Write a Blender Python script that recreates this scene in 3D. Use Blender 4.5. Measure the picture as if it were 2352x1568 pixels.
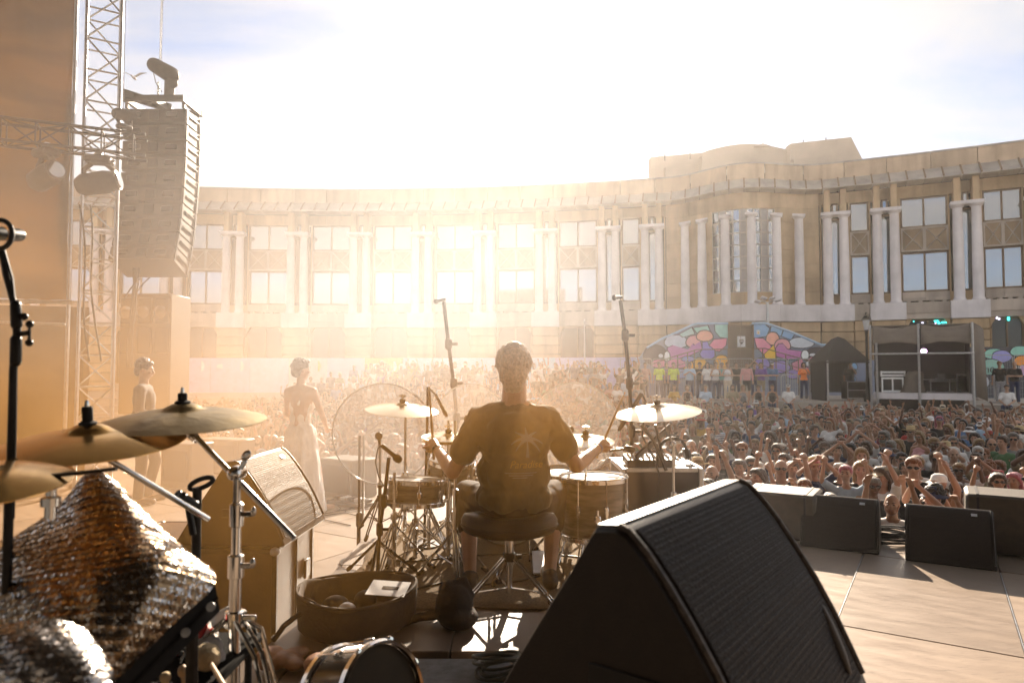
import bpy, bmesh, math, random
import numpy as np
from mathutils import Vector, Matrix, Euler, noise

R = math.radians
PI = math.pi
random.seed(7)
for _o in list(bpy.data.objects):
    bpy.data.objects.remove(_o)
SC = bpy.context.scene
COL = SC.collection

# ------------------------------------------------------------------ camera
CAM_Z = 1.65
FPX = 1568.0                       # focal length for a picture 2352 wide
PITCH = math.atan(66 / FPX)
cam_data = bpy.data.cameras.new('camera')
cam_data.lens = 24.0
cam_data.sensor_width = 36.0
cam_data.clip_start = 0.05
cam_data.clip_end = 600
cam_data.dof.use_dof = True
cam_data.dof.focus_distance = 6.0
cam_data.dof.aperture_fstop = 3.2
cam = bpy.data.objects.new('camera', cam_data)
cam.location = (0, 0, CAM_Z)
cam.rotation_euler = (R(90) + PITCH, 0, 0)
COL.objects.link(cam)
SC.camera = cam

# ------------------------------------------------------------------ light
SUN_EL, SUN_AZ = R(23.5), R(7.0)   # azimuth from straight ahead towards the right
SUN_DIR = Vector((math.sin(SUN_AZ) * math.cos(SUN_EL), math.cos(SUN_AZ) * math.cos(SUN_EL), math.sin(SUN_EL)))
sl = bpy.data.lights.new('sun', 'SUN')
sl.energy = 5.0
sl.angle = R(0.5)
sl.color = (1.0, 0.84, 0.66)
sun = bpy.data.objects.new('sun', sl)
sun.rotation_euler = SUN_DIR.to_track_quat('Z', 'Y').to_euler()
COL.objects.link(sun)

world = bpy.data.worlds.new('World')
SC.world = world
world.use_nodes = True
wn = world.node_tree
wn.nodes.clear()
def wnode(t, **kw):
    n = wn.nodes.new(t)
    for k, v in kw.items():
        setattr(n, k, v)
    return n
def wmath(op, a, b=None, c=None):
    n = wnode('ShaderNodeMath', operation=op)
    for i, v in enumerate((a, b, c)):
        if v is None: continue
        if isinstance(v, (int, float)): n.inputs[i].default_value = v
        else: wn.links.new(v, n.inputs[i])
    return n.outputs[0]
sky = wnode('ShaderNodeTexSky', sky_type='NISHITA')
sky.sun_disc = False
sky.sun_elevation = SUN_EL
sky.sun_rotation = SUN_AZ
sky.air_density = 0.55
sky.dust_density = 0.15
sky.ozone_density = 0.3
tc = wnode('ShaderNodeTexCoord')
sep = wnode('ShaderNodeSeparateXYZ')
wn.links.new(tc.outputs['Generated'], sep.inputs[0])
zz = wmath('MAXIMUM', sep.outputs['Z'], 0.05)
zz = wmath('ADD', zz, 0.10)
comb = wnode('ShaderNodeCombineXYZ')
wn.links.new(wmath('DIVIDE', sep.outputs['X'], zz), comb.inputs[0])
wn.links.new(wmath('DIVIDE', sep.outputs['Y'], zz), comb.inputs[1])
mp = wnode('ShaderNodeMapping')
mp.inputs['Location'].default_value = (3.1, 1.2, 0)
mp.inputs['Rotation'].default_value = (0, 0, R(25))
mp.inputs['Scale'].default_value = (0.55, 0.9, 1)
wn.links.new(comb.outputs[0], mp.inputs[0])
nz = wnode('ShaderNodeTexNoise')
nz.inputs['Scale'].default_value = 1.0
nz.inputs['Detail'].default_value = 7.0
nz.inputs['Roughness'].default_value = 0.56
nz.inputs['Distortion'].default_value = 0.5
wn.links.new(mp.outputs[0], nz.inputs['Vector'])
cr = wnode('ShaderNodeMapRange')
cr.interpolation_type = 'SMOOTHSTEP'
cr.inputs['From Min'].default_value = 0.28
cr.inputs['From Max'].default_value = 0.60
cr.inputs['To Max'].default_value = 0.9
wn.links.new(nz.outputs['Fac'], cr.inputs['Value'])
# thin cloud spreads the sun's light over a wide glow round its direction
sd = wnode('ShaderNodeVectorMath', operation='DOT_PRODUCT')
wn.links.new(tc.outputs['Generated'], sd.inputs[0])
sd.inputs[1].default_value = SUN_DIR
dd = wmath('MAXIMUM', sd.outputs['Value'], 0.0)
glow = wmath('ADD', wmath('MULTIPLY', wmath('POWER', dd, 60.0), 9.0), wmath('MULTIPLY', wmath('POWER', dd, 7.0), 2.2))
cl_b = wmath('ADD', wmath('MULTIPLY', glow, 0.26), 4.3)
clc = wnode('ShaderNodeVectorMath', operation='SCALE')
clc.inputs[0].default_value = (1.0, 0.965, 0.92)
wn.links.new(cl_b, clc.inputs['Scale'])
mx = wnode('ShaderNodeMix', data_type='RGBA')
wn.links.new(cr.outputs[0], mx.inputs['Factor'])
wn.links.new(sky.outputs[0], mx.inputs['A'])
wn.links.new(clc.outputs[0], mx.inputs['B'])
gl = wnode('ShaderNodeVectorMath', operation='SCALE')
gl.inputs[0].default_value = (1.0, 0.93, 0.82)
wn.links.new(wmath('MULTIPLY', glow, 0.12), gl.inputs['Scale'])
ad = wnode('ShaderNodeVectorMath', operation='ADD')
wn.links.new(mx.outputs['Result'], ad.inputs[0])
wn.links.new(gl.outputs[0], ad.inputs[1])
bg = wnode('ShaderNodeBackground')
bg.inputs['Strength'].default_value = 0.052
wn.links.new(ad.outputs[0], bg.inputs['Color'])
wo = wnode('ShaderNodeOutputWorld')
wn.links.new(bg.outputs[0], wo.inputs['Surface'])

vs = SC.view_settings
vs.view_transform = 'Standard'
vs.look = 'None'
vs.exposure = 1.88
vs.gamma = 1.0
vs.use_curve_mapping = False
SC.render.engine = 'CYCLES'
cy = SC.cycles
cy.use_denoising = True
try:
    cy.denoiser = 'OPENIMAGEDENOISE'
except Exception:
    pass
cy.max_bounces = 6
cy.diffuse_bounces = 3
cy.glossy_bounces = 3
cy.transmission_bounces = 4
cy.transparent_max_bounces = 12
cy.volume_bounces = 0
cy.volume_step_rate = 2.0
cy.volume_max_steps = 128
cy.sample_clamp_indirect = 6.0
cy.sample_clamp_direct = 0.0
cy.caustics_reflective = False
cy.caustics_refractive = False

# ------------------------------------------------------------------ helpers
SP, CP = math.sin(PITCH), math.cos(PITCH)
def at(x, y, d):
    """world point on the sight line through (x, y) of a 2352 wide picture, at world depth d"""
    u = (x - 1176) / FPX
    v = (784 - y) / FPX
    t = d / (CP - SP * v)
    return Vector((t * u, d, CAM_Z + t * (SP + CP * v)))
def on(x, y, z):
    """world point where that sight line meets height z"""
    u = (x - 1176) / FPX
    v = (784 - y) / FPX
    t = (z - CAM_Z) / (SP + CP * v)
    return Vector((t * u, t * (CP - SP * v), z))
def V(*a):
    return Vector(a)

class MB:
    """collects simple shapes into one mesh"""
    def __init__(s):
        s.v = []; s.f = []; s.m = []; s.cm = 0
    def add(s, verts, faces, M=None):
        n = len(s.v)
        if M is not None:
            verts = [M @ Vector(p) for p in verts]
        s.v += [tuple(p) for p in verts]
        s.f += [tuple(i + n for i in f) for f in faces]
        s.m += [s.cm] * len(faces)
        return s
    def box(s, c, size, rot=None, b=0.0):
        hx, hy, hz = size[0] / 2, size[1] / 2, size[2] / 2
        M = Matrix.Translation(Vector(c))
        if rot is not None:
            M = M @ (Euler(rot).to_matrix().to_4x4() if not isinstance(rot, Matrix) else rot.to_4x4())
        if b <= 0:
            vs_ = [(x * hx, y * hy, z * hz) for x in (-1, 1) for y in (-1, 1) for z in (-1, 1)]
            fs = [(0, 1, 3, 2), (4, 6, 7, 5), (0, 4, 5, 1), (2, 3, 7, 6), (0, 2, 6, 4), (1, 5, 7, 3)]
            return s.add(vs_, fs, M)
        b = min(b, hx * .98, hy * .98, hz * .98)
        h = (hx, hy, hz)
        idx = {}; vs_ = []
        for sx in (-1, 1):
            for sy in (-1, 1):
                for sz in (-1, 1):
                    sg = (sx, sy, sz)
                    for a in range(3):
                        p = [sg[k] * (h[k] if k == a else h[k] - b) for k in range(3)]
                        idx[(sg, a)] = len(vs_); vs_.append(p)
        fs = []
        def put(f):
            c_ = sum((Vector(vs_[i]) for i in f), Vector()) / len(f)
            n_ = (Vector(vs_[f[1]]) - Vector(vs_[f[0]])).cross(Vector(vs_[f[2]]) - Vector(vs_[f[1]]))
            fs.append(tuple(f) if n_.dot(c_) > 0 else tuple(reversed(f)))
        for a in range(3):
            o1, o2 = [k for k in range(3) if k != a]
            for sg in (-1, 1):
                q = []
                for (i, j) in ((-1, -1), (1, -1), (1, 1), (-1, 1)):
                    t = [0, 0, 0]; t[a] = sg; t[o1] = i; t[o2] = j
                    q.append(idx[(tuple(t), a)])
                put(q)
        for a in range(3):
            for b2 in range(a + 1, 3):
                c2 = 3 - a - b2
                for sa in (-1, 1):
                    for sb in (-1, 1):
                        t1 = [0, 0, 0]; t1[a] = sa; t1[b2] = sb; t1[c2] = -1
                        t2 = list(t1); t2[c2] = 1
                        put([idx[(tuple(t1), a)], idx[(tuple(t2), a)], idx[(tuple(t2), b2)], idx[(tuple(t1), b2)]])
        for sx in (-1, 1):
            for sy in (-1, 1):
                for sz in (-1, 1):
                    put([idx[((sx, sy, sz), a)] for a in range(3)])
        return s.add(vs_, fs, M)
    def tube(s, pts, r, seg=8, cap=True, closed=False):
        pts = [Vector(p) for p in pts]
        n = len(pts)
        rs = r if isinstance(r, (list, tuple)) else [r] * n
        vs_ = []; fs = []
        t0 = (pts[1] - pts[0]).normalized()
        up = Vector((0, 0, 1)) if abs(t0.z) < .9 else Vector((1, 0, 0))
        a = t0.cross(up).normalized()
        for i in range(n):
            if closed:
                t = (pts[(i + 1) % n] - pts[i - 1])
            elif i == 0: t = pts[1] - pts[0]
            elif i == n - 1: t = pts[-1] - pts[-2]
            else: t = (pts[i + 1] - pts[i]).normalized() + (pts[i] - pts[i - 1]).normalized()
            if t.length < 1e-9: t = t0
            t.normalize()
            a = (a - t * a.dot(t))
            if a.length < 1e-6: a = t.orthogonal()
            a.normalize()
            b = t.cross(a)
            for k in range(seg):
                an = 2 * PI * k / seg
                vs_.append(pts[i] + (a * math.cos(an) + b * math.sin(an)) * rs[i])
        m = n if closed else n - 1
        for i in range(m):
            j = (i + 1) % n
            for k in range(seg):
                k2 = (k + 1) % seg
                fs.append((i * seg + k, i * seg + k2, j * seg + k2, j * seg + k))
        if cap and not closed:
            fs.append(tuple(range(seg - 1, -1, -1)))
            fs.append(tuple((n - 1) * seg + k for k in range(seg)))
        return s.add(vs_, fs)
    def lathe(s, prof, seg=24, M=None, closed=False):
        """prof: list of (radius, height) turned about local z"""
        vs_ = []; fs = []; rows = []
        for (r, h) in prof:
            if r < 1e-6:
                rows.append([len(vs_)]); vs_.append((0, 0, h))
            else:
                rows.append(list(range(len(vs_), len(vs_) + seg)))
                vs_ += [(r * math.cos(2 * PI * k / seg), r * math.sin(2 * PI * k / seg), h) for k in range(seg)]
        pr = list(zip(rows, rows[1:]))
        if closed: pr.append((rows[-1], rows[0]))
        for A, B in pr:
            for k in range(seg):
                k2 = (k + 1) % seg
                if len(A) == 1 and len(B) == 1: continue
                if len(A) == 1: fs.append((A[0], B[k2], B[k]))
                elif len(B) == 1: fs.append((A[k], A[k2], B[0]))
                else: fs.append((A[k], A[k2], B[k2], B[k]))
        return s.add(vs_, fs, M)
    def prism(s, poly, depth, M=None):
        """poly in local x,z; extruded along local y from 0 to depth"""
        n = len(poly)
        vs_ = [(p[0], 0, p[1]) for p in poly] + [(p[0], depth, p[1]) for p in poly]
        fs = [tuple(range(n)), tuple(range(2 * n - 1, n - 1, -1))]
        for i in range(n):
            j = (i + 1) % n
            fs.append((i, i + n, j + n, j))
        return s.add(vs_, fs, M)
    def ell(s, c, rad, rot=None, seg=14, rings=9):
        M = Matrix.Translation(Vector(c))
        if rot is not None: M = M @ Euler(rot).to_matrix().to_4x4()
        prof = []
        for i in range(rings + 1):
            a = -PI / 2 + PI * i / rings
            prof.append((max(0, math.cos(a)) if 0 < i < rings else 0, math.sin(a)))
        M = M @ Matrix.Diagonal((rad[0], rad[1], rad[2], 1))
        return s.lathe(prof, seg, M)
    def cap(s, p0, p1, r0, r1, seg=12):
        """tapered capsule"""
        p0, p1 = Vector(p0), Vector(p1)
        d = p1 - p0; L = d.length
        q = d.to_track_quat('Z', 'Y').to_matrix().to_4x4()
        prof = []
        for i in range(4):
            a = -PI / 2 + (PI / 2) * i / 4
            prof.append((r0 * math.cos(a) if i else 0, r0 * math.sin(a)))
        prof += [(r0, 0), (r1, L)]
        for i in range(1, 5):
            a = (PI / 2) * i / 4
            prof.append((r1 * math.cos(a) if i < 4 else 0, L + r1 * math.sin(a)))
        return s.lathe(prof, seg, Matrix.Translation(p0) @ q)
    def mesh(s, name, fix=True, smooth=38):
        me = bpy.data.meshes.new(name)
        me.from_pydata(s.v, [], s.f)
        if any(s.m):
            me.polygons.foreach_set('material_index', s.m)
        if fix:
            bm = bmesh.new(); bm.from_mesh(me)
            bmesh.ops.recalc_face_normals(bm, faces=bm.faces)
            bm.to_mesh(me); bm.free()
        if smooth:
            me.polygons.foreach_set('use_smooth', [True] * len(me.polygons))
            me.set_sharp_from_angle(angle=R(smooth))
        me.update()
        return me
    def build(s, name, mats, parent=None, label=None, fix=True, smooth=38, kind=None):
        me = s.mesh(name, fix, smooth)
        for m in (mats if isinstance(mats, (list, tuple)) else [mats]):
            me.materials.append(m)
        return put(name, me, parent, label, kind)

def put(name, me, parent=None, label=None, kind=None, loc=None, rot=None):
    o = bpy.data.objects.new(name, me)
    COL.objects.link(o)
    if parent is not None:
        o.parent = parent
    if label: o['label'] = label
    if kind: o['kind'] = kind
    if loc is not None: o.location = loc
    if rot is not None: o.rotation_euler = rot
    return o
def thing(name, label, cat, loc=(0, 0, 0), rz=0.0, group=None):
    o = bpy.data.objects.new(name, None)
    o.empty_display_size = 0.1
    COL.objects.link(o)
    o.location = loc
    o.rotation_euler = (0, 0, rz)
    return tag(o, label, cat, group)
def tag(o, label, cat, group=None):
    o['label'] = label; o['category'] = cat
    if group: o['group'] = group
    return o
def copy_tree(o, parent=None):
    c = o.copy(); COL.objects.link(c)
    if parent is not None: c.parent = parent
    for ch in o.children:
        copy_tree(ch, c)
    return c

# ------------------------------------------------------------------ materials
def mat(name, col, rough=0.6, metal=0.0, var=0.18, scale=6.0, bump=0.0, bscale=60.0, spec=0.5, coat=0.0,
        stretch=(1, 1, 1), alpha=1.0, trans=0.0, emit=None, estr=0.0, rvar=0.1, sheen=0.0, detail=5.0, ior=1.45, col2=None):
    m = bpy.data.materials.new(name)
    m.use_nodes = True
    nt = m.node_tree
    b = nt.nodes['Principled BSDF']
    b.inputs['Roughness'].default_value = rough
    b.inputs['Metallic'].default_value = metal
    b.inputs['Specular IOR Level'].default_value = spec
    b.inputs['Coat Weight'].default_value = coat
    b.inputs['IOR'].default_value = ior
    if sheen: b.inputs['Sheen Weight'].default_value = sheen
    if alpha < 1: b.inputs['Alpha'].default_value = alpha
    if trans: b.inputs['Transmission Weight'].default_value = trans
    if emit:
        b.inputs['Emission Color'].default_value = (*emit, 1)
        b.inputs['Emission Strength'].default_value = estr
    t = nt.nodes.new('ShaderNodeTexCoord')
    mpn = nt.nodes.new('ShaderNodeMapping')
    mpn.inputs['Scale'].default_value = stretch
    nt.links.new(t.outputs['Object'], mpn.inputs[0])
    n = nt.nodes.new('ShaderNodeTexNoise')
    n.inputs['Scale'].default_value = scale
    n.inputs['Detail'].default_value = detail
    n.inputs['Roughness'].default_value = 0.6
    nt.links.new(mpn.outputs[0], n.inputs['Vector'])
    mixn = nt.nodes.new('ShaderNodeMix'); mixn.data_type = 'RGBA'
    mr = nt.nodes.new('ShaderNodeMapRange')
    mr.inputs['From Min'].default_value = 0.3; mr.inputs['From Max'].default_value = 0.7
    nt.links.new(n.outputs['Fac'], mr.inputs['Value'])
    nt.links.new(mr.outputs[0], mixn.inputs['Factor'])
    c2 = col2 or tuple(min(1, c * (1 + var)) for c in col)
    mixn.inputs['A'].default_value = (*[c * (1 - var) for c in col], 1)
    mixn.inputs['B'].default_value = (*c2, 1)
    nt.links.new(mixn.outputs['Result'], b.inputs['Base Color'])
    if rvar:
        r2 = nt.nodes.new('ShaderNodeMapRange')
        r2.inputs['To Min'].default_value = max(0.02, rough - rvar); r2.inputs['To Max'].default_value = min(1, rough + rvar)
        nt.links.new(n.outputs['Fac'], r2.inputs['Value'])
        nt.links.new(r2.outputs[0], b.inputs['Roughness'])
    if bump:
        n2 = nt.nodes.new('ShaderNodeTexNoise')
        n2.inputs['Scale'].default_value = bscale; n2.inputs['Detail'].default_value = 4
        nt.links.new(mpn.outputs[0], n2.inputs['Vector'])
        bp = nt.nodes.new('ShaderNodeBump')
        bp.inputs['Strength'].default_value = bump; bp.inputs['Distance'].default_value = 0.01
        nt.links.new(n2.outputs['Fac'], bp.inputs['Height'])
        nt.links.new(bp.outputs[0], b.inputs['Normal'])
    return m

M_stone = mat('sandstone', (0.52, 0.37, 0.22), 0.85, var=0.16, scale=0.7, bump=0.25, bscale=14)
M_pale = mat('pale_stone', (0.70, 0.66, 0.67), 0.8, var=0.12, scale=0.9, bump=0.2, bscale=18)
M_band = mat('stone_band', (0.47, 0.40, 0.34), 0.82, var=0.14, scale=0.6, bump=0.2, bscale=16)
M_parapet = mat('parapet_stone', (0.46, 0.34, 0.24), 0.85, var=0.2, scale=0.5, bump=0.2, bscale=12)
M_lead = mat('lead_sheet', (0.34, 0.31, 0.29), 0.5, metal=0.2, var=0.15, scale=1.2)
M_frame = mat('bronze_frame', (0.16, 0.10, 0.055), 0.5, metal=0.3, var=0.1)
M_spandrel = mat('spandrel_panel', (0.30, 0.21, 0.13), 0.6, var=0.12, scale=1.5)
M_paneM = mat('window_glass', (0.10, 0.12, 0.14), 0.04, metal=0.0, var=0.1, spec=1.0, rvar=0, ior=2.3)
M_paneG = mat('shop_glass', (0.05, 0.045, 0.04), 0.06, var=0.1, spec=.5, rvar=0, ior=1.4)
M_dark = mat('dark_void', (0.02, 0.016, 0.012), 0.8)
M_black = mat('black_paint', (0.012, 0.010, 0.009), 0.55, var=0.3, scale=20, bump=0.15, bscale=220)
M_blackm = mat('black_metal', (0.02, 0.018, 0.016), 0.38, metal=0.6, var=0.3, scale=30)
M_steel = mat('galvanised_steel', (0.50, 0.50, 0.50), 0.38, metal=0.9, var=0.15, scale=12)
M_alu = mat('truss_aluminium', (0.60, 0.60, 0.61), 0.36, metal=0.95, var=0.12, scale=14)
M_chrome = mat('chrome', (0.75, 0.74, 0.72), 0.12, metal=1.0, var=0.05, scale=20, rvar=0.05)
M_rubber = mat('rubber', (0.015, 0.014, 0.013), 0.8, var=0.2)
def piece_vary(m, lo=.86, hi=1.10, streak=.35):
    """each stone its own shade, with weather streaks running down"""
    nt = m.node_tree; b = nt.nodes['Principled BSDF']; src = b.inputs['Base Color'].links[0].from_socket
    oi = nt.nodes.new('ShaderNodeObjectInfo'); mr = nt.nodes.new('ShaderNodeMapRange')
    mr.inputs['To Min'].default_value = lo; mr.inputs['To Max'].default_value = hi
    nt.links.new(oi.outputs['Random'], mr.inputs['Value'])
    g_ = nt.nodes.new('ShaderNodeNewGeometry'); mp_ = nt.nodes.new('ShaderNodeMapping'); mp_.inputs['Scale'].default_value = (1.6, 1.6, .22)
    nt.links.new(g_.outputs['Position'], mp_.inputs[0])
    n_ = nt.nodes.new('ShaderNodeTexNoise'); n_.inputs['Scale'].default_value = 1.0; n_.inputs['Detail'].default_value = 6; nt.links.new(mp_.outputs[0], n_.inputs['Vector'])
    m2 = nt.nodes.new('ShaderNodeMapRange'); m2.inputs['From Min'].default_value = .45; m2.inputs['From Max'].default_value = .75; m2.inputs['To Min'].default_value = 1; m2.inputs['To Max'].default_value = 1 - streak
    nt.links.new(n_.outputs['Fac'], m2.inputs['Value'])
    mu = nt.nodes.new('ShaderNodeMath'); mu.operation = 'MULTIPLY'; nt.links.new(mr.outputs[0], mu.inputs[0]); nt.links.new(m2.outputs[0], mu.inputs[1])
    h = nt.nodes.new('ShaderNodeHueSaturation'); nt.links.new(src, h.inputs['Color']); nt.links.new(mu.outputs[0], h.inputs['Value']); nt.links.new(h.outputs[0], b.inputs['Base Color'])
for _m in (M_stone, M_band, M_parapet, M_lead, M_spandrel): piece_vary(_m)
piece_vary(M_pale, .92, 1.04, .22)
M_conc = mat('concrete', (0.40, 0.35, 0.30), 0.9, var=0.2, scale=0.8, bump=0.2, bscale=30)
# ------------------------------------------------------------------ ground and terrace
BC = Vector((-12.0, -36.45, 0)); BR = 84.8
GZ = -1.40                                   # forecourt where the crowd stands
TZ = 0.25                                    # terrace before the building
g = MB()
g.box((0, 20, GZ - 0.25), (190, 150, 0.5))
M_ground = mat('paving', (0.34, 0.26, 0.18), 0.85, var=0.25, scale=0.6, bump=0.2, bscale=20)
g.build('ground', M_ground, kind='structure')

def ring(r0, r1, z0, z1, a0, a1, n=48):
    m = MB(); vs_ = []; fs = []
    for i in range(n + 1):
        a = a0 + (a1 - a0) * i / n
        for (r, z) in ((r0, z0), (r1, z0), (r1, z1), (r0, z1)):
            vs_.append((BC.x + r * math.sin(a), BC.y + r * math.cos(a), z))
    for i in range(n):
        for k in range(4):
            k2 = (k + 1) % 4
            fs.append((4 * i + k, 4 * i + k2, 4 * i + 4 + k2, 4 * i + 4 + k))
    fs.append((0, 1, 2, 3)); fs.append((4 * n + 3, 4 * n + 2, 4 * n + 1, 4 * n))
    m.add(vs_, fs)
    return m
STEP_R = [67.6, 68.5, 69.4, 70.3, 71.2]
st = thing('terrace_steps', 'concrete amphitheatre steps curving below the crescent building', 'steps')
for i, r in enumerate(STEP_R):
    z1 = GZ + (TZ - GZ) * (i + 1) / 5
    o = ring(r, 86.5 if i == 4 else STEP_R[i + 1], GZ, z1, R(-26), R(36)).build('step', M_conc, st)
st['kind'] = 'structure'

def phi_of(px, r=BR):
    """bearing round the crescent's centre of the sight line through px"""
    u = (px - 1176) / FPX
    a = u * u + 1; b = 2 * (-u * BC.x - BC.y); c = BC.x ** 2 + BC.y ** 2 - r * r
    d = (-b + math.sqrt(b * b - 4 * a * c)) / (2 * a)
    return math.atan2(u * d - BC.x, d - BC.y)
P_L, P_R = phi_of(1536), phi_of(1892)
P_M = (P_L + P_R) / 2
def bow(p):
    t = (p - P_M) / ((P_R - P_L) / 2)
    if abs(t) >= 1: return 0.0
    return -1.9 * math.cos(t * PI / 2) ** 2
def FP(p, y, z):
    r = BR + y + bow(p)
    return (BC.x + r * math.sin(p), BC.y + r * math.cos(p), z)
def sweep(m, prof, pa, pb, n=2, gap=0.0):
    """profile of (y, z) points swept along the facade from bearing pa to pb"""
    pa += gap / BR; pb -= gap / BR
    k = len(prof); vs_ = []; fs = []
    for i in range(n + 1):
        p = pa + (pb - pa) * i / n
        vs_ += [FP(p, y, z) for (y, z) in prof]
    for i in range(n):
        for j in range(k):
            j2 = (j + 1) % k
            fs.append((i * k + j, i * k + j2, (i + 1) * k + j2, (i + 1) * k + j))
    fs.append(tuple(range(k))); fs.append(tuple(n * k + j for j in range(k - 1, -1, -1)))
    return m.add(vs_, fs)
def rect(y0, y1, z0, z1):
    return [(y0, z0), (y1, z0), (y1, z1), (y0, z1)]

bld = thing('crescent_building', 'long curved sandstone building with paired columns and lead canopy behind the crowd', 'building', (0, 0, 0))
zC0, zC1, zP = 12.75, 13.55, 14.5
pairs_px = [393, 535, 683, 827, 970, 1113, 1255, 1400, 1500, 1924, 2040, 2228, 2405]
pairs = [phi_of(p) for p in pairs_px]
left_ext = [pairs[0] - 3.02 / 57.3 * k for k in (4, 3, 2, 1)]
right_ext = [pairs[-1] + 3.15 / 57.3 * k for k in (1,)]
allp = left_ext + pairs + right_ext
P0, P1 = allp[0] - 0.02, allp[-1] + 0.02
# core wall behind everything, in pieces
core = MB()
sweep(core, rect(0.95, 4.5, TZ, 14.2), P0, P1, 60)
core.build('wall', M_dark, bld)
# parapet stones
def pp(a, b, w):
    n = max(1, round((b - a) * BR / w)); return [(a + (b - a) * i / n, a + (b - a) * (i + 1) / n) for i in range(n)]
rnd = random.Random(3)
for (a, b) in pp(P0, P1, 2.3):
    m = MB(); dz = rnd.uniform(-.015, .015)
    sweep(m, [(-0.02 + dz, zC1 + .01), (0.6, zC1 + .01), (0.6, zP), (-0.02 + dz, zP)], a, b, 4, 0.025)
    m.build('parapet_stone', M_parapet, bld)
    m = MB(); sweep(m, [(-0.07, zP + .002), (0.66, zP + .002), (0.66, zP + .09), (-0.07, zP + .09)], a, b, 4, 0.004)
    m.build('coping_stone', M_lead, bld)
for (a, b) in pp(P0, P1, 0.92):
    m = MB()
    sweep(m, [(-1.0, zC0), (-1.0, zC0 + .07), (-0.03, zC1), (0.3, zC1), (0.3, zC0)], a, b, 2, 0.02)
    cpn = m.build('canopy_panel', M_lead, bld)
    m = MB(); sweep(m, [(-1.03, zC0 + .04), (-1.02, zC0 + .13), (-0.05, zC1 + .07), (-0.05, zC1 + .01)], a - .0005, a + .0005, 1); m.build('seam_rib', M_frame, cpn)
for (a, b) in pp(P0, P1, 3.0):
    m = MB(); sweep(m, rect(0.42, 0.9, 12.05, zC0), a, b, 3, 0.006)
    m.build('frieze_panel', M_stone, bld)

def wpanel(name, material, pa, pb, y0, y1, z0, z1, parent=bld):
    m = MB(); sweep(m, rect(y0, y1, z0, z1), pa, pb, 1)
    return m.build(name, material, parent)
def window(pa, pb, z0, z1, n, y=0.5, material=None, name='window'):
    """frame mesh with its panes as children"""
    m = MB(); fw = 0.09 / BR
    step = (pb - pa) / n
    sweep(m, rect(y - .06, y + .12, z0, z0 + .1), pa, pb, 1)
    sweep(m, rect(y - .06, y + .12, z1 - .1, z1), pa, pb, 1)
    for i in range(n + 1):
        c = pa + step * i
        lo = c if i == 0 else c - fw / 2
        hi = c + fw / 2 if i < n else c
        if i == 0: hi = c + fw
        if i == n: lo = c - fw
        sweep(m, rect(y - .055, y + .115, z0 + .1, z1 - .1), lo, hi, 1)
    w = m.build(name, M_frame, bld)
    for i in range(n):
        q = MB(); t = rnd.uniform(-.006, .006); t2 = rnd.uniform(-.004, .004)
        a_, b_ = pa + step * i + fw * .6, pa + step * (i + 1) - fw * .6
        q.add([FP(a_, y + .02 + t, z0 + .1), FP(b_, y + .02 - t, z0 + .1), FP(b_, y + .02 - t + t2, z1 - .1), FP(a_, y + .02 + t + t2, z1 - .1)], [(0, 1, 2, 3)])
        q.build('pane', material or M_paneM, w, fix=False, smooth=0)
    return w
HP = 0.46 / BR            # half spacing of a pair of columns
CR = 0.28                 # column radius
colm = MB()
colm.lathe([(0, 0), (CR + .05, 0), (CR + .05, .1), (CR + .02, .13), (CR, .16), (CR, 2.4), (CR - .035, 5.3), (CR - .03, 5.36), (CR + .05, 5.42), (CR + .06, 5.5), (0, 5.5)], 20)
col_me = colm.mesh('column'); col_me.materials.append(M_pale)
def column(p, y=-0.35, z=5.64):
    x, yy, _ = FP(p, y, 0)
    return put('column', col_me, bld, loc=(x, yy, z), rot=(0, 0, -p))
for p in allp:
    for s in (-1, 1):
        column(p + s * HP)
    m = MB(); sweep(m, rect(-0.74, 0.0, 11.142, 11.34), p - HP - .37 / BR, p + HP + .37 / BR, 2); m.build('capital_slab', M_pale, bld)
    for s in (-1, 1):
        m = MB(); sweep(m, rect(-0.5, 0.415, 11.342, 12.745), p + s * HP - .17 / BR, p + s * HP + .17 / BR, 1); m.build('stub_pier', M_stone, bld)
    window(p - HP + .29 / BR, p + HP - .29 / BR, 11.36, 12.04, 1, 0.3)
    window(p - HP + .02 / BR, p + HP - .02 / BR, 6.3, 11.13, 1, 0.52)
    m = MB(); sweep(m, rect(0.42, .9, 5.645, 6.29), p - HP - .3 / BR, p + HP + .3 / BR, 1); m.build('sill_panel', M_stone, bld)
    m = MB(); sweep(m, rect(-0.85, 0.3, 4.62, 5.632), p - HP - .48 / BR, p + HP + .48 / BR, 2); m.build('plinth_block', M_pale, bld)
    z = TZ
    for i in range(7):
        h = (4.61 - TZ) / 7
        d = rnd.uniform(-.012, .012)
        m = MB(); sweep(m, rect(-0.72 + d, 0.3, z + .024, z + h - .024), p - HP - .42 / BR, p + HP + .42 / BR, 2)
        m.build('stone_block', M_stone, bld); z += h
    for s in (-1, 1):                        # jamb walls beside each bay window
        m = MB(); e = p + s * (HP + .30 / BR); e2 = p + s * (HP + .385 / BR)
        sweep(m, rect(0.40, .93, 5.645, 12.045), min(e, e2), max(e, e2), 1); m.build('jamb', M_stone, bld)
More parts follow.
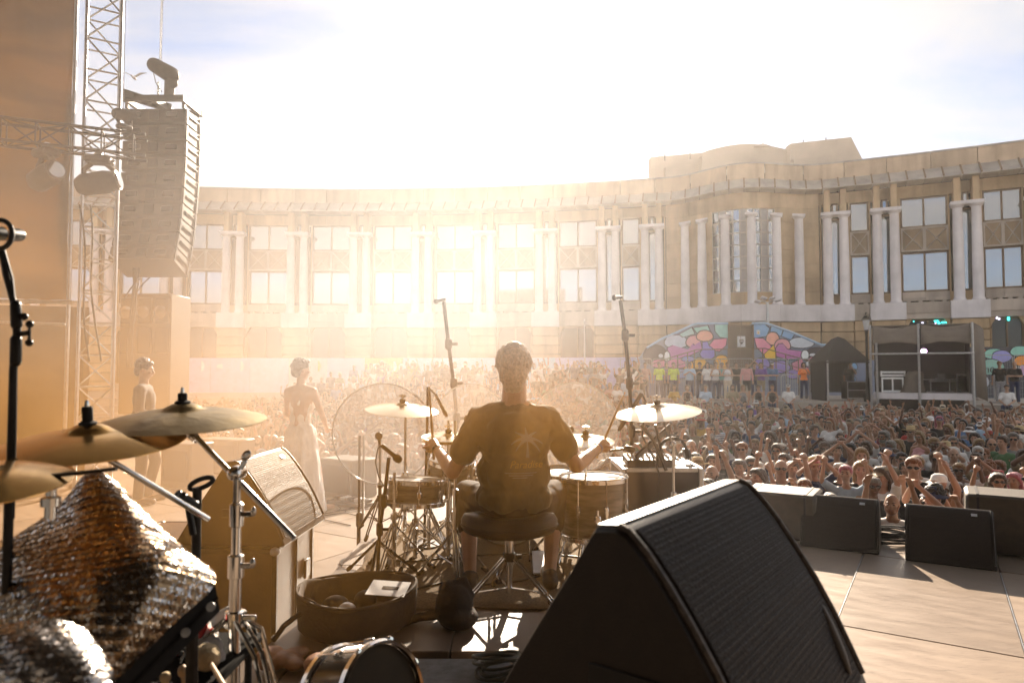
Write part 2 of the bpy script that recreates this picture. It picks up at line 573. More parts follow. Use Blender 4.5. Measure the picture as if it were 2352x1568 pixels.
def bay(a, b, n):
    a2, b2 = a + HP + .39 / BR, b - HP - .39 / BR
    window(a2, b2, 10.2, 12.03, n)
    window(a2, b2, 6.32, 8.72, n)
    stp = (b2 - a2) / n
    for i in range(n):
        c, d = a2 + stp * i, a2 + stp * (i + 1)
        s = wpanel('spandrel', M_spandrel, c + .03 / BR, d - .03 / BR, .36, .6, 8.76, 10.17)
        m = MB(); t = .05 / BR
        sweep(m, rect(.28, .355, 8.74, 8.83), c, d, 1); sweep(m, rect(.28, .355, 10.10, 10.19), c, d, 1)
        sweep(m, rect(.285, .355, 8.83, 10.10), c, c + .08 / BR, 1); sweep(m, rect(.285, .355, 8.83, 10.10), d - .08 / BR, d, 1)
        for (q0, q1) in ((8.84, 10.09), (10.09, 8.84)):
            A = Vector(FP(c + .08 / BR, .32, q0)); B = Vector(FP(d - .08 / BR, .32, q1))
            m.tube([A, B], .03, 4)
        m.build('brace', M_band, s)
        wpanel('sill_panel', M_band, c + .008 / BR, d - .008 / BR, .30, .6, 5.98, 6.31)
        wpanel('sill_panel', M_band, c + .008 / BR, d - .008 / BR, .24, .6, 5.78, 5.975)
    nb = 2 * n
    for i in range(nb):
        c = a2 + (b2 - a2) * (i + .5) / nb
        wpanel('vent_block', M_band, c - .1 / BR, c + .1 / BR, .1, .6, 5.635, 5.775)
    e0, e1 = a + HP + .49 / BR, b - HP - .49 / BR
    # stone band over the ground floor opening, then the opening with cut corners
    wpanel('band_stone', M_band, e0, e1, -0.55, .4, 5.0, 5.628)
    wpanel('band_stone', M_band, e0, e1, -0.50, .4, 4.66, 4.996)
    if n == 2:
        w0, w1 = e0 + .05 / BR, e1 - .05 / BR
        for (c, d, sg) in ((e0, w0, 1), (w1, e1, -1)):
            z = TZ; h = (4.65 - TZ) / 7
            for i in range(7):
                m = MB(); dd_ = rnd.uniform(-.012, .012)
                if i == 6:
                    q = w0 if sg > 0 else w1
                    k = .26 / BR * sg
                    pts = []
                    for y in (-.42, .35):
                        cc = (e0, q, q + k) if sg > 0 else (e1, q, q + k)
                        pts += [FP(cc[0], y, z + .01), FP(cc[1], y, z + .01 + h * .25), FP(cc[2], y, z + h), FP(cc[0], y, z + h)]
                    m.add(pts, [(0, 1, 2, 3), (4, 7, 6, 5), (0, 4, 5, 1), (1, 5, 6, 2), (2, 6, 7, 3), (3, 7, 4, 0)])
                else:
                    sweep(m, rect(-.42 + dd_, .35, z + .024, z + h - .024), c, d, 1)
                m.build('stone_block', M_stone, bld); z += h
        window(w0, w1, TZ + .5, 4.64, 2, -0.02, M_paneG, name='ground_window')
        wpanel('sill_stone', M_band, w0, w1, -.45, .3, TZ, TZ + .49)
    else:
        z = TZ; h = (4.65 - TZ) / 7
        for i in range(7):
            m = MB(); dd_ = rnd.uniform(-.012, .012)
            sweep(m, rect(-.42 + dd_, .35, z + .024, z + h - .024), e0, e1, 1); m.build('stone_block', M_stone, bld); z += h
for a, b in zip(allp, allp[1:]):
    w = (b - a) * BR
    if w > 8: continue
    bay(a, b, 2 if w > 3.4 else 1)
# ---- pavilion between the pairs at 1500 and 1924: bowed wall with single columns and a tall gridded window
pa, pb = phi_of(1500) + HP + .45 / BR, phi_of(1924) - HP - .45 / BR
win_ps = [phi_of(1640), phi_of(1784)]
for (c, d) in ((pa, win_ps[0]), (win_ps[1], pb)):
    z = 5.645
    while z < 12.7:
        h = min(.88, 12.74 - z)
        nb = max(1, round((d - c) * BR / 1.7))
        for i in range(nb):
            m = MB(); y = 0.12 + rnd.uniform(-.004, .004)
            sweep(m, rect(y, .9, z + .008, z + h - .008), c + (d - c) * i / nb, c + (d - c) * (i + 1) / nb, 3, .003)
            m.build('ashlar_block', M_stone, bld)
        z += h
for (c, d) in pp(win_ps[0], win_ps[1], 2.0):
    m = MB(); sweep(m, rect(.12, .9, 5.645, 6.5), c, d, 3, .004); m.build('ashlar_block', M_stone, bld)
    m = MB(); sweep(m, rect(.12, .9, 11.75, 12.745), c, d, 3, .004); m.build('ashlar_block', M_stone, bld)
M_mull = mat('mullion_paint', (0.55, 0.50, 0.45), 0.5, var=.08)
npn, nrow = 9, 7
tw = MB()
for i in range(npn + 1):
    c = win_ps[0] + (win_ps[1] - win_ps[0]) * i / npn
    sweep(tw, rect(.2, .3, 6.51, 11.74), c - .035 / BR, c + .035 / BR, 1)
for j in range(nrow + 1):
    z = 6.51 + (11.74 - 6.51) * j / nrow
    sweep(tw, rect(.21, .31, z - .03, z + .03), win_ps[0], win_ps[1], 10)
two = tw.build('window', M_mull, bld)
M_blind = mat('window_blind', (0.42, 0.40, 0.40), .8, var=.1)
for i in range(npn):
    for j in range(nrow):
        c = win_ps[0] + (win_ps[1] - win_ps[0]) * i / npn; d = win_ps[0] + (win_ps[1] - win_ps[0]) * (i + 1) / npn
        z = 6.51 + (11.74 - 6.51) * j / nrow; z2 = 6.51 + (11.74 - 6.51) * (j + 1) / nrow
        q = MB(); t = rnd.uniform(-.006, .006)
        q.add([FP(c, .27 + t, z), FP(d, .27 - t, z), FP(d, .27 - t, z2), FP(c, .27 + t, z2)], [(0, 1, 2, 3)])
        q.build('pane', M_blind if i % 3 == 1 else M_paneM, two, fix=False, smooth=0)
for px in (1576, 1615, 1669, 1730, 1788, 1840):
    p = phi_of(px)
    # columns on the bow: aim along the sight line again after the bow is added
    for _ in range(6):
        x, y, _z = FP(p, -0.55, 0)
        cur = 1176 + FPX * x / y
        p += (px - cur) / FPX * y / BR * .9
    column(p, -0.55)
    m = MB(); sweep(m, rect(-0.93, -0.17, 11.142, 11.26), p - .38 / BR, p + .38 / BR, 2); m.build('capital_slab', M_pale, bld)
for (c, d) in pp(phi_of(1500) + HP + .49 / BR, phi_of(1924) - HP - .49 / BR, 2.4):
    m = MB(); sweep(m, rect(-1.0, .3, 4.62, 5.632), c, d, 3, .005); m.build('band_stone', M_pale, bld)
    z = TZ; h = (4.61 - TZ) / 7
    for i in range(7):
        m = MB(); dd_ = rnd.uniform(-.012, .012)
        sweep(m, rect(-.75 + dd_, .3, z + .024, z + h - .024), c, d, 3, .02); m.build('stone_block', M_stone, bld); z += h
# ---- attic set back above the pavilion
M_attic = mat('attic_render', (0.44, 0.37, 0.31), .85, var=.15, scale=.4)
def at_h(px, y, dep):
    return at(px, y, dep)
def attic(name, pts_px, dep, thick):
    m = MB()
    f = [at(px, y, dep) for (px, y) in pts_px]
    poly = [(p.x, p.z) for p in f]
    m.prism(poly, thick, Matrix.Translation((0, dep, 0)))
    return m.build(name, M_attic, bld)
attic('attic_block', [(1494, 425), (1494, 361), (1620, 350), (1640, 425)], 47.6, .8)
arc = [(1612, 425), (1612, 356)] + [(1620 + 195 * i / 14, 351 - 19 * math.sin(PI * (.06 + .9 * i / 14)) - 3 * i / 14) for i in range(15)] + [(1822, 425)]
attic('attic_drum', arc, 46.6, .8)
attic('attic_gable', [(1733, 337), (1752, 329), (1776, 337)], 46.4, 1.2)
attic('attic_block', [(1815, 400), (1815, 330), (1955, 315), (1981, 366), (1981, 400)], 46.0, .8)
attic('attic_chimney', [(1822, 380), (1822, 366), (1898, 357), (1906, 370), (1906, 380)], 44.9, 1.0)
attic('attic_chimney', [(1530, 425), (1530, 383), (1590, 377), (1590, 425)], 46.8, .7)
ae = MB()
pA = at(1515, 358, 48.2); ae.tube([pA, pA + V(0, 0, 1.0)], .025, 5)
for k in range(9):
    ae.tube([pA + V(-.9 + k * .22, 0, .72 + k * .01), pA + V(-.9 + k * .22, .35, .72 + k * .01)], .014, 4)
ae.tube([pA + V(-1.0, .17, .7), pA + V(.95, .17, .82)], .018, 4)
ae.build('roof_aerial', M_blackm, bld)
for px, y in ((1527, 356), (1585, 352), (1845, 325), (1897, 320)):
    q = MB(); b_ = at(px, y, 46.1); q.tube([b_ - V(0, 0, .4), b_ + V(0, 0, .12)], .04, 5); q.build('roof_post', M_blackm, bld)
# ------------------------------------------------------------------ stage deck, turned 32 degrees to the view
SYAW = -R(31.9)
U2 = Vector((math.cos(SYAW), math.sin(SYAW), 0)); V2 = Vector((-math.sin(SYAW), math.cos(SYAW), 0))
def uv(u, v, z=0.0):
    p = U2 * u + V2 * v
    return Vector((p.x, p.y, z))
VF = 8.25                                    # front edge of the stage

def plywood():
    m = mat('stage_plywood', (0.29, 0.22, 0.165), 0.36, var=0.14, scale=2.6, stretch=(1, 4, 1), bump=0.0, rvar=0.14, spec=0.6)
    nt = m.node_tree; b = nt.nodes['Principled BSDF']
    t = [n for n in nt.nodes if n.type == 'TEX_COORD'][0]
    oi = nt.nodes.new('ShaderNodeObjectInfo')
    base = b.inputs['Base Color'].links[0].from_socket
    hs = nt.nodes.new('ShaderNodeHueSaturation')
    mr = nt.nodes.new('ShaderNodeMapRange'); mr.inputs['To Min'].default_value = .82; mr.inputs['To Max'].default_value = 1.15
    nt.links.new(oi.outputs['Random'], mr.inputs['Value']); nt.links.new(mr.outputs[0], hs.inputs['Value'])
    nt.links.new(base, hs.inputs['Color'])
    # scuffs: short dark strokes
    geo = nt.nodes.new('ShaderNodeNewGeometry')
    mp2 = nt.nodes.new('ShaderNodeMapping'); mp2.inputs['Rotation'].default_value = (0, 0, R(20)); mp2.inputs['Scale'].default_value = (9, 60, 1)
    nt.links.new(geo.outputs['Position'], mp2.inputs[0])
    n2 = nt.nodes.new('ShaderNodeTexNoise'); n2.inputs['Scale'].default_value = 1.0; n2.inputs['Detail'].default_value = 6
    nt.links.new(mp2.outputs[0], n2.inputs['Vector'])
    m2 = nt.nodes.new('ShaderNodeMapRange'); m2.inputs['From Min'].default_value = .57; m2.inputs['From Max'].default_value = .72; m2.inputs['To Max'].default_value = .38
    nt.links.new(n2.outputs['Fac'], m2.inputs['Value'])
    n3 = nt.nodes.new('ShaderNodeTexNoise'); n3.inputs['Scale'].default_value = 1.3; n3.inputs['Detail'].default_value = 5
    nt.links.new(geo.outputs['Position'], n3.inputs['Vector'])
    m3 = nt.nodes.new('ShaderNodeMapRange'); m3.inputs['From Min'].default_value = .58; m3.inputs['From Max'].default_value = .8; m3.inputs['To Max'].default_value = .28
    nt.links.new(n3.outputs['Fac'], m3.inputs['Value'])
    x1 = nt.nodes.new('ShaderNodeMix'); x1.data_type = 'RGBA'
    nt.links.new(m2.outputs[0], x1.inputs['Factor']); nt.links.new(hs.outputs[0], x1.inputs['A']); x1.inputs['B'].default_value = (.06, .045, .035, 1)
    x2 = nt.nodes.new('ShaderNodeMix'); x2.data_type = 'RGBA'
    nt.links.new(m3.outputs[0], x2.inputs['Factor']); nt.links.new(x1.outputs['Result'], x2.inputs['A']); x2.inputs['B'].default_value = (.24, .15, .07, 1)
    nt.links.new(x2.outputs['Result'], b.inputs['Base Color'])
    n4 = nt.nodes.new('ShaderNodeTexNoise'); n4.inputs['Scale'].default_value = 90; n4.inputs['Detail'].default_value = 3
    nt.links.new(geo.outputs['Position'], n4.inputs['Vector'])
    bp = nt.nodes.new('ShaderNodeBump'); bp.inputs['Strength'].default_value = .12; bp.inputs['Distance'].default_value = .004
    nt.links.new(n4.outputs['Fac'], bp.inputs['Height']); nt.links.new(bp.outputs[0], b.inputs['Normal'])
    return m
M_ply = plywood()
stage = thing('stage_floor', 'scuffed brown plywood stage deck laid in large panels', 'floor')
stage['kind'] = 'structure'
pm = MB(); pm.box((0, 0, -.02), (0.992, 1.992, .04), b=.004)
panel_me = pm.mesh('floor_panel', smooth=0); panel_me.materials.append(M_ply)
for i in range(-13, 9):
    for j in range(-4, 1):
        v1 = 4.95 + 2.0 * j + 1.0
        c = uv(-.6 + i + .5, v1, -.001 * ((i * 7 + j * 3) % 4))
        put('floor_panel', panel_me, stage, loc=c, rot=(0, 0, SYAW))
pm = MB(); pm.box((0, 0, -.02), (0.992, VF - 6.962, .04), b=.004)
front_me = pm.mesh('floor_panel', smooth=0); front_me.materials.append(M_ply)
for i in range(-13, 9):
    put('floor_panel', front_me, stage, loc=uv(-.6 + i + .5, (VF + 6.954) / 2, -.001 * (i % 3)), rot=(0, 0, SYAW))
fm = MB()
c = uv(-2.1, 2.15, -.34); fm.box(c, (22.2, 12.2, .55), rot=(0, 0, SYAW))
fm.build('deck_frame', M_black, stage)
# seam strips: aluminium joint showing on two seams
sm = MB()
for uu in (-.6, .4, 1.4):
    a = uv(uu, 3.2, .0015); b_ = uv(uu, 6.9, .0015)
    sm.box((a + b_) / 2, (.006, (b_ - a).length, .003), rot=(0, 0, SYAW))
sm.build('seam_strip', M_alu, stage)

M_carpet = mat('drum_carpet', (0.22, 0.17, 0.12), 0.95, var=.35, scale=90, bump=.5, bscale=400, spec=.1)
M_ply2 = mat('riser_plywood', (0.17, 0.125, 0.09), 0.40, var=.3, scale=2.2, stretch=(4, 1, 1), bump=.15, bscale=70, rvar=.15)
RZ = 0.40
riser = thing('drum_riser', 'low plywood drum riser under the kit with its dark edge towards the camera', 'riser', (0.1425, 4.45, 0))
riser['kind'] = 'structure'
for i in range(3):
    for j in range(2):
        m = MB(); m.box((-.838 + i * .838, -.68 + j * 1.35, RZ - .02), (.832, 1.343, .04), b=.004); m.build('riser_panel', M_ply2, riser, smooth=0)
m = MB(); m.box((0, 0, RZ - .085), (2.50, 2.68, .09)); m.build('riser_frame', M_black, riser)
for i in (-1, 0, 1):
    for j in (-1, 1):
        m = MB(); m.box((i * 1.2, j * 1.28, (RZ - .13) / 2), (.06, .06, RZ - .13)); m.build('leg', M_steel, riser)
cp = MB()
pts = []; nx, ny = 26, 16
for j in range(ny + 1):
    for i in range(nx + 1):
        x = -1.12 + 2.24 * i / nx; y = 3.62 + 2.05 * j / ny
        pts.append((0.15 + x + .02 * math.sin(j * 1.3) * (i in (0, nx)), y + .012 * math.sin(i * .9) * (j == 0), RZ + .008 + .004 * noise.noise((x * 3, y * 3, 1))))
fs = [(j * (nx + 1) + i, j * (nx + 1) + i + 1, (j + 1) * (nx + 1) + i + 1, (j + 1) * (nx + 1) + i) for j in range(ny) for i in range(nx)]
cp.add(pts, fs)
co = tag(cp.build('carpet', M_carpet, fix=False), 'brown speckled carpet spread under the drum kit', 'carpet')
so = co.modifiers.new('thick', 'SOLIDIFY'); so.thickness = .006; so.offset = 1
side = thing('side_riser', 'dark wooden riser deck in the foreground beside the drum riser', 'riser', (-.95, 1.55, 0))
side['kind'] = 'structure'
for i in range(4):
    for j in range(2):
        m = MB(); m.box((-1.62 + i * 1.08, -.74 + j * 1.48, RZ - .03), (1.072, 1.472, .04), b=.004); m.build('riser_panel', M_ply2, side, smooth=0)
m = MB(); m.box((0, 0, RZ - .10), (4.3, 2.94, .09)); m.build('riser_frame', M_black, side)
for i in (-1, 0, 1):
    for j in (-1, 1):
        m = MB(); m.box((i * 2.05, j * 1.38, (RZ - .145) / 2), (.06, .06, RZ - .145)); m.build('leg', M_steel, side)

# ------------------------------------------------------------------ unseen roof and walls added to block sky fill; side scrim seen at left
M_tarp = mat('stage_tarpaulin', (0.03, 0.028, 0.027), 0.7, var=.2, scale=1.5, bump=.15, bscale=8)
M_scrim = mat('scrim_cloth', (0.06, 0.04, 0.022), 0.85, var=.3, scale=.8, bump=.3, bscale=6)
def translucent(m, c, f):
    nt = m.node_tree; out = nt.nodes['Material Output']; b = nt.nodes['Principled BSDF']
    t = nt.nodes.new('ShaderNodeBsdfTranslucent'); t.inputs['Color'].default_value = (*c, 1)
    tcn = nt.nodes.new('ShaderNodeTexCoord'); mpp = nt.nodes.new('ShaderNodeMapping'); mpp.inputs['Rotation'].default_value = (0, R(12), 0); mpp.inputs['Scale'].default_value = (.5, .5, 1.5)  # light and dark streaks in the cloth colour stand in for fold shading
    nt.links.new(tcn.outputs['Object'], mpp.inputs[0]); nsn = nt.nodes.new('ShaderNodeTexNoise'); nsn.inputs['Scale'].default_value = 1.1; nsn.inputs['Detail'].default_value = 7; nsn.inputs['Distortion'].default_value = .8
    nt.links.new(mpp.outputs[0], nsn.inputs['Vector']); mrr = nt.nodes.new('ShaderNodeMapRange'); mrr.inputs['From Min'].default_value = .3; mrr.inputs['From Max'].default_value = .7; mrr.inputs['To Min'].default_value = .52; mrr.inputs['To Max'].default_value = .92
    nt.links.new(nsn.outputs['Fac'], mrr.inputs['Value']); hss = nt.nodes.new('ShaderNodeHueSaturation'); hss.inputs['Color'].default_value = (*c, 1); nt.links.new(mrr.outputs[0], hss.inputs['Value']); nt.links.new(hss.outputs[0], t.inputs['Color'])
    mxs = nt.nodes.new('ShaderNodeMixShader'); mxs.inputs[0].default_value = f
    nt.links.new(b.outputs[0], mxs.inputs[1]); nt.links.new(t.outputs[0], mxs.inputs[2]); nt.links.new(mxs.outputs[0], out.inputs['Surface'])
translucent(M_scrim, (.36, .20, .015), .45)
rf = MB()
cr_ = uv(-2.0, 1.4, 9.6)
rf.box(cr_, (21, 12.5, .2), rot=(0, 0, SYAW))
tag(rf.build('unseen_roof', M_tarp), 'unseen dark tarpaulin stage roof, added over the deck to block sky fill', 'roof')['kind'] = 'structure'
bw = MB(); bw.box(uv(-2.0, -4.7, 4.1), (21, .15, 11), rot=(0, 0, SYAW))
tag(bw.build('unseen_back_wall', M_tarp), 'unseen dark cloth back wall of the stage, added to block sky fill', 'wall')['kind'] = 'structure'
bw = MB(); bw.box(uv(8.4, 0.2, 4.1), (.15, 9.6, 11), rot=(0, 0, SYAW))
tag(bw.build('unseen_side_wall', M_tarp), 'unseen dark cloth side wall of the stage, added to block sky fill', 'wall')['kind'] = 'structure'

def cloth_sheet(name, A, B, z0, z1, amp, freq, material, label, cat, nx=60, nz=20, seed=1, thick=.01):
    A, B = Vector((*A, 0)), Vector((*B, 0)); d = B - A; n = Vector((-d.y, d.x, 0)).normalized()
    m = MB(); pts = []
    for j in range(nz + 1):
        for i in range(nx + 1):
            s = i / nx; t = j / nz
            w = amp * (noise.noise((s * freq, t * freq * .35 + seed, seed)) + .6 * noise.noise((s * freq * .3 + t * freq * .9, t * freq * 1.6, seed + 5)))
            p = A + d * s + n * w
            pts.append((p.x, p.y, z0 + (z1 - z0) * t))
    m.add(pts, [(j * (nx + 1) + i, j * (nx + 1) + i + 1, (j + 1) * (nx + 1) + i + 1, (j + 1) * (nx + 1) + i) for j in range(nz) for i in range(nx)])
    o = m.build(name, material, fix=False, smooth=80)
    so = o.modifiers.new('thick', 'SOLIDIFY'); so.thickness = thick
    return tag(o, label, cat)
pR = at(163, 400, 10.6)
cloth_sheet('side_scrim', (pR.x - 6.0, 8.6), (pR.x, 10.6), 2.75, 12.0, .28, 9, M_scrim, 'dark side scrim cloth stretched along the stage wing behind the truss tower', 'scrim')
cloth_sheet('wing_drape', (pR.x - 6.0, 9.0), (pR.x + .1, 11.0), -.2, 2.66, .16, 12, M_tarp, 'lower dark drape closing the stage wing below the scrim', 'drape', seed=4)
m = MB()
a = at(168, 300, 10.5); m.tube([(a.x, a.y, -1.2), (a.x, a.y, 11.5)], .028, 8)
tag(m.build('scaffold_pole', M_steel), 'pale upright scaffold pole along the scrim edge', 'pole')
m = MB(); b0 = at(-60, 690, 10.0); b1 = at(166, 694, 10.35); m.tube([b0, b1], .03, 8)
tag(m.build('scaffold_rail', M_steel), 'horizontal scaffold rail under the side scrim', 'rail')
m = MB(); b0 = at(-60, 738, 10.1); b1 = at(150, 745, 10.4); m.tube([b0, b1], .02, 8)
tag(m.build('scaffold_rail', M_steel), 'thinner lower scaffold rail before the wing drape', 'rail')

def truss(name, label, A, B, side, roll, step, material=None, chord_r=.024, br=.013):
    """square lattice truss from A to B; chords, frames and diagonals are parts"""
    material = material or M_alu
    A, B = Vector(A), Vector(B); d = B - A; L = d.length
    root = thing(name, label, 'truss', A)
    q = d.to_track_quat('Z', 'Y'); root.rotation_mode = 'QUATERNION'; root.rotation_quaternion = q
    h = side / 2
    cs = [Vector((x * math.cos(roll) - y * math.sin(roll), x * math.sin(roll) + y * math.cos(roll), 0)) for (x, y) in ((-h, -h), (h, -h), (h, h), (-h, h))]
    for c in cs:
        m = MB(); m.tube([c, c + V(0, 0, L)], chord_r, 10); m.build('chord', material, root)
    n = int(L / step)
    hb = MB(); hb.tube([cs[0], cs[1]], br, 6); 
    cache = {}
    def bar(p, q_, key):
        if key not in cache:
            mm = MB(); mm.tube([p, q_], br, 6); cache[key] = mm.mesh('brace'); cache[key].materials.append(material)
            cache[key + ('z',)] = min(p.z, q_.z)
            base = 0
            put('brace', cache[key], root); cache[key + ('o',)] = p.z
            return
        put('brace', cache[key], root, loc=(0, 0, p.z - cache[key + ('o',)]))
    for k in range(n + 1):
        z = k * step
        for i in range(4):
            bar(cs[i] + V(0, 0, z), cs[(i + 1) % 4] + V(0, 0, z), ('h', i))
    for k in range(n):
        z = k * step
        for i in range(4):
            if (k + i) % 2: bar(cs[i] + V(0, 0, z), cs[(i + 1) % 4] + V(0, 0, z + step), ('d', i))
            else: bar(cs[(i + 1) % 4] + V(0, 0, z), cs[i] + V(0, 0, z + step), ('e', i))
    return root
tb = at(228, 500, 10.0)
truss('truss_tower', 'tall aluminium lattice truss tower at the stage wing', (tb.x, 10.0, -1.35), (tb.x, 10.0, 9.4), .44, R(32), .46)
hA, hB = at(0, 302, 8.95), at(318, 338, 9.62)
hd = (hB - hA).normalized()
truss('truss_beam', 'horizontal lattice truss running out from the wing past the tower', hA - hd * 3.0, hB + hd * .1, .30, 0, .38, M_blackm, .022, .011)

# ---- line array
M_spk = mat('speaker_paint', (0.05, 0.036, 0.024), 0.6, var=.25, scale=14, bump=.2, bscale=160)
M_grille = mat('speaker_grille', (0.02, 0.015, 0.011), 0.7, metal=.0, spec=.25, var=.3, scale=40)
pa_top = at(376, 262, 12.1)
arr = thing('line_array', 'curved hanging line array of ten black speaker boxes beside the truss tower', 'speaker', (pa_top.x, pa_top.y, pa_top.z))
angs = [0, 1, 2, 3.5, 5, 7, 9.5, 12.5, 16, 20]
p = Vector((0, 0, 0))
for k, a in enumerate(angs):
    a_ = R(a)
    w, dpt, h = 1.08, .62, .285
    m = MB()
    prof = [(-.31, -h * .40), (.31, -h / 2), (.31, h / 2), (-.31, h * .40)]
    m.prism([(y, z) for (y, z) in prof], w, Matrix.Translation((w / 2, 0, 0)) @ Matrix.Rotation(R(90), 4, 'Z'))
    ctr = p + Vector((0, -math.sin(a_) * h / 2, -math.cos(a_) * h / 2))
    b_ = m.build('speaker_box', M_spk, arr)
    b_.location = ctr; b_.rotation_euler = (-a_, 0, 0)
    q = MB(); q.box((0, .316, 0), (w - .06, .012, h - .04)); q.build('grille', M_grille, b_)
    for sx in (-.32, .32):
        q = MB(); q.box((sx, -.335, 0), (.2, .05, .1), b=.015); q.build('handle', M_blackm, b_)
    q = MB(); q.box((0, -.322, 0), (.16, .02, .16)); q.build('connector_plate', M_blackm, b_)
    for sx in (-.545, .545):
        q = MB()
        for sy in (-.24, .26): q.box((sx, sy, 0), (.014, .05, h * .9)); 
        q.box((sx * 1.005, .02, .03), (.012, .36, .02))
        q.build('rigging_plate', M_blackm, b_)
    p = p + Vector((0, -math.sin(a_) * h * 1.02, -math.cos(a_) * h * 1.02))
m = MB()
for sx in (-.5, .5): m.box((sx, 0, .14), (.07, .75, .1))
for sy in (-.36, .36): m.box((0, sy, .14), (1.08, .07, .1))
m.box((0, 0, .14), (.09, .75, .12)); m.build('flying_frame', M_blackm, arr)
m = MB()
for sx in (-.5, .5):
    for sy in (-.28, .28): m.box((sx, sy, .05), (.05, .05, .12))
m.build('frame_pin', M_blackm, arr)
bar0 = at(281, 217, 11.6) - pa_top; bar1 = at(392, 252, 12.2) - pa_top
m = MB(); dv = (bar1 - bar0)
rotm = dv.to_track_quat('X', 'Z').to_matrix()
m.box(bar0 + dv * .5 + V(0, 0, .02), (dv.length, .07, .15), rot=rotm)
m.build('pickup_bar', M_blackm, arr)
hoist = thing('chain_hoist', 'motor chain hoist with round body hanging above the line array', 'hoist', at(392, 175, 12.2))
hz = hoist.location
m = MB(); a_, b_ = at(355, 150, 12.2) - hz, at(392, 172, 12.2) - hz
m.cap(a_, b_, .13, .15, 16); m.build('motor_body', M_spk, hoist)
m = MB(); m.cap(at(390, 172, 12.2) - hz, at(396, 190, 12.2) - hz, .12, .1, 14)
m.cap(at(392, 178, 12.25) - hz, at(388, 222, 12.25) - hz, .1, .085, 14); m.build('chain_bag', M_spk, hoist)
m = MB(); m.tube([at(392, 158, 12.2) - hz, at(399, 162, 12.2) - hz, at(408, 180, 12.2) - hz, at(402, 194, 12.2) - hz], .022, 6)
m.box(at(402, 168, 12.2) - hz, (.1, .1, .14), b=.02); m.tube([at(352, 165, 12.1) - hz, at(358, 190, 12.1) - hz, at(372, 212, 12.1) - hz], .008, 5); m.build('control_cable', M_rubber, hoist)
def chain(m, A, B, link=.046, r=.007):
    A, B = Vector(A), Vector(B); d = B - A; n = max(2, int(d.length / (link * .72)))
    q = d.to_track_quat('Z', 'Y').to_matrix().to_4x4()
    for k in range(n):
        c = A + d * ((k + .5) / n)
        ring_ = []
        for j in range(8):
            t = 2 * PI * j / 8
            lx, lz = .018 * math.cos(t), link * .5 * math.sin(t)
            ring_.append((lx, 0, lz) if k % 2 else (0, lx, lz))
        m.tube([Matrix.Translation(c) @ q @ Vector(p_) for p_ in ring_], r, 5, closed=True)
m = MB(); chain(m, at(368, 155, 12.2) - hz, at(374, -60, 12.2) - hz); m.build('chain', M_steel, hoist)
m = MB(); chain(m, at(364, 190, 12.2) - hz, at(363, 238, 12.2) - hz, .07, .011); m.build('hook_chain', M_steel, hoist)
# cable loom hanging below the array
m = MB()
top = at(322, 460, 11.75)
for k in range(5):
    pts = []
    for i in range(15):
        t = i / 14
        pts.append(top + V(.03 * math.sin(k * 2 + i * .9) + k * .012 + -.10 * t, -.1 * t, -.0 - 2.9 * t))
    m.tube(pts, .014, 5)
m.tube([at(322, 640, 11.4), at(300, 662, 11.3), at(284, 690, 11.2)], .012, 5)
m.tube([at(345, 636, 11.4), at(330, 650, 11.4), at(316, 668, 11.3)], .012, 5)
tag(m.build('cable_loom', M_rubber), 'bundle of black cables dropping from the hanging speaker array', 'cables')
m = MB()
for i in range(2):
    p0 = at(183 + 20 * i, 470, 9.55); p1 = at(205 + 22 * i, 830, 9.5)
    m.tube([p0 + (p1 - p0) * (k / 8) + V(.04 * math.sin(k * .8 + i), 0, 0) for k in range(9)], .013, 5)
tag(m.build('hanging_cable', M_rubber), 'two dark cables hanging down along the truss tower', 'cables')
m = MB(); m.tube([at(289, -40, 10.6), at(283, 260, 10.5)], .006, 4)
tag(m.build('safety_wire', M_steel), 'thin wire running up beside the truss tower', 'wire')

def moving_light(label, c, yawk, down=True):
    t = thing('moving_light', label, 'stage light', c, yawk, 'moving lights on the truss')
    s = -1 if down else 1
    m = MB(); m.box((0, 0, 0), (.34, .24, .11), b=.03); m.build('base', M_spk, t)
    m = MB(); 
    for sx in (-1, 1): m.tube([(sx * .09, 0, s * .05), (sx * .19, 0, s * .14), (sx * .19, 0, s * .34)], .035, 8)
    m.build('yoke', M_spk, t)
    m = MB(); m.lathe([(0, -.28), (.10, -.28), (.15, -.2), (.155, .1), (.13, .2), (.14, .26), (0, .27)], 18, Matrix.Translation((0, 0, s * .32)) @ Matrix.Rotation(R(78), 4, 'Y'))
    m.build('head', M_spk, t)
    m = MB(); m.lathe([(0, 0), (.11, 0), (.11, .012), (0, .02)], 16, Matrix.Translation((0, 0, s * .32)) @ Matrix.Rotation(R(78), 4, 'Y') @ Matrix.Translation((0, 0, .27)))
    m.build('lens', M_paneM, t)
    m = MB(); m.box((0, 0, -s * .08), (.08, .06, .12)); m.build('clamp', M_steel, t)
    return t
ml = moving_light('moving stage light hanging under the truss beam before the tower', at(228, 368, 9.4), R(10))
ml2 = moving_light('stage light standing upright on top of the truss beam', at(285, 292, 9.5), R(60), False); ml2.scale = (.55,) * 3
ml3 = moving_light('moving stage light hanging at the far left end of the truss beam', at(106, 352, 9.15), R(-30))
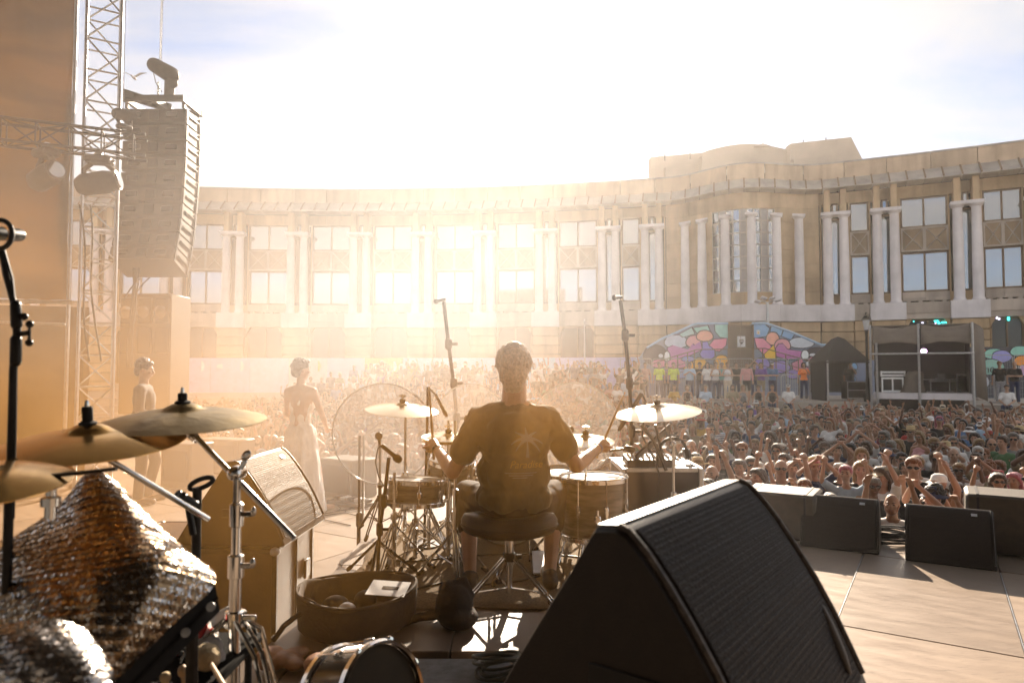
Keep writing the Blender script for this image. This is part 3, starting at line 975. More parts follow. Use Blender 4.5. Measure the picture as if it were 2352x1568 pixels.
# cabinet of lamps low at the wing
sub = thing('lamp_rack', 'dark cabinet with a row of three round lamps beyond the truss tower', 'lamp rack', at(331, 860, 13.0))
w_, h_ = 118 / FPX * 13, 1.4
m = MB(); m.box((0, .4, h_ / 2 - .3), (w_, .8, h_ + .9), b=.02); m.build('cabinet', M_spk, sub)
M_lampglass = mat('lamp_glass', (.5, .5, .5), .1, metal=.8, rvar=0)
for k in range(3):
    x = (-.5 + (k + .5) / 3) * w_
    m = MB(); m.box((x, -.012, h_ - .18), (w_ / 3 - .05, .05, .5), b=.02); f = m.build('lamp_housing', M_black, sub)
    m = MB(); m.lathe([(.0, 0), (.11, .01), (.12, .05), (.125, .05)], 16, Matrix.Translation((x, -.06, h_ - .22)) @ Matrix.Rotation(R(90), 4, 'X')); m.build('lamp', M_lampglass, f)
    m = MB(); m.box((x, -.012, h_ - .75), (w_ / 3 - .05, .05, .5), b=.02); m.build('vent_panel', M_grille, sub)
# gull
gu = thing('seagull', 'small seagull gliding in the sky right of the truss tower', 'bird', at(308, 179, 30))
m = MB(); m.ell((0, 0, 0), (.07, .2, .07)); m.ell((0, -.2, .02), (.04, .06, .04)); m.build('body', M_pale, gu)
for s in (-1, 1):
    m = MB(); m.add([(0, -.06, .03), (s * .3, -.08, .2), (s * .62, .02, .24 if s > 0 else .36), (s * .3, .08, .19), (0, .09, .03), (0, 0, .0), (s * .3, 0, .17)], [(0, 1, 3, 4), (1, 2, 3), (5, 6, 1, 0), (6, 2, 1), (4, 3, 6, 5), (3, 2, 6)])
    m.build('wing', M_pale, gu)

# ------------------------------------------------------------------ haze over the square and smoke on the stage
hz_ = MB(); hz_.box((0, 20, 8.5), (196, 156, 22.8))
M_haze = bpy.data.materials.new('haze_air'); M_haze.use_nodes = True
nt = M_haze.node_tree; nt.nodes.clear()
pv = nt.nodes.new('ShaderNodeVolumePrincipled'); pv.inputs['Color'].default_value = (1, .93, .86, 1)
pv.inputs['Density'].default_value = 0.0006
pv.inputs['Anisotropy'].default_value = 0.7
no = nt.nodes.new('ShaderNodeOutputMaterial'); nt.links.new(pv.outputs[0], no.inputs['Volume'])
M_haze.cycles.homogeneous_volume = True
hz_.build('haze', M_haze, kind='stuff')

sk = MB(); SKC, SKS = Vector((-4.2, 7.6, 2.7)), Vector((15.5, 12.4, 8.4))
sk.box(SKC, SKS)
M_smoke = bpy.data.materials.new('stage_smoke'); M_smoke.use_nodes = True
nt = M_smoke.node_tree; nt.nodes.clear()
def N(t, **k):
    n = nt.nodes.new(t)
    for a, b in k.items(): setattr(n, a, b)
    return n
def Mt(op, a, b=None, c=None):
    n = N('ShaderNodeMath', operation=op)
    for i, v in enumerate((a, b, c)):
        if v is None: continue
        if isinstance(v, (int, float)): n.inputs[i].default_value = v
        else: nt.links.new(v, n.inputs[i])
    return n.outputs[0]
def Ramp(v, a, b, lo=0., hi=1.):
    n = N('ShaderNodeMapRange', interpolation_type='SMOOTHSTEP')
    n.inputs['From Min'].default_value = a; n.inputs['From Max'].default_value = b
    n.inputs['To Min'].default_value = lo; n.inputs['To Max'].default_value = hi
    nt.links.new(v, n.inputs['Value']); return n.outputs[0]
geo = N('ShaderNodeNewGeometry'); sx = N('ShaderNodeSeparateXYZ'); nt.links.new(geo.outputs['Position'], sx.inputs[0])
nn = N('ShaderNodeTexNoise'); nn.inputs['Scale'].default_value = .42; nn.inputs['Detail'].default_value = 3; nn.inputs['Roughness'].default_value = .55
nt.links.new(geo.outputs['Position'], nn.inputs['Vector'])
X, Y, Z = sx.outputs
right = Ramp(X, -1.2, 2.0, 1, 0)
left_ = Ramp(X, -11.6, -9.5, 0, 1)
top_ = Ramp(Z, 1.8, 5.6, 1, 0.0)
near_ = Ramp(Y, 2.0, 3.4, 0.0, 1)
far_ = Ramp(Y, 10.5, 13.6, 1, 0)
wisps = Ramp(nn.outputs['Fac'], .34, .66, .25, 1.6)
dn0 = Mt('MULTIPLY', Mt('MULTIPLY', right, left_), Mt('MULTIPLY', Mt('MULTIPLY', top_, near_), Mt('MULTIPLY', far_, wisps)))
# denser drift of smoke behind the drummer's back, also standing in for lens flare
pmap = N('ShaderNodeMapping'); pmap.inputs['Location'].default_value = (-.05 / 1.1, -2.95 / .75, -1.75 / .95); pmap.inputs['Scale'].default_value = (1 / 1.1, 1 / .75, 1 / .95)
nt.links.new(geo.outputs['Position'], pmap.inputs[0]); pl = N('ShaderNodeVectorMath', operation='LENGTH'); nt.links.new(pmap.outputs[0], pl.inputs[0])
n5 = N('ShaderNodeTexNoise'); n5.inputs['Scale'].default_value = 2.2; n5.inputs['Detail'].default_value = 3; nt.links.new(geo.outputs['Position'], n5.inputs['Vector'])
drift = Mt('MULTIPLY', Ramp(pl.outputs['Value'], 0.15, 1.0, 1, 0), Ramp(n5.outputs['Fac'], .3, .7, .35, 1.5))
pm2 = N('ShaderNodeMapping'); pm2.inputs['Location'].default_value = (1.35 / 1.0, -2.9 / .9, -1.1 / .9); pm2.inputs['Scale'].default_value = (1 / 1.0, 1 / .9, 1 / .9)
nt.links.new(geo.outputs['Position'], pm2.inputs[0]); pl2 = N('ShaderNodeVectorMath', operation='LENGTH'); nt.links.new(pm2.outputs[0], pl2.inputs[0])
drift2 = Mt('MULTIPLY', Ramp(pl2.outputs['Value'], 0.15, 1.0, 1, 0), Ramp(n5.outputs['Fac'], .3, .7, .35, 1.5))  # second drift added over the left case, standing in for flare
dn = Mt('ADD', dn0, Mt('ADD', Mt('MULTIPLY', drift, 3.0), Mt('MULTIPLY', drift2, 1.5)))
amber = Mt('MULTIPLY', Ramp(Y, 4.0, 5.6, 1, 0), Mt('MULTIPLY', Ramp(X, .3, 1.2, 1, 0), Ramp(Z, 1.35, 2.0, 1, 0)))
pv = N('ShaderNodeVolumePrincipled'); pv.inputs['Anisotropy'].default_value = .36
cmx = N('ShaderNodeMix', data_type='RGBA'); cmx.inputs['A'].default_value = (1, .52, .14, 1); cmx.inputs['B'].default_value = (1, .96, .95, 1)  # warm end of the smoke colour stands in for orange flare light
nt.links.new(Mt('MULTIPLY', Ramp(X, -5.0, -2.0), Mt('SUBTRACT', 1.0, amber)), cmx.inputs['Factor']); nt.links.new(cmx.outputs['Result'], pv.inputs['Color'])
nt.links.new(Mt('MULTIPLY', dn, 0.034), pv.inputs['Density'])
no = N('ShaderNodeOutputMaterial'); nt.links.new(pv.outputs[0], no.inputs['Volume'])
sk.build('smoke', M_smoke, kind='stuff')
# ------------------------------------------------------------------ people: one continuous body each, hair and clothes as children
TMP = bpy.data.scenes.new('tmp_people')
def fuse(mb, name, voxel, smooth=3, ratio=None):
    """melt overlapping shapes into one continuous surface"""
    me = bpy.data.meshes.new('tmp'); me.from_pydata(mb.v, [], mb.f)
    o = bpy.data.objects.new('tmp', me); TMP.collection.objects.link(o)
    r = o.modifiers.new('r', 'REMESH'); r.mode = 'VOXEL'; r.voxel_size = voxel
    if smooth:
        s = o.modifiers.new('s', 'SMOOTH'); s.factor = .5; s.iterations = smooth
    if ratio:
        d = o.modifiers.new('d', 'DECIMATE'); d.ratio = ratio
    vl = TMP.view_layers[0]; vl.update()
    ev = o.evaluated_get(vl.depsgraph)
    out = bpy.data.meshes.new_from_object(ev)
    out.name = name
    bpy.data.objects.remove(o); bpy.data.meshes.remove(me)
    out.polygons.foreach_set('use_smooth', [True] * len(out.polygons))
    out.materials.clear(); out.materials.append(None)
    return out

MAN = dict(sh=.185, ch=(.165, .115), wa=(.145, .105), hp=(.165, .12), k=1.0, neck=.056, bust=0)
WOM = dict(sh=.155, ch=(.140, .098), wa=(.118, .088), hp=(.168, .118), k=.86, neck=.046, bust=1)
def joints(**kw):
    J = dict(P=(0, 0, .94), W=(0, 0, 1.10), C=(0, 0, 1.28), N=(0, .01, 1.46), H=(0, 0, 1.65),
             hipL=(.09, 0, .90), kneeL=(.10, -.01, .50), ankL=(.11, .02, .09), toeL=(.13, -.15, .03),
             hipR=(-.09, 0, .90), kneeR=(-.10, -.01, .50), ankR=(-.11, .02, .09), toeR=(-.13, -.15, .03),
             elL=(.25, .03, 1.14), wrL=(.26, -.07, .90), elR=(-.25, .03, 1.14), wrR=(-.26, -.07, .90), head=(0, 0, 0))
    J.update(kw)
    return {k: Vector(v) for k, v in J.items()}
ARM = dict(down=((.25, .03, 1.14), (.26, -.07, .90)), up=((.28, -.08, 1.64), (.23, -.17, 1.88)), over=((.27, -.14, 1.58), (.055, -.24, 1.79)),
           clap=((.25, -.08, 1.17), (.055, -.32, 1.30)), point=((.23, -.22, 1.50), (.25, -.45, 1.68)), phone=((.23, -.2, 1.24), (.11, -.38, 1.50)),
           fist=((.31, -.05, 1.53), (.27, -.10, 1.79)), cross=((.24, -.08, 1.15), (-.02, -.24, 1.16)), mouth=((.25, -.13, 1.2), (.08, -.19, 1.47)))
def arms(l, r):
    e, w = ARM[l]; e2, w2 = ARM[r]
    return dict(elL=e, wrL=w, elR=(-e2[0], e2[1], e2[2]), wrR=(-w2[0], w2[1], w2[2]))
def head_mat(J):
    return Matrix.Translation(J['H']) @ Euler(tuple(J['head'])).to_matrix().to_4x4()
def hand(m, E, W, k, curl=.25, side=1, detail=True, fist=False):
    d = (W - E).normalized()
    n = d.cross(Vector((0, 0, 1)));
    if n.length < .2: n = Vector((side, 0, 0))
    n.normalize()                                   # across the knuckles
    f = n.cross(d).normalized()
    if f.y > 0: f = -f
    m.cap(W - d * .01, W + d * .075, .026 * k, .036 * k, 8)
    for i in range(4):
        o = n * ((i - 1.5) * .021 * k)
        L = (.068, .078, .073, .056)[i] * k
        a = W + d * .085 * k + o
        if fist:
            b = a + f * .035; m.cap(a, b, .0115 * k, .0115 * k, 6); m.cap(b, b - d * .04, .0115 * k, .0105 * k, 6)
        else:
            b = a + (d + f * curl + n * (i - 1.5) * .09).normalized() * L * .55
            c = b + (d + f * curl * 2.4).normalized() * L * .55
            m.cap(a, b, .0105 * k, .0098 * k, 6); m.cap(b, c, .0098 * k, .0085 * k, 6)
    t0 = W + d * .03 - n * side * .025 * k
    t1 = t0 + (d * .7 - n * side * .8 + f * .3).normalized() * .04 * k
    m.cap(t0, t1, .0135 * k, .0115 * k, 6); m.cap(t1, t1 + (d + f * .4).normalized() * .032 * k, .0115 * k, .0095 * k, 6)
def body_prims(J, B, fists=(0, 0), curls=(.25, .25)):
    m = MB(); k = B['k']; kk = (k + 1) / 2
    m.ell(J['P'], (B['hp'][0], B['hp'][1], .13)); m.ell(J['W'], (B['wa'][0], B['wa'][1], .15)); m.ell(J['C'], (B['ch'][0], B['ch'][1], .19))
    m.cap(J['P'], J['C'], B['wa'][1], B['ch'][1] * .95)
    up = (J['N'] - J['C']).normalized()
    sL = J.get('shL', J['N'] + Vector((B['sh'], 0, -.055))); sR = J.get('shR', J['N'] + Vector((-B['sh'], 0, -.055)))
    m.cap(sL, J['N'] - up * .02, .055 * kk, .062 * kk); m.cap(sR, J['N'] - up * .02, .055 * kk, .062 * kk)
    m.cap(sL - Vector((0, 0, .03)), J['C'], .06 * kk, .09 * kk); m.cap(sR - Vector((0, 0, .03)), J['C'], .06 * kk, .09 * kk)
    if B['bust']:
        for s in (-1, 1): m.ell(J['C'] + Vector((s * .065, -.085, -.015)), (.06, .055, .062))
    m.cap(J['N'] - up * .03, J['H'] - Vector((0, -.012, .06)), B['neck'] * 1.12, B['neck'])
    for s, S, el, wr, i in ((1, sL, J['elL'], J['wrL'], 0), (-1, sR, J['elR'], J['wrR'], 1)):
        m.cap(S, el, .052 * kk, .040 * k, 10); m.cap(el, el + (wr - el) * .35, .041 * k, .040 * k, 10); m.cap(el + (wr - el) * .35, wr, .040 * k, .026 * k, 10)
        hand(m, el, wr, kk, curls[i], s, fist=fists[i])
    for s in 'LR':
        h, kn, an, to = J['hip' + s], J['knee' + s], J['ank' + s], J['toe' + s]
        m.cap(h, kn, .085, .054, 10); m.cap(kn, kn + (an - kn) * .35, .054, .056, 10); m.cap(kn + (an - kn) * .35, an, .056, .036, 10)
        m.cap(an - Vector((0, -.02, .04)), to, .04, .03, 8)
    M = head_mat(J); h = MB()
    h.ell((0, .012, .02), (.076, .096, .10), seg=20, rings=14); h.ell((0, -.022, -.045), (.058, .066, .072)); h.ell((0, -.045, -.095), (.026, .028, .022))
    h.cap((0, -.088, .015), (0, -.108, -.018), .010, .0155, 8)                 # nose
    h.ell((-.012, -.098, -.022), (.010, .01, .008)); h.ell((.012, -.098, -.022), (.010, .01, .008))
    h.ell((0, -.083, -.052), (.026, .014, .012))                                # lips
    for s in (-1, 1):
        h.ell((s * .078, .012, -.005), (.010, .018, .030)); h.ell((s * .032, -.084, .034), (.024, .012, .008)); h.ell((s * .045, -.065, -.018), (.022, .022, .018))
    m.add(h.v, h.f, M)
    return m
def shirt_prims(J, B, sleeve=.70, off=.013, length=.0, loose=1.0):
    m = MB(); k = B['k']; kk = (k + 1) / 2
    a, b = J['C'], J['P']
    m.ell(J['C'], (B['ch'][0] + off, B['ch'][1] + off, .185)); m.ell(J['W'], ((B['wa'][0] + off + .012) * loose, (B['wa'][1] + off + .012) * loose, .17))
    m.ell(J['P'] + Vector((0, 0, .02 - length)), ((B['hp'][0] + off) * loose, (B['hp'][1] + off) * loose, .12))
    m.cap(J['P'], J['C'], B['wa'][1] + off, B['ch'][1] + off * .8)
    up = (J['N'] - J['C']).normalized()
    sL = J.get('shL', J['N'] + Vector((B['sh'], 0, -.055))); sR = J.get('shR', J['N'] + Vector((-B['sh'], 0, -.055)))
    for S, el in ((sL, J['elL']), (sR, J['elR'])):
        if sleeve > 0:
            m.cap(S, J['N'] - up * .045, .056 * kk + off, .058 * kk + off)
            e = S + (el - S) * sleeve
            m.cap(S, e, .052 * kk + off * 1.1, (.046 * kk + off * 1.5) if sleeve < 1 else .042 * k + off, 10)
        else:
            m.cap(S.lerp(J['N'], .45), J['N'] - up * .07, .03, .035 + off)
        m.cap(S.lerp(J['N'], .25) - Vector((0, 0, .05)), J['C'], .055 * kk + off, .09 * kk + off)
    if sleeve >= 1:
        for el, wr in ((J['elL'], J['wrL']), (J['elR'], J['wrR'])): m.cap(el, el + (wr - el) * .85, .042 * k + off, .030 * k + off, 10)
    if B['bust']:
        for s in (-1, 1): m.ell(J['C'] + Vector((s * .065, -.085, -.015)), (.062 + off, .055 + off, .064 + off))
    return m
def trouser_prims(J, B, to=1.0, off=.014):
    m = MB()
    m.ell(J['P'] - Vector((0, 0, .02)), (B['hp'][0] + off * .6, B['hp'][1] + off * .6, .12))
    for s in 'LR':
        h, kn, an = J['hip' + s], J['knee' + s], J['ank' + s]
        m.cap(h, kn, .088 + off, .056 + off, 10)
        if to > 0: m.cap(kn, kn + (an - kn) * to, .056 + off, .05 + off, 10)
    return m
# hair, hats and glasses, all in head coordinates (face towards -y)
def hair_prims(kind):
    m = MB(); rn = random.Random(5)
    if kind in ('short', 'curly', 'long', 'bob', 'bun', 'grey'):
        m.ell((0, .03, .045), (.086, .095, .088), seg=18, rings=12)
        m.ell((0, -.035, .092), (.066, .052, .035)); m.ell((0, .075, -.01), (.070, .045, .075))
        for s in (-1, 1): m.ell((s * .066, .015, .045), (.022, .06, .05))
    if kind == 'curly':
        for i in range(46):
            a, b = rn.uniform(0, 2 * PI), rn.uniform(-.25, 1.4)
            m.ell((.088 * math.cos(a) * math.cos(b), .03 + .092 * math.sin(a) * math.cos(b) if math.sin(a) > -.55 or b > .75 else .05, .045 + .095 * math.sin(b)), (.024, .024, .024), seg=7, rings=5)
    if kind in ('long', 'bob'):
        z = -.26 if kind == 'long' else -.10
        for s in (-1, 1):
            m.cap((s * .072, .03, .03), (s * .078, .045, z), .030, .022); m.cap((s * .05, -.05, .085), (s * .082, .0, .0), .022, .022)
        m.cap((0, .085, 0), (0, .105, z), .058, .05); m.cap((.04, .075, 0), (.05, .09, z), .05, .035); m.cap((-.04, .075, 0), (-.05, .09, z), .05, .035)
    if kind == 'bun':
        m.ell((0, .11, .085), (.04, .04, .038))
    if kind == 'stubble':
        m.ell((0, .028, .040), (.0805, .094, .086), seg=18, rings=12)
    return m
def hat_prims(kind):
    m = MB()
    if kind == 'cap':
        m.lathe([(0, .135), (.05, .13), (.08, .105), (.091, .06), (.092, .035), (.085, .035), (0, .05)], 18, Matrix.Translation((0, .015, 0)))
        m.add([(-.07, -.06, .045), (.07, -.06, .045), (.06, -.15, .03), (0, -.175, .026), (-.06, -.15, .03), (-.07, -.06, .036), (.07, -.06, .036), (.06, -.15, .022), (0, -.175, .018), (-.06, -.15, .022)],
              [(0, 1, 2, 3, 4), (9, 8, 7, 6, 5), (0, 5, 6, 1), (1, 6, 7, 2), (2, 7, 8, 3), (3, 8, 9, 4), (4, 9, 5, 0)])
    elif kind == 'bucket':
        m.lathe([(0, .14), (.07, .138), (.085, .06), (.15, .02), (.148, .014), (.088, .045), (0, .06)], 20, Matrix.Translation((0, .012, 0)))
    elif kind == 'brim':
        m.lathe([(0, .15), (.05, .16), (.075, .145), (.088, .05), (.165, .052), (.172, .06), (.17, .048), (.09, .04), (0, .05)], 22, Matrix.Translation((0, .012, 0)) @ Matrix.Rotation(R(-6), 4, 'X'))
    return m
def glasses_prims():
    m = MB()
    for s in (-1, 1):
        m.ell((s * .034, -.094, .012), (.029, .010, .021), seg=10, rings=6)
        m.tube([(s * .062, -.086, .018), (s * .083, -.03, .016), (s * .085, .02, .008)], .004, 4)
    m.tube([(-.012, -.1, .018), (.012, -.1, .018)], .004, 4)
    return m
def eyes_prims():
    m = MB()
    for s in (-1, 1):
        m.ell((s * .031, -.0845, .010), (.013, .007, .0065), seg=8, rings=5); m.ell((s * .033, -.094, .036), (.021, .004, .0045), (0, 0, s * .15), seg=8, rings=4)
    return m
def mouth_prims():
    m = MB(); m.ell((0, -.094, -.054), (.023, .006, .0045), seg=8, rings=4); return m
def beard_prims():
    m = MB(); m.ell((0, -.035, -.07), (.058, .062, .055)); m.ell((0, -.088, -.04), (.032, .012, .008))
    for s in (-1, 1): m.cap((s * .068, -.01, -.01), (s * .05, -.04, -.07), .016, .02)
    return m

def skin(name, c):
    m = mat(name, c, .5, var=.10, scale=18, spec=.4, sheen=.15)
    b = m.node_tree.nodes['Principled BSDF']
    b.inputs['Subsurface Weight'].default_value = .2; b.inputs['Subsurface Scale'].default_value = .02
    return m
SKIN = [skin('skin_fair', (.42, .25, .165)), skin('skin_pink', (.43, .235, .155)), skin('skin_tan', (.38, .20, .12)), skin('skin_olive', (.31, .17, .10)), skin('skin_brown', (.13, .065, .04))]
HAIR = dict(brown=(.055, .028, .014), dark=(.014, .009, .007), blond=(.25, .155, .065), grey=(.15, .135, .12), ginger=(.20, .07, .02), white=(.55, .52, .48), pink=(.42, .12, .16))
M_hair = {k: mat('hair_' + k, c, .5, sheen=.35, var=.35, scale=60, stretch=(1, 1, .25), bump=.5, bscale=150, spec=.4) for k, c in HAIR.items()}
CLOTH = dict(white=(.72, .71, .70), black=(.018, .017, .017), grey=(.20, .20, .20), navy=(.025, .035, .085), blue=(.10, .19, .36), red=(.38, .035, .03),
             pink=(.60, .30, .30), green=(.07, .16, .07), teal=(.06, .28, .28), mustard=(.48, .28, .04), purple=(.15, .08, .30), khaki=(.27, .22, .14), burgundy=(.14, .02, .03), cream=(.62, .53, .40), orange=(.65, .20, .03))
CLOTH['light blue'] = (.36, .50, .64)
M_cloth = {k: mat('cloth_' + k.replace(' ', '_'), c, .85, var=.14, scale=9, bump=.35, bscale=45, spec=.2, sheen=.2) for k, c in CLOTH.items()}
def pattern_cloth(name, ca, cb, axis, freq):
    m = mat(name, ca, .85, spec=.2); nt = m.node_tree; b = nt.nodes['Principled BSDF']
    t = nt.nodes.new('ShaderNodeTexCoord'); w = nt.nodes.new('ShaderNodeTexWave'); w.wave_type = 'BANDS'; w.bands_direction = axis; w.inputs['Scale'].default_value = freq
    nt.links.new(t.outputs['Object'], w.inputs['Vector'])
    mx_ = nt.nodes.new('ShaderNodeMix'); mx_.data_type = 'RGBA'; mx_.inputs['A'].default_value = (*ca, 1); mx_.inputs['B'].default_value = (*cb, 1)
    r = nt.nodes.new('ShaderNodeMath'); r.operation = 'GREATER_THAN'; r.inputs[1].default_value = .5
    nt.links.new(w.outputs['Fac'], r.inputs[0]); nt.links.new(r.outputs[0], mx_.inputs['Factor']); nt.links.new(mx_.outputs['Result'], b.inputs['Base Color'])
    return m
M_cloth['striped'] = pattern_cloth('cloth_striped', (.65, .64, .62), (.05, .06, .12), 'Z', 8)
M_cloth['checked'] = pattern_cloth('cloth_checked', (.45, .12, .10), (.55, .50, .45), 'DIAGONAL', 10)
M_glass_dark = mat('sunglass_lens', (.008, .007, .007), .08, spec=.8, rvar=0)
M_eye = mat('eye_dark', (.03, .02, .015), .3)
M_mouth = mat('mouth_red', (.20, .06, .05), .5)
M_straw = mat('straw', (.52, .40, .22), .8, var=.2, scale=60)
M_shoe = M_rubber

POSES = {'standing with arms down': ('down', 'down', 0, 0), 'with both arms raised': ('up', 'up', 0, 0), 'clapping overhead': ('over', 'over', 0, 0), 'clapping at chest height': ('clap', 'clap', 0, 0),
         'raising one arm': ('up', 'down', 0, 0), 'pointing towards the stage': ('down', 'point', 0, 0), 'filming with a phone': ('phone', 'down', 1, 0), 'raising a fist': ('fist', 'down', 1, 0),
         'with folded arms': ('cross', 'cross', 0, 0), 'with a hand at the mouth': ('mouth', 'down', 0, 0), 'with fists in the air': ('fist', 'fist', 1, 1)}
VARI = {}
def folds(me):
    roughen(me, .011, 19, .55); return me
def variant(pose, sex, voxel=.0125):
    key = (pose, sex)
    if key not in VARI:
        a, b, f0, f1 = POSES[pose]; J = joints(**arms(a, b)); B = MAN if sex == 'm' else WOM
        VARI[key] = dict(J=J, body=fuse(body_prims(J, B, (f0, f1)), 'person_body', voxel), tee=folds(fuse(shirt_prims(J, B), 'shirt', .016)),
                         shirt=fuse(shirt_prims(J, B, 1.0), 'shirt', .016) if sex == 'm' and pose in ('standing with arms down', 'clapping at chest height', 'raising one arm') else None,
                         low=fuse(body_prims(J, B, (f0, f1)), 'low', .024, 2, .22), lowtee=fuse(shirt_prims(J, B), 'lowtee', .03, 2, .35))
    return VARI[key]
def roughen(me, amp, freq, st=.35):
    n = len(me.vertices); nr = [v.normal.copy() for v in me.vertices]
    for v, q in zip(me.vertices, nr):
        v.co += q * amp * noise.noise((v.co.x * freq, v.co.y * freq, v.co.z * freq * st))
    me.update()
J0 = joints()
VEST = {'m': fuse(shirt_prims(J0, MAN, 0), 'vest', .016), 'f': fuse(shirt_prims(J0, WOM, 0), 'vest', .016)}
TROU = {(s, t): fuse(trouser_prims(J0, MAN if s == 'm' else WOM, t), 'trousers', .02) for s in 'mf' for t in (.97, .0)}
HAIRM = {k: fuse(hair_prims(k), 'hair', .010 if k != 'curly' else .008, 2) for k in ('short', 'curly', 'long', 'bob', 'bun', 'stubble')}
HAIRL = {k: fuse(hair_prims(k), 'hairlow', .02, 1, .4) for k in ('short', 'long', 'bob', 'bun')}
for _k, _m in HAIRM.items(): roughen(_m, .011 if _k != 'stubble' else .002, 75, .3)
def simple_me(mb, name):
    me = mb.mesh(name); me.materials.append(None); return me
HATM = {k: simple_me(hat_prims(k), 'hat') for k in ('cap', 'bucket', 'brim')}
GLS_M, EYE_M, MOU_M = simple_me(glasses_prims(), 'sunglasses'), simple_me(eyes_prims(), 'eyes'), simple_me(mouth_prims(), 'mouth')
BRD_M = fuse(beard_prims(), 'beard', .010, 2)
PH_M = MB().box((0, 0, 0), (.075, .012, .15), b=.004).mesh('phone'); PH_M.materials.append(M_black)
for _me in (PH_M,): pass
def dress(o, m):
    s = o.material_slots[0]; s.link = 'OBJECT'; s.material = m
def person(a, loc, rz, scale=1.0):
    """a: attributes; returns the body object, which is the top-level thing"""
    v = variant(a['pose'], a['sex'])
    o = put('person', v['body']); dress(o, SKIN[a['skin']])
    o.location = loc; o.rotation_euler = (0, 0, rz); o.scale = (scale * a.get('fat', 1), scale * a.get('fat', 1), scale)
    def part(name, me, m):
        c = put(name, me, o); dress(c, m); return c
    top = a['top']
    me = v['tee'] if top in ('t-shirt', 'hi-vis vest') else (v['shirt'] or v['tee']) if top == 'long-sleeved shirt' else VEST[a['sex']]
    part('shirt', me, M_cloth[a['colour']] if top != 'hi-vis vest' else M_hivis[a['colour']])
    part('trousers', TROU[(a['sex'], a.get('legs', .97))], M_cloth[a.get('legcol', 'navy')])
    def hp(name, me, m):
        c = part(name, me, m); c.location = v['J']['H']
        if name == 'hair': c.scale = (rp.uniform(1.0, 1.12), rp.uniform(1.0, 1.10), rp.uniform(.96, 1.14))
        return c
    if a['hair'] != 'bald': hp('hair', HAIRM[a['hair']], M_hair[a['hcol']])
    if a.get('hat'): hp('hat', HATM[a['hat']], M_straw if a['hatcol'] == 'straw' else M_cloth[a['hatcol']])
    if a.get('glasses'): hp('sunglasses', GLS_M, M_glass_dark)
    else: hp('eyes', EYE_M, M_eye)
    hp('mouth', MOU_M, M_mouth)
    if a.get('beard'): hp('beard', BRD_M, M_hair[a['hcol']])
    return o
M_hivis = {'yellow': mat('hivis_yellow', (.55, .70, .05), .7), 'orange': mat('hivis_orange', (.85, .22, .03), .7)}

rp = random.Random(21)
COLW = ['black'] * 26 + ['white'] * 26 + ['grey'] * 9 + ['navy'] * 9 + ['light blue'] * 5 + ['blue'] * 4 + ['khaki'] * 4 + ['red'] * 2 + ['pink'] * 3 + ['green'] * 3 + ['striped'] * 3 + ['checked'] * 2 + ['teal', 'mustard', 'purple', 'burgundy', 'burgundy', 'cream', 'cream']
POSEW = ['standing with arms down'] * 48 + ['clapping at chest height'] * 14 + ['clapping overhead'] * 13 + ['with both arms raised'] * 9 + ['raising one arm'] * 10 + ['pointing towards the stage'] * 4 + ['filming with a phone'] * 3 + ['raising a fist'] * 5 + ['with folded arms'] * 4 + ['with a hand at the mouth'] * 4 + ['with fists in the air'] * 3
def attrs():
    sex = 'm' if rp.random() < .56 else 'f'
    a = dict(sex=sex, pose=rp.choice(POSEW), colour=rp.choice(COLW), skin=rp.choice([0, 0, 0, 1, 1, 1, 2, 2, 3, 4]) if rp.random() < .9 else 2)
    if sex == 'm':
        a['top'] = rp.choice(['t-shirt'] * 9 + ['long-sleeved shirt', 'long-sleeved shirt', 'vest'])
        a['hair'] = rp.choice(['short'] * 6 + ['stubble', 'bald', 'bald', 'curly'])
        a['hcol'] = rp.choice(['brown'] * 5 + ['dark'] * 4 + ['grey'] * 4 + ['ginger', 'blond', 'white'])
        a['beard'] = rp.random() < .35
        if rp.random() < .18: a['hat'] = rp.choice(['cap', 'cap', 'cap', 'bucket', 'brim'])
    else:
        a['top'] = rp.choice(['t-shirt'] * 5 + ['vest'] * 2)
        a['hair'] = rp.choice(['long'] * 5 + ['bob'] * 3 + ['bun'] * 2 + ['short'])
        a['hcol'] = rp.choice(['brown'] * 5 + ['dark'] * 3 + ['blond'] * 5 + ['ginger', 'grey', 'white', 'pink'] )
        if rp.random() < .10: a['hat'] = rp.choice(['bucket', 'brim', 'cap'])
    if a['colour'] in ('striped', 'checked') and a['top'] == 'vest': a['colour'] = 'black'
    if a.get('hat'): a['hatcol'] = 'straw' if a['hat'] == 'brim' else rp.choice(['black', 'white', 'khaki', 'navy', 'red'])
    a['glasses'] = rp.random() < .48
    a['legs'] = rp.choice([.97, .97, 0.0]); a['legcol'] = rp.choice(['navy', 'black', 'khaki', 'grey'])
    a['fat'] = rp.uniform(.95, 1.13) if sex == 'm' else rp.uniform(.95, 1.08)
    return a
def ground_z(x, y):
    r = math.hypot(x - BC.x, y - BC.y); z = GZ
    for i, sr in enumerate(STEP_R):
        if r >= sr: z = GZ + (TZ - GZ) * (i + 1) / 5
    return z
def pix(p):
    dz = p.z - CAM_Z
    f = p.y * CP + dz * SP; u = dz * CP - p.y * SP
    return 1176 + FPX * p.x / f, 784 - FPX * u / f
spots = []
v_ = 8.85; row = 0
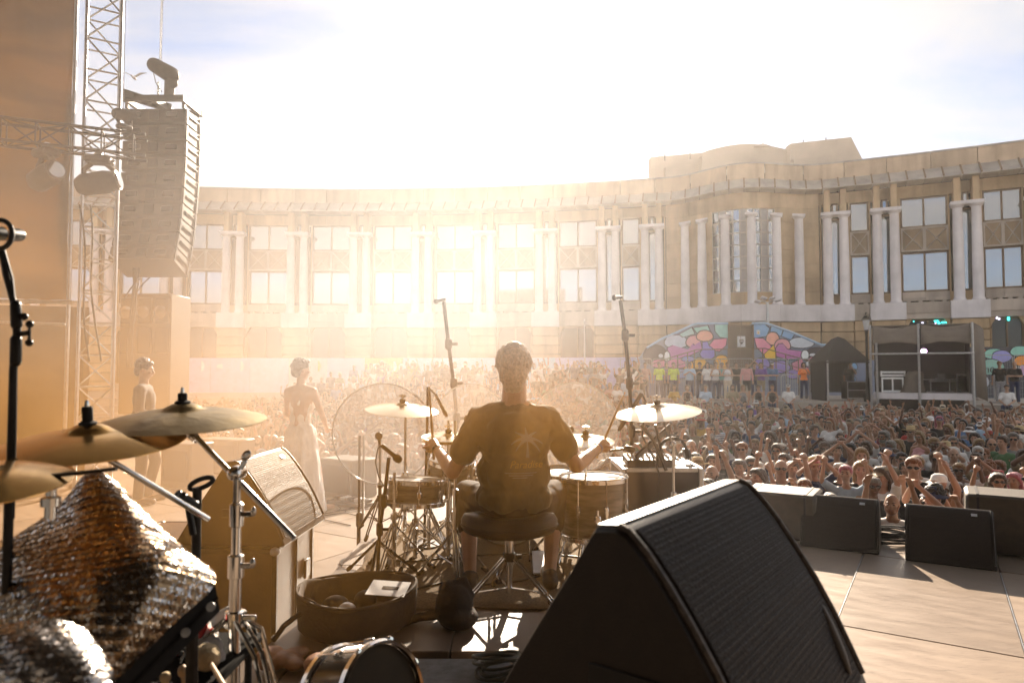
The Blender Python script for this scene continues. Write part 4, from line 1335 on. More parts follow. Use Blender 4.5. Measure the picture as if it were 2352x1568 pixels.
while v_ < 34:
    u_ = -26 + (row % 2) * .3
    while u_ < 26:
        p = uv(u_ + rp.uniform(-.17, .17), v_ + rp.uniform(-.22, .22), 0)
        u_ += rp.uniform(.52, .68)
        r = math.hypot(p.x - BC.x, p.y - BC.y)
        if r > 73.0 or p.y < 5: continue
        p.z = ground_z(p.x, p.y) + rp.uniform(-.03, .03)
        px, py = pix(p + V(0, 0, 1.65))
        if px < 300 or px > 2390: continue
        if r > 67.2 and (px > 1490 or rp.random() < .25): continue
        if p.y > 14 and rp.random() < .12: continue
        spots.append((p.y, p.x, p.z))
    v_ += .66; row += 1
spots.sort()
N_NEAR = 266
def yaw_to_cam(x, y): return math.atan2(x - .5, -(y - 3)) * -1 if False else math.atan2(-(x - .3), y - 3)
def zone(px):
    for lim, t in ((470, 'beyond the lamp rack'), (640, 'left of the singer'), (770, 'behind the singer'), (1000, 'behind the left drum shield'), (1280, 'beyond the drummer'), (1440, 'behind the right drum shield'),
                   (1620, 'behind the equipment case'), (1830, 'behind the large foreground monitor'), (2030, 'above the first floor monitor'), (2240, 'above the second floor monitor'), (9999, 'at the right edge of the crowd')):
        if px < lim: return t
PEOPLE = []
for k, (y, x, z) in enumerate(spots[:N_NEAR]):
    a = attrs()
    o = person(a, (x, y, z), yaw_to_cam(x, y) + rp.uniform(-.6, .6), rp.uniform(.89, 1.03))
    px, py = pix(Vector((x, y, z + 1.65)))
    a['zone'] = zone(px); a['depth'] = 'near the stage' if y < 11.5 else 'in mid crowd'
    PEOPLE.append((o, a, 'audience standing before the stage'))
# the rest of the crowd, too many to tell apart: one object
def mesh_arrays(me):
    n = len(me.vertices); co = np.empty(n * 3); me.vertices.foreach_get('co', co)
    tri = []
    for p in me.polygons:
        vs_ = list(p.vertices)
        for i in range(1, len(vs_) - 1): tri.append((vs_[0], vs_[i], vs_[i + 1]))
    return co.reshape(-1, 3), np.array(tri, dtype=np.int64)
CM = [m for m in SKIN] + [m for m in M_hair.values()] + [m for m in M_cloth.values()] + [M_glass_dark]
CI = {m.name: i for i, m in enumerate(CM)}
LOWC = {}
def low(key, me, shift=None):
    if key not in LOWC:
        LOWC[key] = mesh_arrays(me)
    c, t = LOWC[key]
    return c, t
gl_box = MB().box((0, -.095, .012), (.125, .02, .038)).mesh('glow')
cv, cf, cmi = [], [], []; nv = 0
for (y, x, z) in spots[N_NEAR:]:
    a = attrs(); v = variant(a['pose'], a['sex']); s = rp.uniform(.93, 1.06); yw = yaw_to_cam(x, y) + rp.uniform(-.45, .45)
    Mx = np.array(Matrix.Rotation(yw, 3, 'Z')); H = np.array(v['J']['H'])
    parts = [(*low((a['pose'], a['sex'], 'b'), v['low']), 0, SKIN[a['skin']]), (*low((a['pose'], a['sex'], 't'), v['lowtee']), 0, M_cloth[a['colour']])]
    if a['hair'] in HAIRL: parts.append((*low(('h', a['hair']), HAIRL[a['hair']]), 1, M_hair[a['hcol']]))
    elif a['hair'] in ('curly', 'stubble'): parts.append((*low(('h', 'short'), HAIRL['short']), 1, M_hair[a['hcol']]))
    if a.get('hat'): parts.append((*low(('hat', a['hat']), HATM[a['hat']]), 1, M_cloth['cream'] if a['hatcol'] == 'straw' else M_cloth[a['hatcol']]))
    if a['glasses']: parts.append((*low(('g',), gl_box), 1, M_glass_dark))
    for c, t, ish, m in parts:
        q = (c + H * ish) * s @ Mx.T + np.array((x, y, z))
        cv.append(q); cf.append(t + nv); cmi.append(np.full(len(t), CI[m.name])); nv += len(c)
cv, cf, cmi = np.concatenate(cv), np.concatenate(cf), np.concatenate(cmi)
cm_ = bpy.data.meshes.new('crowd')
cm_.vertices.add(len(cv)); cm_.vertices.foreach_set('co', cv.ravel())
cm_.loops.add(len(cf) * 3); cm_.loops.foreach_set('vertex_index', cf.ravel())
cm_.polygons.add(len(cf)); cm_.polygons.foreach_set('loop_start', np.arange(0, len(cf) * 3, 3)); cm_.polygons.foreach_set('loop_total', np.full(len(cf), 3))
cm_.polygons.foreach_set('material_index', cmi); cm_.polygons.foreach_set('use_smooth', np.ones(len(cf), bool))
for m in CM: cm_.materials.append(m)
cm_.update(calc_edges=True); cm_.validate()
put('crowd', cm_, kind='stuff')
# ------------------------------------------------------------------ square behind the crowd: mural stair, fences, tents, lamps, onlookers
def zp(zx, zy, ox=1500, oy=700, sc=3.92):
    return ((ox + zx / sc) * .9408, (oy + zy / sc) * .9408)
PAINT = {}
def paint(c):
    if c not in PAINT: PAINT[c] = mat('mural_paint', tuple(min(.9, q * 1.3) for q in c), .7, var=.10, scale=3)
    return PAINT[c]
def blob(cx, cy, rx, ry, n=18, seed=0):
    return [(cx + rx * math.cos(2 * PI * i / n) * (1 + .06 * math.sin(3 * 2 * PI * i / n + seed)), cy + ry * math.sin(2 * PI * i / n) * (1 + .05 * math.cos(2 * 2 * PI * i / n + seed))) for i in range(n)]
def grow(poly, k):
    cx = sum(p[0] for p in poly) / len(poly); cy = sum(p[1] for p in poly) / len(poly)
    out = []
    for (x, y) in poly:
        L = math.hypot(x - cx, y - cy) or 1
        out.append((x + (x - cx) / L * k, y + (y - cy) / L * k))
    return out
def flat_poly(pts2, d, off, conv):
    m = MB(); q = [at(*conv(*p), d) for p in pts2]
    m.add([(p.x, d - off, p.z) for p in q], [tuple(range(len(q)))]); return m
MD = 38.2
mural = thing('mural_wall', 'gable shaped stair wall painted with a colourful cartoon mural round a brown door', 'mural wall')
ink = (.03, .028, .035)
for out in ([(165, 790), (310, 590), (460, 500), (600, 440), (740, 372), (800, 358), (1088, 355), (1088, 1250), (165, 1250)], [(1320, 355), (1440, 352), (1500, 370), (1700, 440), (1980, 560), (2095, 560), (2095, 700), (2600, 700), (2600, 1250), (1320, 1250)]):
    q = [at(*zp(*p), MD) for p in out]; m = MB()
    m.prism([(p.x, p.z) for p in q], .4, Matrix.Translation((0, MD, 0))); m.build('wall_panel', paint((.16, .19, .27)), mural)
    m = MB(); up = [at(*zp(*p), MD - .06) for p in (out[1:7] if out[0][0] < 1000 else out[0:6])]
    m.tube([V(p.x, MD - .03, p.z + .03) for p in up], .07, 6); m.build('coping', paint((.30, .42, .55)), mural)
SHAPES = [(blob(390, 650, 110, 95), (.05, .045, .06)), (blob(590, 525, 110, 66), (.45, .50, .60)), ([(960, 360), (1086, 360), (1086, 492), (1010, 480), (965, 425)], (.28, .50, .46)),
    ([(755, 395), (890, 372), (915, 430), (800, 455)], (.28, .48, .46)), ([(620, 455), (738, 392), (765, 450), (655, 480)], (.30, .46, .48)), (blob(770, 525, 84, 62), (.62, .30, .33)),
    (blob(862, 470, 76, 52), (.72, .34, .26)), ([(505, 585), (560, 560), (700, 600), (745, 545), (760, 560), (820, 520), (835, 600), (700, 665), (520, 700)], (.42, .17, .38)),
    ([(895, 575), (950, 505), (1072, 495), (1062, 560), (1000, 615), (920, 605)], (.66, .22, .32)), ([(840, 530), (885, 525), (900, 565), (955, 610), (960, 660), (920, 690), (840, 690), (815, 640), (840, 600)], (.22, .18, .50)),
    (blob(500, 665, 26, 48), (.65, .66, .70)), (blob(440, 660, 22, 20), (.60, .62, .68)), (blob(1020, 735, 74, 84), (.72, .36, .04)), (blob(810, 745, 72, 68), (.72, .38, .05)), (blob(705, 755, 46, 52), (.70, .34, .04)),
    (blob(590, 735, 95, 46), (.52, .20, .33)), (blob(420, 735, 70, 40), (.50, .20, .30)), (blob(700, 690, 60, 24), (.24, .24, .52)), (blob(560, 830, 160, 50), (.20, .26, .46)), (blob(900, 790, 60, 50), (.30, .18, .10)),
    ([(1324, 358), (1438, 356), (1482, 400), (1455, 470), (1340, 490), (1324, 480)], (.20, .36, .56)), ([(1502, 376), (1610, 414), (1590, 470), (1490, 440)], (.22, .38, .56)), ([(1618, 420), (1720, 452), (1690, 505), (1600, 472)], (.22, .36, .54)),
    (blob(1785, 535, 120, 52), (.48, .52, .58)), (blob(1512, 495, 60, 62), (.72, .34, .26)), (blob(1605, 560, 74, 62), (.64, .30, .34)), ([(1338, 492), (1420, 495), (1490, 560), (1505, 620), (1420, 642), (1360, 575)], (.66, .24, .34)),
    ([(1540, 590), (1570, 548), (1610, 545), (1650, 600), (1800, 620), (1795, 690), (1650, 692), (1550, 665)], (.40, .13, .34)), ([(1432, 645), (1520, 558), (1548, 690), (1440, 690)], (.74, .42, .04)),
    (blob(1935, 655, 122, 76), (.05, .045, .055)), (blob(1905, 722, 62, 58), (.58, .22, .30)), (blob(1818, 650, 34, 44), (.65, .68, .72)), (blob(1890, 650, 30, 14), (.60, .62, .66)), (blob(1850, 735, 26, 26), (.68, .68, .70)),
    (blob(1405, 735, 72, 56), (.24, .20, .48)), (blob(1580, 765, 90, 60), (.26, .20, .50)), (blob(1700, 835, 66, 42), (.26, .20, .48)), ([(1690, 730), (1780, 690), (1830, 770), (2090, 850), (2095, 915), (1850, 845), (1700, 790)], (.52, .20, .30)),
    (blob(1960, 880, 60, 36), (.45, .52, .58)), (blob(2200, 760, 110, 60), (.22, .38, .56)), (blob(2180, 880, 130, 60), (.20, .34, .54)), (blob(2060, 930, 70, 40), (.24, .20, .48))]
for k, (poly, c) in enumerate(SHAPES):
    flat_poly(grow(poly, 9), MD, .006 + .004 * (2 * k % 40), zp).build('mural_outline', paint(ink), mural, smooth=0)
    flat_poly(poly, MD, .006 + .004 * (2 * k % 40) + .003, zp).build('mural_shape', paint(c), mural, smooth=0)
m = MB(); a, b = at(*zp(1094, 380), MD), at(*zp(1316, 380), MD)
m.box(((a.x + b.x) / 2, MD + .06, a.z - 1.15), (b.x - a.x, .1, 2.3)); dr = m.build('door', mat('brown_door', (.10, .062, .035), .55, var=.2, scale=3, stretch=(6, 1, 1)), mural)
m = MB()
for x in (a.x - .03, b.x + .03): m.box((x, MD - .01, a.z - 1.1), (.07, .22, 2.4))
m.box(((a.x + b.x) / 2, MD - .01, a.z + .04), (b.x - a.x + .12, .22, .08)); m.build('door_frame', M_frame, mural)
m = MB(); m.box(((a.x + b.x) / 2, MD - .0, a.z - 1.15), (.02, .06, 2.28)); m.build('door_meeting_strip', M_frame, dr)
m = MB(); m.box(((a.x + b.x) / 2, MD + .1, a.z - 3.0), (b.x - a.x + .1, .3, 1.35)); m.build('landing', M_conc, mural)
sg = thing('door_notice', 'white notice with a dark shield emblem fixed on the brown mural door', 'sign')
s0, s1 = at(*zp(1176, 472), MD), at(*zp(1253, 576), MD)
m = MB(); m.box(((s0.x + s1.x) / 2, MD - .0, (s0.z + s1.z) / 2), (s1.x - s0.x, .03, s0.z - s1.z)); m.build('board', mat('notice_white', (.70, .70, .70), .5), sg)
cx, cz, w = (s0.x + s1.x) / 2, (s0.z + s1.z) / 2, (s1.x - s0.x)
m = MB(); m.add([(cx + w * px_, MD - .02, cz + w * pz) for px_, pz in ((-.3, .25), (-.15, .30), (0, .25), (.15, .30), (.3, .25), (.27, -.05), (.13, -.28), (0, -.36), (-.13, -.28), (-.27, -.05))], [tuple(range(10))]); m.build('shield_emblem', M_dark, sg, smooth=0)
m = MB(); m.box((cx, MD - .022, cz + .02), (w * .42, .003, w * .12)); m.box((cx, MD - .02, cz + w * .5), (w * .7, .003, w * .05)); m.build('emblem_band', M_pale, sg)
yw_ = thing('warning_sign', 'small white sign with a yellow triangle on the blue mural wall right of the door', 'sign')
c = at(*zp(1364, 437), MD); m = MB(); m.box((c.x, MD - .2, c.z), (.17, .03, .24)); m.build('board', mat('notice_white2', (.70, .70, .70), .5), yw_)
m = MB(); m.add([(c.x - .06, MD - .218, c.z - .06), (c.x + .06, MD - .218, c.z - .06), (c.x, MD - .218, c.z + .06)], [(0, 1, 2)]); m.build('triangle', mat('sign_yellow', (.75, .5, .02), .5), yw_, smooth=0)
# stair rails in front of the mural
rail = thing('stair_railing', 'dark handrail following both stair flights before the mural wall', 'railing')
RD = 36.8
def rail_line(pts, r=.03): 
    m = MB(); m.tube([at(*zp(*p), RD) for p in pts], r, 6); return m
rail_line([(360, 740), (510, 685), (790, 600), (1090, 596), (1330, 592), (1440, 588), (1800, 690), (2040, 785)]).build('handrail', M_frame, rail)
for dz in (95, 170):
    rail_line([(360, 740 + dz), (510, 685 + dz), (790, 600 + dz), (1440, 588 + dz), (1800, 690 + dz), (2040, 785 + dz)], .02).build('mid_rail', M_frame, rail)
for (x, y) in ((505, 688), (605, 655), (700, 628), (765, 607), (962, 598), (1087, 596), (1322, 592), (1418, 589), (1545, 618), (1640, 645), (1760, 680), (1970, 758)):
    p = at(*zp(x, y), RD); m = MB(); m.tube([p, V(p.x, p.y, TZ)], .03, 6); m.build('post', M_frame, rail)

# painted hoarding along the terrace on the left, mural wall on the right
hoard = thing('painted_hoarding', 'long low hoarding of pastel painted panels along the foot of the crescent building', 'hoarding')
HC = [(.42, .40, .58), (.36, .36, .58), (.40, .44, .60), (.58, .52, .50), (.50, .46, .58), (.72, .42, .12), (.52, .50, .60), (.40, .52, .66), (.30, .44, .62), (.34, .50, .62)]
hr = 79.5; p_ = phi_of(392, hr); k = 0
while p_ < phi_of(1478, hr):
    q = p_ + 2.4 / hr; m = MB(); vs_ = []
    for a_ in (p_ + .01 / hr, q - .01 / hr):
        for (r_, z_) in ((hr, TZ), (hr + .1, TZ), (hr + .1, 2.42), (hr, 2.42)): vs_.append((BC.x + r_ * math.sin(a_), BC.y + r_ * math.cos(a_), z_))
    m.add(vs_, [(0, 1, 2, 3), (4, 7, 6, 5), (0, 4, 5, 1), (1, 5, 6, 2), (2, 6, 7, 3), (3, 7, 4, 0)])
    m.build('painted_panel', paint(HC[k % 10]), hoard); k += 1
    if k % 3 == 1 or k % 4 == 2:
        m = MB(); n_ = 14
        for sgn in (0,):
            cen = (p_ + q) / 2
            pts = [(BC.x + (hr - .006) * math.sin(cen + .85 * math.cos(2 * PI * i / n_) / hr), BC.y + (hr - .006) * math.cos(cen + .85 * math.cos(2 * PI * i / n_) / hr), 1.9 + .42 * math.sin(2 * PI * i / n_) + .1 * math.sin(4 * PI * i / n_)) for i in range(n_)]
            m.add(pts, [tuple(range(n_))])
        m.build('painted_shape', paint([(.72, .44, .10), (.60, .62, .70), (.28, .50, .60), (.60, .30, .36)][k % 4]), hoard, smooth=0)
    p_ = q
z6 = lambda x, y: zp(x, y, 2000, 700, 4.704)
MR = 34.5
rm = thing('graffiti_wall', 'low wall with bold leaf shaped graffiti right of the sound tent', 'mural wall')
q = [at(*z6(*p), MR) for p in ((1700, 690), (3000, 690), (3000, 1400), (1700, 1400))]
m = MB(); m.prism([(p.x, p.z) for p in q], .3, Matrix.Translation((0, MR, 0))); m.build('wall_panel', paint((.05, .05, .06)), rm)
for k, (poly, c) in enumerate(((blob(1850, 740, 60, 60), (.55, .16, .08)), (blob(2010, 770, 120, 60), (.24, .48, .40)), (blob(2090, 800, 110, 70, seed=1), (.26, .26, .52)), (blob(1960, 920, 150, 85, seed=2), (.22, .42, .36)), (blob(2300, 740, 110, 60), (.24, .48, .40)), (blob(2330, 850, 100, 60), (.70, .26, .04)), (blob(2340, 960, 60, 60), (.45, .28, .45)), (blob(2500, 800, 120, 90), (.24, .26, .50)), (blob(1900, 1090, 40, 60), (.40, .42, .46)))):
    flat_poly(grow(poly, 10), MR, .006 + .008 * k, z6).build('mural_outline', paint(ink), rm, smooth=0)
    flat_poly(poly, MR, .01 + .008 * k, z6).build('mural_shape', paint(c), rm, smooth=0)
def text_mesh(s, size, name, shear=0.0, extr=.0):
    c = bpy.data.curves.new('t', 'FONT'); c.body = s; c.size = size; c.shear = shear; c.extrude = extr; c.align_x = 'CENTER'; c.align_y = 'CENTER'; c.resolution_u = 4
    o = bpy.data.objects.new('t', c); TMP.collection.objects.link(o); vl = TMP.view_layers[0]; vl.update()
    me = bpy.data.meshes.new_from_object(o.evaluated_get(vl.depsgraph)); me.name = name
    bpy.data.objects.remove(o); bpy.data.curves.remove(c); return me
for s, x, y, sz, mt in (('ane', 1900, 950, .55, M_dark), ('eurns', 2290, 915, .42, M_pale)):
    me = text_mesh(s, sz, 'graffiti_lettering', .25); me.materials.clear(); me.materials.append(mt)
    p = at(*z6(x, y), MR); put('graffiti_lettering', me, rm, loc=(p.x, MR - .12, p.z), rot=(R(90), R(-8), 0))

M_wire = mat('fence_wire', (.42, .42, .42), .45, metal=.8)
def fence_panel(label, A, B, z0, h, group):
    A, B = Vector(A), Vector(B); d = B - A; L = d.length
    t = thing('fence_panel', label, 'fence', (A.x, A.y, z0), math.atan2(d.y, d.x), group)
    m = MB(); r = .1
    m.tube([(0, 0, .1), (0, 0, h - r), (r * .3, 0, h - r * .3), (r, 0, h), (L - r, 0, h), (L - r * .3, 0, h - r * .3), (L, 0, h - r), (L, 0, .1), (L * .5, 0, .1)], .021, 6, closed=True); m.build('frame', M_wire, t)
    m = MB(); n = 14
    for i in range(1, n): m.tube([(L * i / n, 0, .1), (L * i / n, 0, h)], .0045, 3, cap=False)
    for j in range(1, 7): m.tube([(0, 0, h * j / 7), (L, 0, h * j / 7)], .0045, 3, cap=False)
    w = m.build('wire_mesh', M_wire, t); w['kind'] = 'stuff'
    for x in (0, L):
        m = MB(); m.box((x, 0, .06), (.25, .6, .12), b=.03); m.build('foot', M_conc, t)
    return t
fx = [1425, 1500, 1578, 1655, 1733, 1810, 1895]
fl = ['left end of the fence row, half behind the right microphone stand', 'under the left wing of the mural', 'left of the mural door', 'straight below the mural door', 'right of the mural door', 'under the right wing of the mural']
for k in range(6):
    a, b = at(fx[k], 850, 34.6), at(fx[k + 1] - 3, 850, 34.4)
    fence_panel('wire mesh fence panel ' + fl[k], (a.x, a.y, 0), (b.x, b.y, 0), TZ, 1.98, 'fence panels before the mural')
a, b = at(2246, 850, 31.8), at(2326, 850, 31.4); fence_panel('wire mesh fence panel beside the sound tent before the graffiti wall', (a.x, a.y, 0), (b.x, b.y, 0), TZ, 2.1, 'fence panels by the graffiti')
a, b = at(2330, 850, 31.4), at(2410, 850, 31.0); fence_panel('wire mesh fence panel at the far right before the graffiti wall', (a.x, a.y, 0), (b.x, b.y, 0), TZ, 2.1, 'fence panels by the graffiti')
def barrier(label, px, d, rz, z=None):
    p = at(px, 850, d); t = thing('crowd_barrier', label, 'barrier', (p.x, d, ground_z(p.x, d)), rz)
    m = MB(); m.tube([(-.45, 0, .1), (-.45, 0, 1.1), (-.35, 0, 1.2), (.35, 0, 1.2), (.45, 0, 1.1), (.45, 0, .1)], .02, 6)
    m.tube([(-.45, 0, .25), (.45, 0, .25)], .018, 6); m.build('frame', M_steel, t)
    for i in range(1, 8):
        q = MB(); q.tube([(-.45 + .9 * i / 8, 0, .25), (-.45 + .9 * i / 8, 0, 1.19)], .008, 5); q.build('bar', M_steel, t)
    for s in (-.4, .4):
        q = MB(); q.tube([(s, -.3, .02), (s, .3, .02)], .02, 5); q.build('foot', M_steel, t)
barrier('grey metal crowd barrier beside the person in the orange vest', 1815, 31, R(8))
barrier('grey metal crowd barrier at the right by the graffiti wall', 2285, 29.5, R(50))

# gazebo
gd = 31.0
gz0 = at(1902, 900, gd); gw = (at(1997, 900, gd) - gz0).x
gaz = thing('black_gazebo', 'black pop up gazebo with a peaked roof left of the sound tent', 'gazebo', (gz0.x + gw / 2, gd + gw / 2, TZ))
h0 = at(0, 833, gd).z - TZ; hp_ = at(0, 783, gd).z - TZ + .25
M_gaz = mat('gazebo_cloth', (.016, .015, .015), .75, var=.2, bump=.1)
m = MB(); w2 = gw / 2 + .04
pts = []
for (f, z) in ((1, h0), (.98, h0 + .14), (.55, h0 + .14 + (hp_ - h0 - .14) * .50), (.22, hp_ - .12), (0, hp_)):
    if f == 0: pts.append((0, 0, z))
    else: pts += [(x * w2 * f * (1 - sg_ * .03), y * w2 * f * (1 - sg_ * .03), z) for x, y, sg_ in ((-1, -1, 0), (0, -1, 1), (1, -1, 0), (1, 0, 1), (1, 1, 0), (0, 1, 1), (-1, 1, 0), (-1, 0, 1))]
fs = []
for j in range(3):
    for i in range(8): fs.append((j * 8 + i, j * 8 + (i + 1) % 8, j * 8 + 8 + (i + 1) % 8, j * 8 + 8 + i))
for i in range(8): fs.append((24 + i, 24 + (i + 1) % 8, 32))
m.add(pts, fs); r_ = m.build('roof', M_gaz, gaz, fix=True)
so = r_.modifiers.new('t', 'SOLIDIFY'); so.thickness = .02
for sx_ in (-1, 1):
    for sy in (-1, 1):
        m = MB(); m.box((sx_ * gw / 2, sy * gw / 2, h0 / 2 + .05), (.06, .06, h0 + .1)); m.build('leg', M_steel, gaz)
m = MB(); m.box((gw * .02, gw / 2, h0 * .6), (gw, .03, h0 * .8)); m.box((-gw / 2 + .05, .1, h0 / 2), (.04, gw * .8, h0)); m.build('back_wall', M_gaz, gaz)
m = MB(); 
t = thing('equipment_case', 'black road case with pale edges on the floor inside the gazebo', 'case', (gz0.x + gw * .72, gd + .3, TZ))
m.box((0, 0, .5), (.95, .6, .8), b=.02); m.build('body', M_black, t)
for z in (.14, .5, .88):
    m = MB(); m.box((0, -.305, z), (.95, .02, .035)); m.build('edge_strip', M_alu, t)
for x in (-.46, .46):
    m = MB(); m.box((x, -.305, .5), (.035, .022, .78)); m.build('edge_strip', M_alu, t)

# sound tent on scaffold poles
TD = 28.6; dz_ = at(0, 901, TD).z
t0, t1, tm = at(2003, 900, TD).x, at(2236, 900, TD).x, at(2112, 900, TD).x
tent = thing('sound_tent', 'scaffold framed sound tent with a grey sheeted roof and a pale deck', 'tent', (t0, TD, 0), R(-30))
t1, tm = t0 + 3.53, t0 + 1.71
ztop = at(0, 748, TD + .4).z; zeav = at(0, 793, TD).z; wT = t1 - t0
M_sheet = mat('tent_sheet', (.15, .12, .095), .75, var=.2, scale=2, bump=.3, bscale=5)
def sheet(x0, x1, seed):
    m = MB(); nx, ny = 16, 6; pts = []
    for j in range(ny + 1):
        for i in range(nx + 1):
            s, tt = i / nx, j / ny
            sag = .14 * math.sin(PI * s) * (1 - .4 * tt)
            z = ztop + (zeav - ztop) * tt - sag * (1 - tt) + .03 * noise.noise((s * 4, tt * 2, seed)) + (.10 * math.sin(PI * s) * tt)
            y = .5 - .5 * tt + .12 * noise.noise((s * 3, tt * 3, seed + 4)) - .05 * math.sin(PI * s)
            pts.append((x0 + (x1 - x0) * s, y - .05, z))
    m.add(pts, [(j * (nx + 1) + i, j * (nx + 1) + i + 1, (j + 1) * (nx + 1) + i + 1, (j + 1) * (nx + 1) + i) for j in range(ny) for i in range(nx)])
    o = m.build('roof_sheet', M_sheet, tent, fix=False, smooth=80); s_ = o.modifiers.new('t', 'SOLIDIFY'); s_.thickness = .015
sheet(0.05, tm - t0 - .03, 1); sheet(tm - t0 + .09, wT - .02, 7)
m = MB(); m.box((wT / 2, 1.7, ztop - .03), (wT, 2.4, .05)); m.build('roof_top', M_sheet, tent)
m = MB(); m.box((wT / 2, 2.9, (ztop + dz_) / 2), (wT, .04, ztop - dz_)); m.box((wT - .05, 1.8, (ztop + dz_) / 2), (.03, 2.2, ztop - dz_)); m.build('side_sheet', M_gaz, tent)
for x in (-.02, .2, tm - t0, wT):
    m = MB(); m.tube([(x, -.1, ground_z(t0 + x, TD) - .02), (x, -.1, ztop if x != .2 else zeav + .1)], .045, 7); m.build('pole', M_steel, tent)
m = MB(); zz_ = at(0, 813, TD).z; m.tube([(-.05, -.17, zz_), (wT + .05, -.17, zz_)], .035, 7); m.build('rail', M_steel, tent)
m = MB(); m.box((wT / 2, 1.4, dz_ - .13), (wT - .1, 2.9, .24)); m.build('deck', M_pale, tent)
m = MB(); m.box((wT / 2, 1.7, (GZ + dz_) / 2 - .2), (wT - .5, 3.0, dz_ - GZ - .2)); m.build('deck_support', M_dark, tent)
m = MB(); fl_ = [(0, 0, ztop), (.05, 0, dz_ - .1), (.45, .5, dz_ - .3), (.40, .9, ztop - .25), (.25, .5, ztop - .12)]
m.add([(wT + .05 + x, y, z) for x, y, z in fl_], [(0, 1, 2, 4), (4, 2, 3)]); o = m.build('side_flap', M_sheet, tent, fix=False); s_ = o.modifiers.new('t', 'SOLIDIFY'); s_.thickness = .015
def case(name, label, x0, x1, y0, y1, d, dep=.6, doors=2, cat='case', base=None):
    """black case with pale edging; D-picture outline at depth d"""
    a, b = at(x0, y0, d), at(x1, y1, d); z0 = b.z if base is None else base
    t = thing(name, label, cat, ((a.x + b.x) / 2, d + dep / 2, z0)); w, h = b.x - a.x, a.z - z0
    m = MB(); m.box((0, 0, h / 2), (w, dep, h), b=.01); m.build('body', M_black, t)
    e = .018 * d / 12
    for z in (e, h - e): 
        m = MB(); m.box((0, -dep / 2 - .004, z), (w, .02, e * 1.6)); m.build('edge_strip', M_alu, t)
    for i in range(doors + 1):
        m = MB(); m.box((-w / 2 + w * i / doors, -dep / 2 - .005, h / 2), (e * 1.4, .022, h)); m.build('edge_strip', M_alu, t)
    return t
case('road_case', 'two door road case with pale edging at the left end of the sound tent', 2026, 2074, 866, 900, TD + .3, doors=2, base=dz_)
case('mixing_desk_case', 'wide low mixing desk case on top of the road case in the sound tent', 2024, 2078, 852, 864, TD + .35, doors=1)
case('equipment_rack', 'dark equipment rack at the right end of the sound tent', 2198, 2222, 859, 900, TD + .5, doors=1, base=dz_)
tb_ = thing('keyboard_table', 'long narrow table with a pale edge in the right bay of the sound tent', 'table', at(2159, 871, TD + .5))
bl = tb_.location.z - dz_
m = MB(); m.box((0, 0, 0), (1.15, .45, .05)); m.box((0, -.2, -.07), (1.15, .04, .05)); m.build('top', M_alu, tb_)
for s in (-1, 1):
    m = MB(); m.tube([(s * .4, 0, -.03), (s * .4, 0, -bl)], .025, 6); m.tube([(s * .4 - .2, 0, -bl + .02), (s * .4 + .2, 0, -bl + .02)], .02, 5); m.build('leg', M_steel, tb_)
lt = thing('laptop', 'small pale laptop open on the table in the sound tent', 'laptop', at(2161, 869, TD + .45))
m = MB(); m.box((0, .05, .01), (.3, .2, .015)); m.build('base', M_alu, lt); m = MB(); m.box((0, -.04, .1), (.3, .012, .19), rot=(R(-12), 0, 0)); m.build('screen', M_alu, lt)
hp2 = MB(); rn = random.Random(2); c = at(2098, 885, TD + .2)
pts = []; fs = []
for j in range(9):
    for i in range(14):
        a_ = 2 * PI * i / 14; t_ = j / 8; rr = (.48 - .22 * t_ + .10 * noise.noise((math.cos(a_) * 2, math.sin(a_) * 2, t_ * 3)))
        pts.append((c.x + rr * 1.15 * math.cos(a_) + .12 * t_, TD + .25 + rr * .6 * math.sin(a_), dz_ - .1 + (at(0, 853, TD).z - dz_ + .1) * t_ + .06 * noise.noise((a_, t_ * 4, 2))))
for j in range(8):
    for i in range(14): fs.append((j * 14 + i, j * 14 + (i + 1) % 14, j * 14 + 14 + (i + 1) % 14, j * 14 + 14 + i))
fs.append(tuple(range(8 * 14, 9 * 14))); hp2.add(pts, fs)
tag(hp2.build('draped_sheet', M_sheet, smooth=80), 'crumpled dark sheet draped over gear in the middle of the sound tent', 'sheet')
lm = MB(); lm.ell((0, 0, 0), (.12, .12, .10)); M_mag = mat('magenta_lamp', (.8, .3, .8), emit=(1, .55, 1), estr=3.0)
lg = thing('tent_lamp', 'small lit lamp glowing magenta under the roof of the sound tent', 'lamp', at(2122, 806, TD + .8)); lm.build('bulb', M_mag, lg); m = MB(); m.tube([(0, 0, .08), (0, 0, ztop - lg.location.z - .05)], .015, 5); m.build('cord', M_rubber, lg)
# lamps of the square
ld = 30.6; lb = at(1993, 900, ld); lz = ground_z(lb.x, ld)
lp = thing('street_lamp', 'old fashioned lantern street lamp between the gazebo and the sound tent', 'street lamp', (lb.x, ld, lz))
zt = at(0, 716, ld).z - lz
m = MB(); m.lathe([(0, 0), (.16, 0), (.16, .25), (.09, .35), (.075, 1.0), (.06, 1.1), (.05, zt - 1.0), (.07, zt - .95), (.05, zt - .9), (0, zt - .88)], 12); m.build('post', M_blackm, lp)
m = MB(); m.lathe([(0, zt - .34), (.22, zt - .36), (.19, zt - .30), (.09, zt - .2), (.11, zt - .16), (.03, zt - .12), (.05, zt - .06), (0, zt)], 8); m.lathe([(0, zt - .9), (.08, zt - .88), (.10, zt - .82), (0, zt - .8)], 8); m.build('lantern_cap', M_blackm, lp)
m = MB(); m.lathe([(.10, zt - .81), (.17, zt - .37)], 6); m.build('lantern_glass', mat('lantern_glass', (.6, .6, .6), .1, spec=.8), lp)
md = 39.0; mb_ = at(1765, 850, md)
ml_ = thing('light_mast', 'pale mast carrying four floodlight heads above the mural wall', 'street lamp', (mb_.x, md, TZ))
